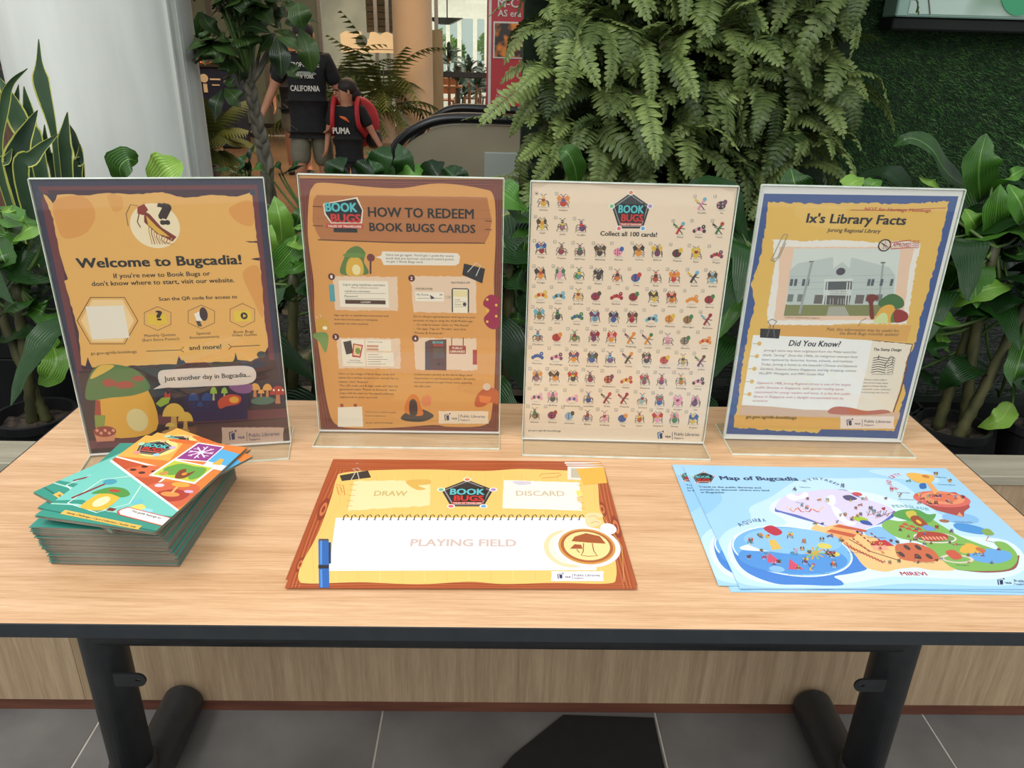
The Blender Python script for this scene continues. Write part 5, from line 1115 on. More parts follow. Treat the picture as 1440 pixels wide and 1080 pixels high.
A.l=5; A.poly([(82,85),(100,95),(118,120),(135,90),(160,85),(240,92),(310,82),(420,88),(520,80),(590,98),(620,100),(700,90),(800,95),(852,78),(858,120),(800,130),(860,138),(872,260),(830,262),(874,268),(882,322),(850,326),(884,332),(900,540),(915,650),(905,668),(880,690),(850,705),(800,700),(795,675),(785,705),(600,712),(585,690),(575,715),(262,728),(245,690),(238,725),(222,720),(212,600),(180,480),(160,410),(172,400),(140,300),(130,240),(118,180)], CREAM, 2.0, 14)
A.l=6; A.smooth([(125,110),(230,95),(275,160),(240,230),(160,250),(128,190)], (226,156,80)); A.smooth([(320,90),(370,95),(375,140),(340,150)], (228,162,84)); A.smooth([(770,140),(850,110),(858,200),(800,190)], (226,156,80)); A.smooth([(820,380),(880,360),(895,540),(860,480)], (224,154,78))
A.poly([(88,84),(112,90),(118,120)],(50,44,66)); A.ell(54,70,80,104,(60,62,80)); A.ell(845,68,868,92,(60,62,80)); A.ell(872,668,906,694,(66,70,66))
A.ell(403,120,587,287,(244,222,184),32)
A.l=7   # stick-like insect, generic
A.poly([(430,135),(455,122),(470,145),(452,165),(430,158)], (150,56,44)); A.poly([(455,150),(475,160),(520,210),(575,245),(560,262),(500,232),(455,190)], (132,50,40)); A.l=8; A.poly([(462,165),(500,205),(550,245),(510,235),(470,200)], (224,176,70))
for k in range(9): A.line([(470+k*11,185+k*8),(474+k*9,230+k*5),(485+k*10,272)], 3.5, (150,76,44) if k % 2 else (206,150,60))
A.line([(432,130),(405,125),(388,160),(396,205)],2.5,(110,60,40)); A.line([(436,160),(430,190),(442,210)],4,(110,46,36))
A.l=8; A.text('?', 512,197,566,78,(60,42,36),0.06)
A.l=8; A.text('Welcome to Bugcadia!', 207,359,817,36,INKC,0.04,346)
A.text("If you're new to Book Bugs or", 343,397,700,17,INKC,0.02,388); A.text("don't know where to start, visit our website.", 262,427,790,17,INKC,0.02,412)
A.text('Scan the QR code for access to', 510,481,800,13,INKC,0.02,472)
for (x0,y0,x1,y1,w) in ((207,469,432,641,3),(456,503,554,591,2),(618,497,716,585,2),(773,491,864,579,2)):
    cy = (y0+y1)/2; X = x1-x0
    P = [(x0,cy),(x0+X*0.22,y0),(x1-X*0.22,y0),(x1,cy),(x1-X*0.22,y1),(x0+X*0.22,y1),(x0,cy)] if x0 < 300 else [((x0+x1)/2,y0),(x1,y0+22),(x1,y1-22),((x0+x1)/2,y1),(x0,y1-22),(x0,y0+22),((x0+x1)/2,y0)]
    A.l=7; A.line(P, w, (92,60,44)); 
    if x0 < 300: A.poly([(x0+14,cy),(x0+X*0.25,y0+8),(x1-X*0.25,y0+8),(x1-14,cy),(x1-X*0.25,y1-8),(x0+X*0.25,y1-8)], (244,206,150))
A.l=8; A.rect(250,500,390,622,(238,224,206)); A.rect(468,530,540,568,(232,190,60)); A.poly([(495,566),(520,566),(508,580)],(232,190,60)); A.l=9; A.text('?', 502,553,526,36,(56,34,30),0.05)
A.l=8; A.poly([(640,530),(676,512),(684,552),(650,558)],(240,232,220)); A.ell(660,505,690,556,(70,46,44)); A.poly([(646,556),(662,556),(670,576),(655,576)],(90,70,60)); A.rect(788,518,850,558,(232,196,66),0.1); A.l=9; A.ell(812,524,838,550,(70,46,40)); A.l=10; A.poly([(822,530),(833,537),(822,544)],(240,200,80))
A.l=8; A.text('Monthly Quizzes',456,613,572,10,INKC,0.01); A.text('(Earn Extra Points!)',448,629,586,10,INKC,0.01); A.text('Special',649,606,700,10,INKC,0.01); A.text('Announcements',622,620,734,10,INKC,0.01); A.text('Book Bugs',787,600,861,10,INKC,0.01); A.text('Video Guides',780,612,872,10,INKC,0.01)
A.text('and more!',622,664,742,17,INKC,0.03,658); A.text('go.gov.sg/nlb-bookbugs',258,681,428,11,INKC,0.01,674); A.line([(463,668),(590,663),(602,652)],2.5,INKC); A.line([(590,663),(602,672)],2.5,INKC); A.line([(883,646),(778,651),(766,641)],2.5,INKC); A.line([(778,651),(768,662)],2.5,INKC)
A.l=7; A.poly([(575,715),(583,685),(592,705),(600,700),(612,716)],(56,40,56)); A.poly([(788,706),(793,672),(800,700),(815,704)],(56,40,56)); A.poly([(236,735),(246,690),(254,712),(262,730)],(56,40,56))
A.l=8; A.smooth([(510,745),(560,735),(700,728),(830,722),(866,740),(864,775),(820,792),(700,797),(560,803),(515,790)],(226,206,192)); A.poly([(520,790),(488,809),(545,802)],(226,206,192)); A.l=9; A.text('Just another day in Bugcadia...',530,778,850,17,INKC,0.03,762)
# plain green-capped toadstool and cup stand where the figure is printed
A.l=7; A.smooth([(300,800),(450,790),(500,960),(290,975)],(226,166,60)); A.l=8; A.smooth([(236,830),(262,740),(320,716),(420,735),(478,800),(420,830),(330,840),(260,850)],(92,122,68)); A.l=9; A.smooth([(255,770),(290,722),(345,722),(300,752)],(224,180,80)); A.ell(300,770,350,800,(172,78,58)); A.ell(345,778,420,806,(172,78,58)); A.ell(410,758,455,780,(172,78,58)); A.poly([(272,905),(312,905),(308,950),(274,950)],(136,150,66)); A.poly([(275,850),(292,850),(296,905),(272,905)],(170,66,50)); A.ell(390,880,470,965,(222,200,140))
A.l=9; A.poly([(268,965),(352,960),(345,1000),(280,1003)],(214,140,104)); A.l=10; A.ell(266,945,352,985,(150,62,48)); A.l=11
for k in range(5): A.ell(275+k*15,955+(k%2)*10,287+k*15,967+(k%2)*10,(226,150,130))
mushroom(A,565,960,85,100,(224,176,76),(206,154,80)); mushroom(A,608,962,56,70,(224,176,76),(206,154,80)); mushroom(A,552,962,38,30,(220,180,90),(206,154,80)); A.l=8; A.poly([(498,862),(520,840),(552,838),(546,860),(515,875)],(150,170,60)); A.poly([(528,840),(534,815),(542,830),(552,822),(552,846)],(190,50,44)); A.ell(520,955,625,975,(190,140,80))
for k,(x,y) in enumerate(((638,880),(688,880),(662,890))): mushroom(A,x,y,40 if k<2 else 22,58 if k<2 else 36,(52,70,120),(50,50,84))
mushroom(A,712,850,26,50,(150,176,70),(180,170,110)); mushroom(A,752,846,24,44,(150,176,70),(180,170,110)); mushroom(A,865,838,40,52,(226,160,80),(200,124,76)); mushroom(A,911,838,36,50,(226,160,80),(200,124,76)); mushroom(A,888,838,24,28,(226,160,80),(200,124,76)); mushroom(A,950,862,60,66,(176,54,44),(190,120,80),dots=True)
A.l=8; A.smooth([(730,850),(770,828),(812,836),(805,862),(760,872),(735,880)],(196,76,50)); A.l=9; A.ell(770,836,806,860,(226,160,60)); A.l=8; A.ell(850,836,940,866,(88,112,92)); A.smooth([(770,795),(850,790),(848,820),(800,822)],(140,90,130))
nlb(A,742,950,972,1012,8,(206,170,150))
A.finish(o)

# ---- poster 2: how to redeem
o, A = poster(1, 'orange poster in a painted wooden border explaining how to redeem cards', (410,240,2.7))
WD, WD2 = (124,58,44), (160,84,54)
A.l=1; A.poly([(25,28),(802,28),(790,1000),(112,995)], WD)
A.l=2
for k in range(7): x = 36+k*5; A.line([(x,60+k*9),(x+8,300),(x+24,600),(x+50,800),(x+78,985-k*5)], 1.5, WD2 if k%2 else (92,40,34))
for k in range(5): y = 34+k*5; A.line([(60,y),(300,y+4*math.sin(k)),(500,y+6),(780,y+2)],1.5, WD2 if k%2 else (92,40,34)); A.line([(140,994-k*5),(400,986-k*4),(620,990-k*5),(780,996-k*5)],1.5, WD2 if k%2 else (92,40,34))
for k in range(6): A.line([(797-k*5,60),(793-k*4,300),(786-k*4,600),(782-k*4,980)],1.5, WD2 if k%2 else (92,40,34))
A.l=3; A.smooth([(80,62),(120,45),(300,62),(420,66),(560,48),(720,68),(768,100),(775,250),(768,420),(775,600),(772,760),(762,900),(735,965),(600,972),(540,965),(400,975),(240,978),(165,960),(135,880),(110,720),(88,560),(84,420),(62,250),(66,110)], (222,156,84))
A.l=4; A.poly([(96,92),(742,100),(752,150),(762,190),(752,240),(735,272),(400,274),(112,262),(95,230),(80,190),(82,140),(84,110)], (184,116,68),1.0,30); A.l=5
A.line([(100,262),(400,273),(735,275)],4,(92,46,34)); A.line([(96,180),(760,182)],1.5,(150,88,54)); A.line([(100,140),(500,146),(760,150)],1,(160,96,58)); A.line([(100,215),(500,222),(760,228)],1,(160,96,58))
for x0,x1,y in ((80,116,135),(80,120,208),(735,760,190),(735,760,222)): A.line([(x0,y),(x1,y+2)],3,(80,40,30))
A.l=6; A.poly([(120,125),(250,100),(272,150),(268,200),(150,200),(125,165)],(236,220,200)); A.l=7; A.poly([(125,128),(245,106),(268,150),(262,196),(153,196),(130,162)],(28,28,30))
A.l=9; A.text('BOOK',130,160,250,34,(92,190,196),0.05,150); A.text('BUGS',150,196,264,32,(206,52,48),0.05); A.rect(132,202,272,218,(196,66,56)); A.l=10; A.text('TALES OF TRAVELLERS',138,215,266,8,(246,236,220),0.03); A.l=8; A.rect(160,218,250,234,(40,40,40))
A.l=8; A.text('HOW TO REDEEM',291,175,692,37,INKC,0.035,181); A.text('BOOK BUGS CARDS',296,228,698,32,INKC,0.035,237)
A.l=5; A.poly([(345,306),(630,313),(640,325),(636,352),(622,360),(350,358),(340,335),(318,328),(340,322)],(236,222,206)); A.l=6
for k,s_ in enumerate(("Here we go again. You'll get 1 point for every","book that you borrow, and you'll need 6 points","to get 1 Book Bugs card.")): A.text(s_,360,323+k*13,616 if k<2 else 500,8,INKC,0.01,327+k*13 if k<2 else None)
A.l=5; A.smooth([(188,392),(200,330),(215,300),(250,286),(280,310),(275,345),(290,392)],(96,124,62)); A.l=6; A.smooth([(212,395),(212,345),(240,325),(268,345),(270,395)],(222,172,66)); A.ell(230,356,262,396,(236,218,160)); A.line([(300,392),(300,335)],7,(96,50,44)); A.ell(286,315,316,345,(120,54,50)); A.ell(195,312,280,330,(110,140,66))
# step panels
def torn(x0,y0,x1,y1,c=(232,200,172)): A.l=4; A.poly([(x0,y0),(x1,y0+3),(x1+3,y1),(x0+10,y1-3)],c,2.2,9)
torn(156,400,402,532); torn(452,400,700,540); torn(170,634,412,752); torn(462,634,702,758)
A.l=5; A.rect(182,418,368,518,(240,226,206)); A.l=6; A.text('Log in using myLibrary username',196,437,355,9,INKC,0.01); A.text('What is myLibrary username?',226,447,330,6,(130,60,50)); A.text('myLibrary username',202,461,298,8,INKC); A.text('Password',202,480,250,8,INKC); A.line([(202,466),(356,466)],1,INKC); A.line([(202,486),(356,486)],1,INKC); A.rect(204,491,357,506,(84,52,40)); A.l=7; A.text('LOGIN',264,502,300,7,(240,226,206),0.02)
A.l=5; A.rect(144,432,164,496,(92,160,164)); A.rect(470,460,578,496,(240,226,206)); A.l=6; A.text('WEB BROWSER',470,452,536,8,INKC); A.text('NLB MOBILE APP',606,429,678,8,INKC); A.text('My Points',476,474,520,8,INKC); A.text('36',562,474,573,8,INKC); A.line([(476,484),(572,484)],1.2,INKC); A.text('OR',584,486,606,12,(150,140,130)); A.rect(608,446,674,540,(60,52,48),0.12); A.l=7; A.rect(613,450,669,540,(240,226,200)); A.rect(613,454,669,478,(232,212,160)); A.l=8; A.text('Profile',620,492,640,5,INKC); A.text('Points',620,510,645,6,INKC); A.ell(650,500,664,514,(70,50,80)); A.line([(617,498),(664,498)],1,INKC); A.line([(617,516),(664,516)],1,INKC); A.l=6; A.poly([(525,470),(545,484),(530,488)],(70,46,80))
A.l=5; A.poly([(648,395),(655,352),(735,372),(724,428)],(40,36,38)); A.line([(668,385),(700,350),(718,360),(700,400)],3,(210,206,200))
A.l=5; A.rect(192,640,278,742,(240,226,206)); A.rect(282,642,378,684,(240,226,206)); A.rect(284,690,388,742,(240,226,206)); A.l=6; A.poly([(196,650),(226,644),(234,692),(208,698)],(50,46,46)); A.poly([(234,655),(272,662),(262,710),(230,706)],(190,50,60)); A.l=7; A.poly([(238,660),(267,666),(258,704),(235,700)],(236,200,150)); A.ell(242,672,262,696,(120,150,70)); A.l=6; A.rect(286,662,330,670,(206,150,120)); A.rect(286,674,330,682,(206,150,120)); A.text('Number of Cards',290,652,345,5,INKC); A.text('Book Bugs:',222,722,262,5,INKC); A.text('Tales of Travellers',210,730,270,5,INKC)
for k in range(5): A.line([(290,698+k*9),(330+(k*17)%40,698+k*9)],1.5,(110,90,80))
A.l=5; A.poly([(507,650),(524,642),(588,640),(588,758),(507,756)],(96,50,48)); A.l=6; A.poly([(507,650),(526,643),(526,757),(507,756)],(78,58,72)); A.rect(538,672,580,712,(90,74,70)); A.text('BOOK',536,656,578,9,(92,180,186),0.05); A.text('BUGS',540,666,576,8,(200,60,54),0.05); A.rect(552,728,566,740,(50,40,40)); A.line([(608,634),(608,664)],3,(40,34,34)); A.line([(652,634),(652,664)],3,(40,34,34)); A.rect(598,664,662,695,(166,66,54),0.1); A.l=7; A.text('PUBLIC',610,677,650,8,(240,226,206),0.03); A.text('LIBRARIES',602,690,658,8,(240,226,206),0.03); A.l=5; A.rect(688,680,704,736,(176,50,46))
A.l=6
for x,y,s_ in ((152,402,'1'),(456,408,'2'),(168,631,'3'),(470,637,'4')): A.l=6; A.ell(x-13,y-13,x+13,y+13,(96,38,42),20); A.l=7; A.text(s_,x-4,y+6,x+4,12,(244,232,220),0.05)
A.l=6
def para(lines, x, y, dy, w, h=7.5, c=INKC, bold=0.008, sk=0.0):
    for k, s_ in enumerate(lines):
        if s_: A.text(s_, x+sk*k, y+dy*k, x+sk*k+w*len(s_)/max(len(q) for q in lines), h, c, bold)
para(["Sign up for a myLibrary username and","then borrow books or complete","quizzes to earn points."],162,553,15.5,206)
para(["Go to nlb.gov.sg/mylibrary/ and log in to your","account, or log in using the NLB Mobile app."],462,558,15,238); para(["-  On web browser: Click on \"My Points\"","-  On app: Tap on \"Profile\" and click","   \"Points & Rewards\""],464,589,15.3,210)
para(["Click on the image of Book Bugs cards and","select the number of cards you would like to","redeem. Click \"Redeem\""],178,775,15,228,c=(74,54,44)); para(["The QR code and 8-digit code will then be","generated under \"Points & Rewards\" and a","copy will be sent to the email address","registered to your account."],182,820,14.3,222,c=(74,54,44))
para(["Collect your card(s) at the Book Bugs card","dispensers in participating public libraries.","Set your phone to Light Mode when scanning","the QR code!"],466,778,14.5,234,c=(74,54,44))
A.l=5; A.poly([(176,898),(268,895),(272,972),(176,972)],(240,226,206)); A.rect(185,885,197,897,(160,70,50)); A.rect(236,885,248,897,(160,70,50)); para(["Terms and conditions apply.","Scan to read more."],280,919,14,120,6.5,(90,64,50)); A.l=6; A.text('go.gov.sg/nlb-bookbugs',282,959,385,6,(90,64,50))
# plain stand-ins: rock with orange cloth shape, red berries and moth shapes
A.l=5; A.smooth([(416,935),(440,915),(490,905),(530,920),(538,935),(500,952),(450,952),(420,945)],(72,60,54)); A.l=6; A.smooth([(430,915),(438,870),(460,848),(482,862),(490,890),(500,925),(470,930)],(216,120,50)); A.l=7; A.smooth([(450,925),(448,880),(462,866),(476,882),(476,925)],(62,48,46)); A.l=5; A.poly([(494,862),(515,850),(532,862),(528,890),(505,896),(492,880)],(222,130,84))
A.l=5; A.smooth([(735,485),(760,470),(790,490),(785,540),(792,580),(770,602),(742,590),(730,560),(752,530),(728,510)],(160,30,70)); A.l=6
for k in range(5): A.ell(738+(k%2)*34,484+k*21,748+(k%2)*34,494+k*21,(230,190,70),10)
A.l=5; A.smooth([(696,892),(705,850),(745,822),(786,840),(786,885),(755,880),(725,896)],(196,88,44)); A.l=6; A.ell(726,806,756,834,(226,196,170)); A.poly([(712,852),(760,858),(750,885),(715,878)],(226,120,60)); A.l=5; A.smooth([(95,600),(92,575),(115,560),(140,575),(142,600),(118,610)],(214,160,60)); A.smooth([(80,625),(110,612),(140,625),(130,690),(105,650)],(120,150,80)); A.l=6; A.ell(118,590,136,604,(250,236,200)); A.line([(100,560),(92,552)],2,(240,220,180)); A.line([(112,556),(108,545)],2,(240,220,180))
nlb(A,558,912,748,960,8,(238,210,180)); A.finish(o)

# ---- poster 3: one hundred cards
o, A = poster(2, 'pale beige poster with a grid of one hundred small coloured insect cards', (730,240,2.634))
A.l=1; A.poly([(50,60),(800,75),(670,1010),(22,985)],(236,206,180),0,0); A.l=2; A.smooth([(62,72),(420,72),(790,84),(745,500),(672,1000),(300,995),(28,975),(45,500)],(238,212,186))
logo(A,340,78,488,218,True,5); A.l=6; A.text('Collect all 100 cards!',300,241,510,17,INKC,0.03,244)
names = "Cleoba Hubert SousEx Ix TheM June KungEm Phil Pablo Yori Fiddy Poppin BillTea Binsley Mannys YumYum Elliot Peanit Emir Mogul Tangja Gary Tamop Beppo Yun Moss Dodo DrConna Smash AyeBea Avalon Popes Juelina Tabata Busket Pumpor Riggz Jewels Clapton Sporty Snowbear Kirk Oscar Tower Terry Lobster Baggies Phantom Morrigan Reliana Clicksen Comet Bobby Silk Deimo Pelping Loops Wink Florin Lola Maretta Bumplings Turnips Scorching Magistore Volna Marry Sandrose Heartfire Julie Zuzi Quinto Ferri Aruban Poilotion Meeks Mohanan Bolt Mocking Harry Harton Bullet Furmistrand Leandra Kiss Treacly Gremni Turbo Sergio Vyn Neodor Shoano Dansant Biter AirBody Fig Ivon Simpson Perea August".split()
ni = 0
ys = [110,200,290,382,457,535,612,687,763,838,905]
for r_, y in enumerate(ys):
    f = r_/10; xl = 90-f*32; xr = 750-f*108
    for c_ in range(10):
        if r_ == 0 and c_ in (2,3,4,5,6,7): continue
        if r_ == 1 and c_ in (3,4,5,6): continue
        x = xl+(xr-xl)*c_/9+2*math.sin(ni*3); yy = y+(1.7+f*0.5)*c_-4*f+2*math.cos(ni)
        bug(A,x,yy,27-3*f,1000+ni,4); A.l=4; A.rect(x-31,yy-34,x-19,yy-22,(150,136,124),0.2); A.l=5; A.rect(x-29.5,yy-32.5,x-20.5,yy-23.5,(240,218,194),0.2); A.l=6; A.text(str(ni+1),x-28,yy-25,x-22,5,(60,50,46)); 
        nm = names[ni % len(names)]; A.text(nm,x-2.6*len(nm),yy+36-3*f,x+2.6*len(nm),6,(60,50,46),0.01); ni += 1
A.l=6; A.text('go.gov.sg/nlb-bookbugs',34,963,154,7,INKC,0.01,968); nlb(A,490,955,680,1005,6,None); A.finish(o)

# ---- poster 4: library facts
o, A = poster(3, 'white-edged poster with blue border, library photograph and torn paper notes', (1010,250,2.7))
A.l=1; A.poly([(174,60),(912,70),(680,990),(30,972)],(64,86,140)); A.l=2
A.poly([(190,92),(350,98),(560,96),(700,100),(830,92),(875,88),(868,140),(852,200),(830,300),(800,420),(770,520),(750,620),(715,700),(700,780),(712,810),(690,880),(668,960),(500,955),(400,948),(380,968),(240,960),(60,948),(75,850),(90,720),(110,600),(140,480),(125,410),(160,300),(180,180)],(228,182,92),3.5,9)
A.l=3; A.smooth([(300,110),(480,115),(450,190),(320,170)],(232,188,104)); A.poly([(60,900),(690,900),(668,960),(62,948)],(226,170,86),0,0)
A.l=6; A.text("Ix's Library Facts",332,170,710,36,(46,44,52),0.035,178,0.05); A.text('Jurong Regional Library',412,205,614,15,(46,44,52),0.015,209,0.15); A.text('NOT for Heritage Humbugs',553,128,806,13,(180,52,56),0.015,126,0.15); A.l=7; A.line([(500,122),(660,123),(865,114)],2,(180,60,60))
A.l=3; A.poly([(206,232),(300,240),(470,236),(610,246),(700,240),(770,248),(750,330),(735,430),(722,520),(715,556),(560,552),(450,558),(300,560),(190,556),(186,520),(200,420),(215,330)],(236,226,216),3,9); A.l=4; A.poly([(232,262),(745,262),(728,330),(700,540),(212,540),(228,400)],(234,196,168),2,10)
# photograph of the building
A.l=5; A.poly([(288,268),(692,268),(664,524),(248,524)],(212,214,206)); A.l=6; A.poly([(256,480),(668,480),(664,524),(248,524)],(132,132,84)); A.poly([(420,488),(480,488),(498,524),(410,524)],(170,166,150))
A.poly([(272,350),(300,325),(436,300),(436,345),(470,318),(498,345),(505,302),(650,340),(672,372),(660,482),(260,482)],(190,196,190)); A.l=7
for x0,y0,x1 in ((268,375,432),(268,400,400),(268,425,400),(505,372,668),(505,398,665),(505,424,660)): A.line([(x0,y0),(x1,y0-4)],2,(168,176,170))
A.ell(447,341,482,370,(84,76,84)); A.poly([(410,390),(508,388),(506,424),(406,426)],(92,92,94)); A.rect(364,444,396,478,(110,100,96)); A.rect(520,444,552,478,(110,100,96)); A.rect(404,446,500,482,(96,88,88)); A.l=8
A.poly([(400,384),(512,382),(510,392),(402,394)],(214,216,208)); A.poly([(400,426),(506,424),(506,444),(400,446)],(206,208,200))
for x in (405,415,490,500): A.line([(x,395),(x-8,482)],4,(214,216,208))
for x in (272,288,318,334,566,580,614,652): A.rect(x,384,x+11,410,(86,94,100))
for x in (262,300,560,600,640): A.rect(x,442,x+22,470,(120,124,120))
A.text('NATIONAL LIBRARY',424,433,486,5,(60,60,70),0.01); A.text('Jurong East Branch',424,441,486,5,(60,60,70),0.01); A.line([(356,318),(308,516)],9,(158,160,156)); A.line([(345,318),(362,318)],5,(100,100,104)); A.line([(626,322),(612,450)],7,(158,160,156)); A.line([(616,322),(634,322)],5,(100,100,104))
for x in (425,436,455,466,476): A.line([(x,458),(x-1,480)],2,(196,196,190))
A.text('Collection of National Library, Singapore',252,534,384,6,(80,60,50),0.0,533,0.1)
A.l=8; A.ell(606,232,656,280,(60,52,48),24); A.l=9; A.ell(611,237,651,275,(228,206,186),24); A.l=10; A.line([(618,246),(646,264),(624,270),(634,240),(642,270),(618,246)],3,(60,52,48)); A.l=9; A.line([(654,246),(730,236),(732,264),(656,270),(654,246)],3,(190,60,60)); A.text('APPROVED',660,264,728,15,(190,60,60),0.02,258); 
for k in range(4): A.line([(735,242+k*8),(745,238+k*8),(752,243+k*8),(763,237+k*8)],2.5,(190,60,60))
A.line([(206,312),(226,300),(258,228),(264,216),(250,214),(240,228),(208,298),(200,312),(214,318),(232,300),(256,246)],3,(150,140,120))
A.l=9; A.smooth([(560,460),(575,442),(604,446),(606,462),(588,474),(592,530),(576,532),(572,480)],(120,50,40)); A.smooth([(606,480),(630,452),(665,440),(700,460),(700,490),(650,500)],(70,110,58)); A.l=10; A.smooth([(612,500),(640,482),(668,490),(668,545),(625,550),(590,545)],(226,170,70)); A.l=11; A.smooth([(590,548),(605,525),(625,512),(640,520),(640,550)],(210,214,150)); A.smooth([(670,548),(668,505),(690,500),(718,515),(714,540)],(150,46,40)); A.smooth([(655,548),(660,515),(678,505),(690,540)],(84,126,60))
A.l=6; A.poly([(190,560),(735,560),(715,620),(180,598)],(222,164,88)); A.l=7; A.text('Psst, this information may be useful for',410,586,686,12,(46,44,52),0.01,580,0.15); A.text('the Book Bugs monthly quizzes!',458,598,684,12,(46,44,52),0.01,597,0.15); A.line([(532,562),(540,545),(562,532)],2,(60,50,50))
A.l=7; A.poly([(132,596),(400,606),(585,618),(560,740),(520,895),(300,880),(88,862)],(240,234,228),0.8,20); A.l=6; A.poly([(582,618),(735,632),(712,700),(690,800),(662,888),(520,892)],(236,220,200),2.0,10); A.l=5; A.line([(582,618),(650,624),(737,632),(716,700),(716,720),(692,810),(664,890)],5,(120,66,60))
A.l=8; A.text('Did You Know?',266,636,460,22,(46,44,52),0.03,643,0.15)
def sp(lines,x,y,dy,w,h,c,sk,rise):
    for k,s_ in enumerate(lines):
        ww = w*len(s_)/max(len(q) for q in lines); A.text(s_,x+sk*k,y+dy*k,x+sk*k+ww,h,c,0.008,y+dy*k+rise*ww/w,0.15)
sp(["Jurong's name may have originated from the Malay word for","shark, \"jerung\". Since the 1960s, its mangrove swamps have","been replaced by factories, homes, schools, and markets.","Today, Jurong is home to the beautiful Chinese and Japanese","Gardens, Science Centre Singapore, and big shopping centres","like JEM, Westgate, and IMM Outlet Mall."],172,656,17.5,364,9,(64,62,72),-3.6,13)
sp(["Opened in 1988, Jurong Regional Library is one of the largest","public libraries in Singapore, with special reading spots","customised for young readers and teens. It is the first public","library in Singapore with a skylight incorporated into its","structure."],146,780,17.2,362,9,(180,60,70),-4.2,12)
A.text('The Stamp Design',588,656,694,11,(46,44,52),0.025,658); sp(["Chinese towers nobly in","front of the iconic stone","pagoda at Chinese Garden,","a peaceful, scenic attraction","in the Jurong Lake District."],552,768,12,108,6.5,(64,62,72),-2.4,3)
A.l=8
for k in range(7): y = 684+k*9; A.line([(588-k*1.5,y),(612-k,y-4),(640-k,y+2)],3,(50,50,54)); A.line([(640,y+2),(664-k,y-3),(672-k*1.5,y+4)],2.5,(50,50,54))
A.line([(610,672),(606,690)],3,(50,50,54)); A.line([(630,715),(655,676),(664,680),(660,705),(632,720)],2.5,(50,50,54)); A.text('Jurong Regional Library',584,746,660,5,(46,44,52),0.0,748)
for k in range(5): x,y = 156-k*9.5, 629+k*48; A.l=8; A.ell(x-8,y-8,x+8,y+8,(226,178,92),12); A.l=9; A.line([(x-25,y),(x,y)],3,(206,180,120))
A.l=8; A.smooth([(420,880),(450,868),(500,872),(560,884),(630,880),(650,892),(560,900),(430,896)],(190,104,82)); A.l=7; A.poly([(88,862),(200,868),(330,880),(520,884),(690,890),(686,915),(80,900)],(214,176,150))
A.l=9; A.poly([(160,572),(236,574),(230,610),(158,606)],(44,40,42)); A.line([(184,604),(198,560),(188,545),(204,536),(222,545),(208,562),(214,606)],3,(110,106,104))
A.l=8; A.text('go.gov.sg/nlb-bookbugs',104,912,296,12,(46,44,52),0.015,916,0.12); nlb(A,462,905,668,952,9,(236,214,200)); A.finish(o)
# ================================================================ FLAT SHEETS ON THE TABLE
def sheet(name, x, y, a, w, h, z, m, label, cat, group, curl=0.0, seed=0):
    mb = MB(); n = 12; V = []
    for j in range(n+1):
        for i in range(n+1): V.append((-w/2+w*i/n, -h/2+h*j/n, 0.0))
    F = [(j*(n+1)+i, j*(n+1)+i+1, (j+1)*(n+1)+i+1, (j+1)*(n+1)+i) for j in range(n) for i in range(n)]
    k = len(V); mb.add([(v[0],v[1],v[2]+0.0001) for v in V]+[(v[0],v[1],v[2]-0.0001) for v in V], F+[tuple(k+i for i in reversed(f)) for f in F]+
        [(i, k+i, k+i+1, i+1) for i in range(n)]+[(i*(n+1)+n, k+i*(n+1)+n, k+(i+1)*(n+1)+n, (i+1)*(n+1)+n) for i in range(n)]+[(n*(n+1)+i+1, k+n*(n+1)+i+1, k+n*(n+1)+i, n*(n+1)+i) for i in range(n)]+[((i+1)*(n+1), k+(i+1)*(n+1), k+i*(n+1), i*(n+1)) for i in range(n)])
    o = ob(name, (mb, m)); o.location = (x,y,ZT+z); o.rotation_euler = (0,0,a); return tag(o, label, cat, group)
def dup_children(src, dst):
    for c in list(src.children):
        d = c.copy(); COL.objects.link(d); d.parent = dst
M_matpaper = mat('mat_paper', (176,88,48), 0.42); M_mappaper = mat('map_paper', (170,212,238), 0.42)
MW, MH = 0.420, 0.297
mats_ = []
SH = 0.0012
for k, (dx, dy, da, lb) in enumerate(((-0.0035,0.0185,-0.004,'second playing mat, its wooden top border showing behind the top mat'),(0.0,0.006,0.012,'third playing mat, almost wholly covered by the top mat'),(0,0,0,'wood-bordered paper playing mat with coffee cup and blue pen print, on top'))):
    mats_.append(sheet('playing_mat', -0.037+dx, 0.883+dy, 0.012+da, MW, MH, 0.0004+k*SH, M_matpaper, lb, 'paper mat', 'paper playing mats'))
top = mats_[2]
A = Art((390,635,2.8235), tuple(top.location), top.rotation_euler[2], False, MW, MH)
RW, RW2, RW3 = (176,84,44), (206,120,70), (146,60,34)
A.l=1; A.poly([(218,58),(1303,55),(1425,553),(28,553)], RW)
A.l=2
for k in range(6):
    o_ = k*7; c = RW2 if k % 2 else RW3
    A.line([(232+o_,70),(150+o_*1.1,250),(110+o_,360),(50+o_,540)],2,c); A.line([(1300-o_,75),(1330-o_,220),(1370-o_,380),(1412-o_,545)],2,c); A.line([(230,60+k*4),(500,66+k*3),(800,60+k*5),(1290,62+k*4)],2,c); A.line([(60,548-k*5),(500,534-k*3+4*math.sin(k)),(900,545-k*4),(1400,548-k*4)],2,c)
for (x,y,w,h) in ((183,230,20,45),(1345,300,18,45),(1290,230,16,30),(90,450,14,30)): A.l=3; A.ell(x-w,y-h,x+w,y+h,RW3); A.l=4; A.ell(x-w*.6,y-h*.6,x+w*.6,y+h*.6,RW2); A.l=5; A.ell(x-w*.3,y-h*.3,x+w*.3,y+h*.3,RW3)
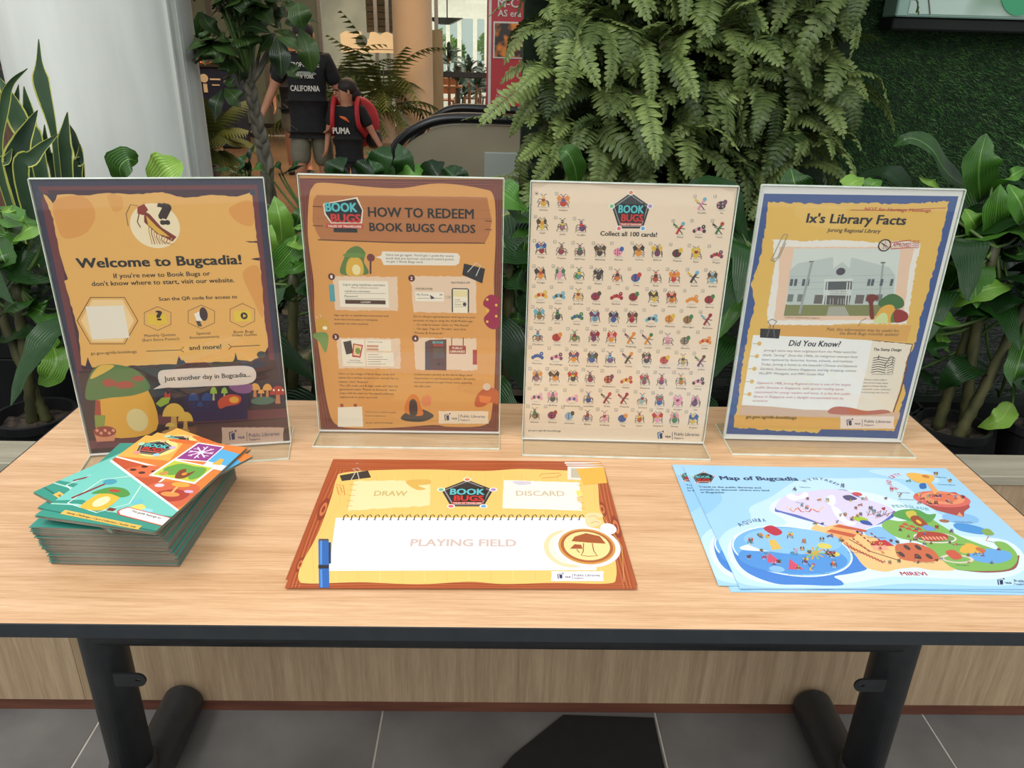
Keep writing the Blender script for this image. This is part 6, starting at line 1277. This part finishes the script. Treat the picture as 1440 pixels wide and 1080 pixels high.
A.l=3; A.smooth([(262,85),(420,74),(620,72),(820,78),(960,70),(1140,76),(1230,80),(1270,120),(1280,220),(1310,320),(1340,420),(1345,500),(1310,525),(1100,522),(900,527),(760,518),(560,528),(330,520),(130,525),(85,510),(95,450),(150,350),(180,280),(215,180),(235,110)],(238,200,112))
A.l=4
for k in range(15): x = 250+k*72; x2 = 720+(x-720)*1.22; A.line([(x,92),(x+6*math.sin(k*2),200),(x2-8,380),(x2,518)],1.6,(246,218,140) if k%2 else (226,184,96))
A.l=6; A.poly([(248,96),(360,76),(372,104),(256,118)],(52,48,44)); A.line([(292,115),(312,80),(300,70),(318,66),(330,76),(318,84),(325,110)],3,(214,208,200)); A.line([(232,132),(262,136),(268,174),(244,172),(236,140),(252,144),(258,166)],3,(222,120,70)); A.line([(1040,100),(1050,90),(1120,86),(1126,94),(1110,102),(1050,106)],3,(222,120,70))
A.l=5; A.poly([(304,118),(606,114),(606,216),(280,236)],(244,226,170),2,12); A.poly([(900,114),(1198,124),(1210,236),(894,226)],(246,240,226),1,14)
A.l=6; A.smooth([(510,118),(600,112),(606,130),(560,136),(590,150),(550,152)],(224,180,90)); A.smooth([(935,120),(1000,120),(1005,130),(960,134)],(214,204,216)); 
for k in range(5): A.line([(286-k*-3-k*6,132+k*21),(318-k*5,134+k*21)],3,(222,150,80)); A.line([(1188+k*3,134+k*23),(1210+k*3,136+k*23)],3,(222,150,80))
A.text('DRAW',382,177,514,20,(206,184,120),0.03); A.text('DISCARD',948,177,1142,20,(210,190,160),0.03)
logo(A,646,110,862,222,True,5)
A.l=5; A.poly([(232,264),(1232,264),(1268,472),(204,475)],(240,238,240)); A.l=7; A.text('PLAYING FIELD',527,377,950,28,(214,190,180),0.03)
A.l=8
for k in range(31): x = 268+k*31.2; A.line([(x-6,272),(x-2,256),(x+8,252),(x+14,260)],4,(44,42,44)); A.line([(x-12,272),(x-2,273)],3,(60,58,60))
A.l=6; A.poly([(1152,60),(1296,60),(1296,118),(1152,112)],(232,226,214)); A.l=7; A.poly([(1166,68),(1210,68),(1210,106),(1166,104)],(196,186,164)); A.poly([(1186,70),(1300,62),(1310,126),(1216,134)],(234,180,76)); A.rect(1188,156,1210,178,(236,220,120)); A.rect(1190,182,1212,200,(240,200,130))
A.l=8; A.smooth([(1225,250),(1280,246),(1292,262),(1265,266),(1290,280),(1270,298),(1230,296)],(238,214,160)); A.line([(1235,260),(1262,256),(1270,262)],5,(214,180,120)); A.line([(1245,285),(1265,278),(1278,284)],5,(214,180,120))
A.l=6; A.ell(1058,312,1262,462,(232,216,170),36); A.l=7; A.ell(1078,322,1240,450,(240,232,214),36); A.l=8; A.ell(1282,286,1346,330,(244,242,240),20); A.l=9; A.ell(1098,300,1362,462,(244,242,240),40); A.l=10; A.ell(1116,308,1342,450,(214,150,70),40); A.l=11; A.ell(1126,314,1332,442,(176,96,50),40); A.l=12; A.ell(1138,320,1320,434,(240,220,150),40)
A.l=13; A.poly([(1168,358),(1180,340),(1225,326),(1280,338),(1304,368),(1240,364)],(166,84,40)); A.poly([(1162,388),(1180,370),(1206,372),(1212,388)],(166,84,40)); A.line([(1216,366),(1214,400),(1206,414),(1235,418),(1270,416),(1256,396),(1250,366)],4,(166,84,40)); A.line([(1188,390),(1200,404)],4,(166,84,40))
PR = lambda x0,y0,x1,y1,c: A.poly([(x0,y0),(x1,y0),(x1,y1),(x0,y1)],c)
A.l=9; PR(163,352,204,551,(46,104,180)); PR(204,362,213,446,(40,60,90)); A.l=10; PR(165,348,203,356,(90,80,80)); PR(163,452,204,466,(44,42,50)); PR(170,356,178,450,(90,146,214)); PR(170,470,178,548,(90,146,214))
nlb(A,1087,477,1296,516,8,(240,234,236)); A.finish(top)
dup_children(top, mats_[0]); dup_children(top, mats_[1])

maps_ = []
for k, (dx, dy, da, lb) in enumerate(((-0.010,-0.006,-0.012,'lowest blue map sheet, its lower edge peeking out below the top map'),(-0.020,0.001,-0.028,'middle blue map sheet, its left edge fanned out beside the top map'),(0,0,0,'light blue printed map sheet with islands, on top of its pile'))):
    maps_.append(sheet('map_sheet', 0.508+dx, 0.8905+dy, 0.012+da, MW, MH, 0.0004+k*SH, M_mappaper, lb, 'map', 'blue map sheets'))
top = maps_[2]
A = Art((930,640,5.142), tuple(top.location), top.rotation_euler[2], False, MW, MH)
Q = lambda x, y: (x+1285.5, y)    # second crop starts 250 px further right
A.l=1; A.poly([(120,74),(2065,92),(2640,1010),(570,990)],(166,212,240)); A.l=2
A.smooth([(640,380),(800,300),(1000,180),(1300,170),(1700,190),(2000,420),(2300,560),(2640,760),(2560,940),(1800,930),(1400,960),(800,960),(520,900),(400,700),(460,560),(640,470)],(196,228,246)); A.l=3; A.smooth([(780,390),(900,300),(1290,250),(1700,330),(2050,560),(2500,620),(2640,800),(2400,900),(1700,880),(1400,920),(1000,950),(640,900),(480,720),(560,560),(900,500)],(222,240,250))
A.l=3; A.smooth([(200,150),(430,290),(390,380),(300,430),(230,330)],(150,202,236)); A.smooth([(1500,110),(1900,110),(2000,200),(1700,170)],(190,224,246))
logo(A,222,122,388,206,True,5)
A.l=6; A.text('Map of Bugcadia',428,180,996,27,(44,58,100),0.04,186,keep=True)
for k,s_ in enumerate(('Travel to the public libraries and','scratch to discover where you land','in Bugcadia!')): A.text(s_,272+k*8,236+k*20,(722,782,456)[k],11,(44,58,100),0.02,(243,262,277)[k],keep=True)
A.arc_text('WYNTREIM',[(1030,200),(1130,180),(1220,200),(1275,224)],18,(90,110,150)); A.arc_text('AQUARIA',[(570,520),(650,490),(700,484),(765,484)],24,(84,110,160)); A.arc_text('FENSGLADE',[Q(395,382),Q(480,380),Q(560,390),Q(660,404)],20,(110,170,170)); A.arc_text('BEYAND CITY',[Q(430,246),Q(380,215),Q(390,170),Q(460,146)],18,(214,90,110)); A.text('MIREVI',Q(452,0)[0],872,Q(640,0)[0],26,(184,60,80),0.03)
# snow island
A.l=4; A.smooth([(820,405),(870,420),(1000,460),(1200,520),(1320,600),Q(100,560),Q(180,590),Q(170,560),Q(190,520),Q(300,500),Q(420,420),Q(300,380),Q(100,280),(1300,250),(1100,270),(950,290),(850,340)],(94,110,186)); A.l=5; A.smooth([(825,385),(860,320),(930,285),(1060,265),(1200,250),(1340,260),Q(120,300),Q(260,340),Q(390,400),Q(300,490),Q(170,540),(1300,560),(1160,500),(1000,440),(880,410)],(220,210,236)); A.l=6
A.smooth([(905,300),(940,280),(990,300),(1040,268),(1060,300),(960,330)],(244,244,250)); A.smooth([(1230,370),(1290,400),(1340,470),Q(120,490),Q(100,510),(1330,500),(1260,440)],(246,246,252)); A.smooth([(1180,320),(1240,290),(1260,340),(1230,370)],(240,242,250))
for k in range(9): x = 900+k*28; A.line([(x,380+(k%3)*14),(x+28,392+(k%2)*20),(x+48,376+(k%4)*12)],9,(196,60,76) if k%2 else (236,196,150))
for k in range(4): x = Q(200+k*40,0)[0]; A.line([(x,410),(x+8,436),(x+24,402)],5,(70,110,96)); A.line([(x+60,430),(x+66,446),(x+84,420)],5,(70,110,96)); 
A.line([Q(200,440),Q(300,408)],5,(200,60,70)); A.line([Q(260,458),Q(400,410)],5,(200,60,70)); A.smooth([Q(90,455),Q(150,445),Q(210,470),Q(150,485)],(170,196,60)); A.l=7; A.smooth([Q(150,475),Q(210,478),Q(240,510),Q(170,500)],(60,90,160)); A.smooth([Q(25,300),Q(80,292),Q(130,320),Q(60,330)],(84,80,120)); A.ell(*Q(95,270),*Q(165,298),(206,80,90))
# aquarium island
A.l=6; A.smooth([(515,610),(530,740),(620,850),(820,930),(1010,940),(1290,945),(1305,915),(1250,880),(1360,860),(1480,830),(1450,790),(1300,640),(900,520),(640,560)],(74,134,214)); A.l=7; A.ell(524,510,1368,884,(226,242,252),48); A.l=8; A.ell(536,520,1356,874,(120,182,232),48); A.l=9; A.ell(560,640,1340,864,(84,150,220),40); A.l=10; A.ell(600,530,1300,720,(142,196,238),40); A.smooth([(575,665),(700,640),(860,690),(800,700),(600,690)],(226,238,246))
A.l=11; A.poly([(775,620),(820,612),(870,680),(800,690)],(226,186,90)); A.poly([(765,780),(775,708),(870,780)],(214,80,110)); A.poly([(920,830),(925,752),(1030,830)],(214,80,110)); A.smooth([(738,535),(800,512),(875,560),(820,585)],(190,50,70)); A.ell(1130,640,1230,680,(220,206,100)); A.ell(1190,700,1290,736,(220,206,100)); A.ell(780,805,890,850,(140,190,236)); A.ell(930,700,990,728,(70,140,180)); A.l=12
for k in range(10): a = k*0.628; A.line([(1110,712),(1110+75*math.cos(a),712+48*math.sin(a))],12,(226,160,60) if k%2 else (150,190,70))
rn = random.Random(4)
for k in range(26):
    x, y = rn.uniform(600,1300), rn.uniform(560,840); bug(A,x,y,rn.uniform(18,30),k,12)
# sand and red city
A.l=6; A.smooth([(1085,545),(1120,505),(1180,520),(1300,500),(1400,560),Q(230,590),Q(420,660),Q(560,640),Q(760,760),Q(840,830),Q(680,835),Q(560,815),Q(430,825),Q(330,845),Q(180,810),Q(100,720),(1300,700),(1180,610)],(240,196,134)); A.l=7
for k in range(5): A.poly([(1150+k*22,590-k*18),(1300+k*44,640-k*20),(1330+k*40,610-k*16),(1190+k*24,560-k*14)],(236,170,110) if k%2 else (200,96,66))
for k in range(14): x, y = 1300+k*22, 640+k*10; A.rect(x,y-10,x+12,y+14,(180,84,66)); 
for k in range(12): x, y = Q(20+k*26,0)[0], 540+(k%4)*18+k*3; A.rect(x,y,x+14,y+14,(150,64,60)); A.rect(x,y+70,x+18,y+88,(214,120,80))
A.smooth([Q(405,660),Q(470,640),Q(560,640),Q(680,690),Q(720,760),Q(600,775),Q(440,750)],(206,110,76)); A.l=8
for x,y in ((440,720),(560,735),(640,735),(480,670),(560,670)): A.ell(*Q(x-10,y-20),*Q(x+30,y+20),(90,70,66),12)
A.poly([Q(215,630),Q(330,615),Q(400,660),Q(240,660)],(196,60,70)); A.rect(*Q(240,655),*Q(350,690),(240,170,140)); A.line([Q(70,610),Q(230,700),Q(420,760)],9,(120,70,66))
# green land
A.l=5; A.smooth([Q(180,560),Q(230,530),Q(320,525),Q(430,620),Q(420,650),Q(330,640),Q(230,600)],(140,190,232)); A.l=6; A.smooth([Q(310,500),Q(360,470),Q(450,480),Q(640,460),Q(740,510),Q(820,560),Q(900,600),Q(1060,660),Q(1160,690),Q(1120,630),Q(1210,640),Q(1290,730),Q(1240,820),Q(1060,840),Q(840,825),Q(720,740),Q(600,640),Q(430,600),Q(330,540)],(134,184,92)); A.l=5; A.smooth([Q(840,828),Q(1060,852),Q(1260,830),Q(1302,745),Q(1290,730),Q(1230,815),Q(1060,838)],(150,90,80)); A.l=7; A.smooth([Q(940,720),Q(1060,680),Q(1220,700),Q(1245,750),Q(1140,785),Q(1000,770)],(110,170,226)); A.smooth([Q(390,440),Q(440,400),Q(560,395),Q(640,430),Q(700,430),Q(650,490),Q(520,480)],(96,160,84)); A.l=8; A.smooth([Q(480,415),Q(540,405),Q(560,440),Q(510,460)],(206,190,80)); A.smooth([Q(515,455),Q(560,440),Q(620,480),Q(640,520),Q(560,510)],(160,80,54)); A.ell(*Q(560,470),*Q(590,500),(244,190,80)); A.l=8; A.ell(*Q(540,560),*Q(845,640),(226,220,206)); A.l=9; A.ell(*Q(552,568),*Q(832,632),(120,160,90)); A.l=10; A.smooth([Q(560,590),Q(590,556),Q(700,560),Q(780,580),Q(770,615),Q(640,625)],(180,74,62)); A.l=11
for k in range(7): A.ell(*Q(600+k*26,590),*Q(618+k*26,618),(236,160,130),10)
A.smooth([Q(600,520),Q(640,510),Q(700,540),Q(640,550)],(120,160,220)); A.l=8; A.ell(*Q(735,720),*Q(970,785),(226,206,190)); A.l=9; A.ell(*Q(760,732),*Q(945,775),(130,180,96)); A.l=10; A.smooth([Q(770,700),Q(830,690),Q(890,740),Q(840,760),Q(800,740)],(206,96,74)); A.l=8; A.smooth([Q(870,690),Q(920,640),Q(1000,660),Q(1050,690),Q(1000,710),Q(900,712)],(232,180,80)); A.ell(*Q(990,668),*Q(1055,706),(200,120,70)); 
for k in range(6): A.smooth([Q(430+k*24,520+k*8-(k%2)*24),Q(455+k*24,508+k*8-(k%2)*24),Q(480+k*24,530+k*8-(k%2)*24)],(196,90,66))
A.l=5; A.ell(*Q(750,420),*Q(1005,500),(140,190,232)); A.l=6; A.smooth([Q(830,500),Q(900,495),Q(1050,535),Q(1040,575),Q(900,555),Q(840,530)],(84,150,214)); A.smooth([Q(1030,545),Q(1080,535),Q(1120,575),Q(1060,580)],(140,170,90)); A.ell(*Q(725,466),*Q(795,490),(170,110,80)); A.line([Q(1080,590),Q(1060,620),Q(1200,650)],8,(200,110,80))
# floating city
A.l=7; A.poly([Q(545,280),Q(600,350),Q(700,400),Q(850,440),Q(900,452),Q(905,410),Q(945,380),Q(930,330),Q(840,270)],(176,80,76)); A.l=8; A.ell(*Q(545,262),*Q(940,380),(222,110,100),32); A.l=9; A.ell(*Q(600,268),*Q(900,360),(236,150,110),32); A.l=10; A.ell(*Q(650,276),*Q(850,340),(226,120,90),28); A.poly([Q(630,200),Q(660,196),Q(740,290),Q(700,300)],(236,170,110)); A.l=11; A.smooth([Q(485,140),Q(540,130),Q(600,140),Q(680,150),Q(680,190),Q(620,208),Q(540,190)],(240,184,90)); A.smooth([Q(580,215),Q(620,205),Q(630,240),Q(590,245)],(60,110,180)); A.poly([Q(850,440),Q(870,415),Q(900,452)],(220,160,120)); A.ell(*Q(600,145),*Q(650,170),(206,130,60))
for k in range(22): x = rn.uniform(560,900); bug(A,*Q(x,rn.uniform(275,350)),rn.uniform(12,18),400+k,11)
# little figures scattered over the land
for k in range(60):
    x, y = rn.choice([(rn.uniform(900,1400),rn.uniform(300,500)),(rn.uniform(1350,1650),rn.uniform(300,480)),(rn.uniform(1650,2100),rn.uniform(500,780)),(rn.uniform(2100,2450),rn.uniform(620,780)),(rn.uniform(1500,2100),rn.uniform(560,800))]); bug(A,x,y,rn.uniform(12,19),600+k,12)
for (x,y) in ((965,246),(1310,222),(380+1285,250),(440+1285,292),(700+1285,138),(800+1285,184),(500+1285,185),(150+1285,360)): bug(A,x,y,18,int(x),8)
A.l=9
for (s_,x,y,w) in (('Tapestry Fort',1000,236,80),('Sarga',975,348,60),('Kelp Park',600,780,75),('Sunken City',920,870,105),('Cloudtown',1130,860,90),('Ticklish Reef',1010,665,110),('Tango Lagoon',1200,752,120),('Giant Marketplace',1490,600,135),('Sand Pyramid Market',1170,610,150),('Ironbarrel Cellar',1350,710,120),('Miggle Clay Hill',1825,780,150),('Glowinghive',2135,800,90),('Battle Park',1985,165,80),('The House of Bonsai',2005,218,120),('The Lost Theatre',1705,275,95),('Hill of Narratus',1720,325,110),('The Wishing Well',2120,488,130),('Stonehenge Farm',2100,650,100)): A.text(s_,x,y,x+w,8,(60,70,110),0.01,y+4,keep=True)
nlb(A,2380,880,2800,960,8,None,(36,44,84)); A.finish(top)
dup_children(top, maps_[0]); dup_children(top, maps_[1])

# ================================================================ BOOKLETS
BW, BH, BT = 0.158, 0.213, 0.0029
M_pages = mat('booklet_pages', (168,154,136), 0.75, rgb2=(118,106,92), scale=60, stretch=(0.2,0.2,8), detail=3)
M_cover = mat('booklet_cover', (58,150,134), 0.35)
M_backc = mat('booklet_back', (150,138,122), 0.5)
def cover_mesh(V, F, E_, m_):
    mb = MB(); mb.add(V, F, mi=0)
    for f in E_: mb.f.append(list(f)); mb.c.append(None); mb.uv.append(None); mb.m.append(1)
    return mb.mesh('cover', [m_, M_pages])
def booklet_meshes():
    nb = 10; V = []; F = []
    # folded pages: spine at the left, slightly domed
    for j in (0,1):
        y = (-BH/2+0.001) if j == 0 else BH/2-0.001
        for i in range(nb+1):
            t = i/nb; x = -BW/2+0.0006+(BW-0.0022)*t; k = min(1, t*7)**0.5; V += [(x,y,BT*0.5-BT*0.38*k),(x,y,BT*0.5+BT*0.38*k)]
    m = (nb+1)*2
    for i in range(nb): a = i*2; F += [(a+1,a+3,m+a+3,m+a+1),(a,m+a,m+a+2,a+2),(a,a+2,a+3,a+1),(m+a,m+a+1,m+a+3,m+a+2)]
    F.append((nb*2,m+nb*2,m+nb*2+1,nb*2+1)); pg = MB().add(V,F).mesh('pages', M_pages)
    def cov(sign, m_):
        V = []; 
        for j in (-1,1):
            for i in range(nb+1):
                t = i/nb; x = -BW/2+BW*t; k = min(1,t*7)**0.5; z = BT*0.5+sign*(BT*0.39*k); V += [(x,j*BH/2,z),(x,j*BH/2,z+sign*0.00022)]
        F = []
        for i in range(nb): a = i*2; F += [(a+1,a+3,m+a+3,m+a+1),(a,m+a,m+a+2,a+2)]
        E_ = [(i*2,i*2+2,i*2+3,i*2+1) for i in range(nb)]+[(m+i*2,m+i*2+1,m+i*2+3,m+i*2+2) for i in range(nb)]+[(nb*2,m+nb*2,m+nb*2+1,nb*2+1),(0,1,m+1,m)]
        return MB().add(V,F).add([],[]).mesh('cover', m_) if False else cover_mesh(V,F,E_,m_)
    return pg, cov(1,M_cover), cov(-1,M_backc)
pgm, cvm, bkm = booklet_meshes()
NB = 24
rn = random.Random(12); z = 0.0004; stack = []
ang_top = math.radians(-11.5)
cx0, cy0 = -0.462, 0.876
for k in range(NB):
    t = k/NB
    if k < 8: dx, dy, a = rn.uniform(-.001,.001), rn.uniform(-.0008,.0008)+0.001, math.radians(rn.uniform(-.5,.5)-1)
    elif k < 15: dx, dy, a = rn.uniform(-.001,.001)-0.002, rn.uniform(-.0008,.0008), math.radians(rn.uniform(-1.2,0.5)-1.5)
    elif k < 21: dx, dy, a = rn.uniform(-.001,.001)-0.004, rn.uniform(-.001,.001)-0.001, math.radians(rn.uniform(-2.0,0.5)-2)
    elif k == 21: dx, dy, a = 0.010, 0.004, math.radians(-17)
    elif k == 22: dx, dy, a = 0.006, 0.004, math.radians(-31)
    else: dx, dy, a = 0.017, -0.016, ang_top
    if k < 21: dy -= 0.0005*k-0.004
    b = empty('booklet', (cx0+dx, cy0+dy, ZT+z), ('booklet in the tall stack, %s from the bottom, only its grey page edges showing' % NTH[k] if k < 21 else ('booklet third from the top of the stack','booklet second from the top, its teal corner swung out to the left','topmost illustrated teal and orange booklet of the stack')[k-21]), 'booklet', 'booklets in the stack', a)
    for nm, me in (('pages',pgm),('front_cover',cvm),('back_cover',bkm)): ob(nm, me, b)
    stack.append(b); z += BT
    if k >= 20: z += 0.0012
# cover artwork drawn on the top booklet and shared by the three that show
topb = stack[-1]; zc = topb.location.z+BT*0.89+0.00025
A = Art((30,590,3.7895), (topb.location.x,topb.location.y,zc), ang_top, False, BW, BH)
def C(u, v):   # position on the cover as a fraction of its width and height, from the lower left
    return (u, v)
class Cov(Art):
    def uv(s, x, y): return ((x-0.5)*BW, (y-0.5)*BH)
A = Cov((0,0,1), (topb.location.x,topb.location.y,zc), ang_top, False, BW, BH)
A.l=1; A.poly([(0.002,0.002),(0.998,0.002),(0.998,0.998),(0.002,0.998)],(226,130,60))
A.l=2; A.poly([(0,0.70),(0.48,0.72),(0.40,0.998),(0,0.998)],(240,178,84)); A.l=3; A.ell(0.08,0.74,0.42,0.97,(250,222,140)); A.ell(0.25,0.95,0.6,1.0,(222,110,50))
A.l=2; A.poly([(0.0,0.50),(0.62,0.36),(0.62,0.62),(0.0,0.70)],(244,238,228)); A.l=3; A.poly([(0.0,0.52),(0.60,0.38),(0.60,0.60),(0.0,0.685)],(198,84,50)); A.l=4; A.smooth([(0.22,0.56),(0.38,0.50),(0.55,0.53),(0.55,0.62),(0.36,0.64)],(222,110,70)); A.l=5
for x,y in ((0.28,0.57),(0.38,0.55),(0.47,0.58),(0.34,0.62),(0.52,0.56)): A.ell(x-0.03,y-0.015,x+0.03,y+0.015,(80,40,36),10)
A.l=4; A.poly([(0.50,0.74),(0.80,0.76),(0.80,0.97),(0.53,0.985)],(246,242,240)); A.l=5; A.poly([(0.52,0.755),(0.79,0.77),(0.79,0.96),(0.55,0.97)],(150,60,140)); A.l=6
for k in range(8): a = k*math.pi/4; A.line([(0.66,0.865),(0.66+0.11*math.cos(a),0.865+0.08*math.sin(a))],0.014,(244,226,246)); A.line([(0.66+0.07*math.cos(a),0.865+0.05*math.sin(a)),(0.66+0.11*math.cos(a+.3),0.865+0.07*math.sin(a+.3))],0.01,(244,226,246))
A.ell(0.63,0.845,0.69,0.885,(250,246,250))
A.l=4; A.poly([(0.80,0.70),(0.998,0.68),(0.998,0.90),(0.78,0.94)],(86,176,226)); A.l=5; A.poly([(0.80,0.70),(0.998,0.68),(0.998,0.74),(0.80,0.77)],(226,240,248)); A.poly([(0.86,0.74),(0.94,0.74),(0.92,0.81),(0.88,0.82)],(232,180,80))
A.l=6; A.poly([(0.46,0.53),(0.90,0.50),(0.92,0.71),(0.50,0.745)],(248,246,240)); A.l=7; A.poly([(0.485,0.545),(0.88,0.518),(0.90,0.70),(0.52,0.728)],(196,206,70)); A.l=8; A.smooth([(0.52,0.62),(0.60,0.70),(0.74,0.69),(0.86,0.68),(0.88,0.58),(0.82,0.54),(0.74,0.60),(0.62,0.56)],(104,166,74)); A.l=9; A.smooth([(0.66,0.62),(0.70,0.65),(0.74,0.60),(0.79,0.64),(0.77,0.55),(0.69,0.54)],(130,66,44)); A.ell(0.71,0.575,0.75,0.61,(236,150,60)); A.smooth([(0.52,0.57),(0.57,0.60),(0.60,0.57),(0.56,0.55)],(206,150,80))
A.l=5; A.smooth([(0.55,0.36),(0.72,0.28),(0.96,0.24),(0.98,0.46),(0.80,0.50),(0.60,0.47)],(214,104,70)); A.l=6; A.smooth([(0.66,0.34),(0.80,0.29),(0.93,0.32),(0.94,0.40),(0.78,0.42)],(176,60,50)); A.l=7; A.ell(0.72,0.34,0.88,0.39,(232,150,80)); A.line([(0.80,0.38),(0.79,0.46)],0.02,(236,180,110)); A.ell(0.72,0.45,0.88,0.50,(240,170,70)); A.ell(0.60,0.42,0.68,0.46,(226,206,220)); A.ell(0.88,0.40,0.96,0.43,(214,180,210))
A.l=10; A.poly([(0,0.002),(0.998,0.002),(0.998,0.22),(0,0.64)],(120,204,190)); A.l=11; A.poly([(0.0,0.63),(0.998,0.21),(0.998,0.225),(0.0,0.65)],(240,246,244)); A.poly([(0,0),(0.998,0),(0.998,0.16),(0.5,0.12),(0.2,0.20),(0,0.16)],(54,150,130)); A.l=12; A.poly([(0.0,0.12),(0.2,0.14),(0.998,0.10),(0.998,0.11),(0.2,0.155),(0,0.13)],(170,222,206)); A.poly([(0.0,0.06),(0.998,0.0),(0.998,0.015),(0,0.07)],(30,112,100)); A.line([(0.12,0.15),(0.14,0.42),(0.34,0.50)],0.008,(230,246,240)); A.line([(0.12,0.15),(0.42,0.10),(0.58,0.22),(0.50,0.42)],0.008,(230,246,240))
# plain toadstool shapes where the figures are printed
A.l=13; A.smooth([(0.24,0.16),(0.28,0.12),(0.42,0.12),(0.46,0.17),(0.44,0.28),(0.28,0.30)],(236,186,60)); A.l=14; A.smooth([(0.20,0.27),(0.27,0.35),(0.40,0.36),(0.50,0.31),(0.46,0.27),(0.34,0.29)],(82,150,70)); A.ell(0.30,0.15,0.41,0.26,(246,232,180)); A.line([(0.10,0.20),(0.16,0.30),(0.22,0.40)],0.022,(140,44,44)); A.l=15; A.ell(0.17,0.38,0.28,0.44,(70,160,180)); A.ell(0.30,0.31,0.40,0.34,(190,70,54)); A.l=13; A.smooth([(0.60,0.16),(0.64,0.12),(0.72,0.13),(0.74,0.20),(0.66,0.23)],(238,214,110)); A.ell(0.58,0.22,0.66,0.28,(110,196,206)); A.ell(0.72,0.16,0.82,0.20,(150,216,226)); A.rect(0.47,0.13,0.53,0.16,(120,50,40))
A.l=14; A.poly([(0.56,0.155),(0.60,0.19),(0.998,0.145),(0.998,0.06),(0.60,0.105),(0.56,0.13)],(200,80,70)); A.l=15; A.poly([(0.575,0.153),(0.61,0.182),(0.998,0.138),(0.998,0.067),(0.61,0.112),(0.575,0.135)],(248,244,238)); A.poly([(0.17,0.045),(0.86,0.0),(0.86,0.038),(0.17,0.085)],(240,190,90))
def ctext(s_, x0, y0, x1, y1, h, c, bold=0.02):
    V, F = TC(s_, bold); xs = [q[0] for q in V]; m0, m1 = min(xs), max(xs); a = A.uv(x0,y0); b = A.uv(x1,y1); kx = (b[0]-a[0])/(m1-m0); sl = (b[1]-a[1])/(b[0]-a[0]); hh = h/0.71
    A.put(A.txt, [(a[0]+(q[0]-m0)*kx, a[1]+q[1]*hh+(q[0]-m0)*kx*sl) for q in V], F, c, [q[2] for q in V])
A.l=17; ctext('This guide belongs to:',0.66,0.150,0.94,0.118,0.0035,INKC); ctext('.............................',0.62,0.122,0.94,0.086,0.002,INKC,0.0); ctext('Stamp Challenge | Card Collection | Insider Info',0.21,0.055,0.83,0.012,0.0034,(60,70,50))
# emblem on the cover
pc = (0.22,0.85); A.l=6
for sc, c, l in ((0.17,(60,58,60),6),(0.15,(170,166,160),7),(0.14,(40,40,44),8)): A.l=l; A.poly([(pc[0]+sc*math.cos(math.pi/2+k*1.2566), pc[1]+sc*0.62*math.sin(math.pi/2+k*1.2566)) for k in range(5)], c)
A.l=9
for k,c in enumerate(((236,190,140),(180,224,190),(240,150,150),(170,214,236),(206,180,220))): x,y = pc[0]+0.16*math.cos(math.pi/2+k*1.2566), pc[1]+0.16*0.62*math.sin(math.pi/2+k*1.2566); A.ell(x-0.03,y-0.02,x+0.03,y+0.02,c,12)
A.l=11; ctext('BOOK',0.11,0.855,0.33,0.855,0.0095,(92,200,200),0.05); ctext('BUGS',0.13,0.815,0.33,0.815,0.008,(214,56,50),0.05); A.poly([(0.13,0.795),(0.32,0.795),(0.32,0.806),(0.13,0.806)],(214,110,90))
A.finish(topb, 'cover_artwork')
for c in topb.children:
    if c.name.startswith(('cover_artwork','lettering')): c.location = (0,0,BT*0.89+0.00025)
for b in (stack[-2], stack[-3]):
    for c in list(topb.children):
        if c.name.startswith(('cover_artwork','lettering')): d = c.copy(); COL.objects.link(d); d.parent = b
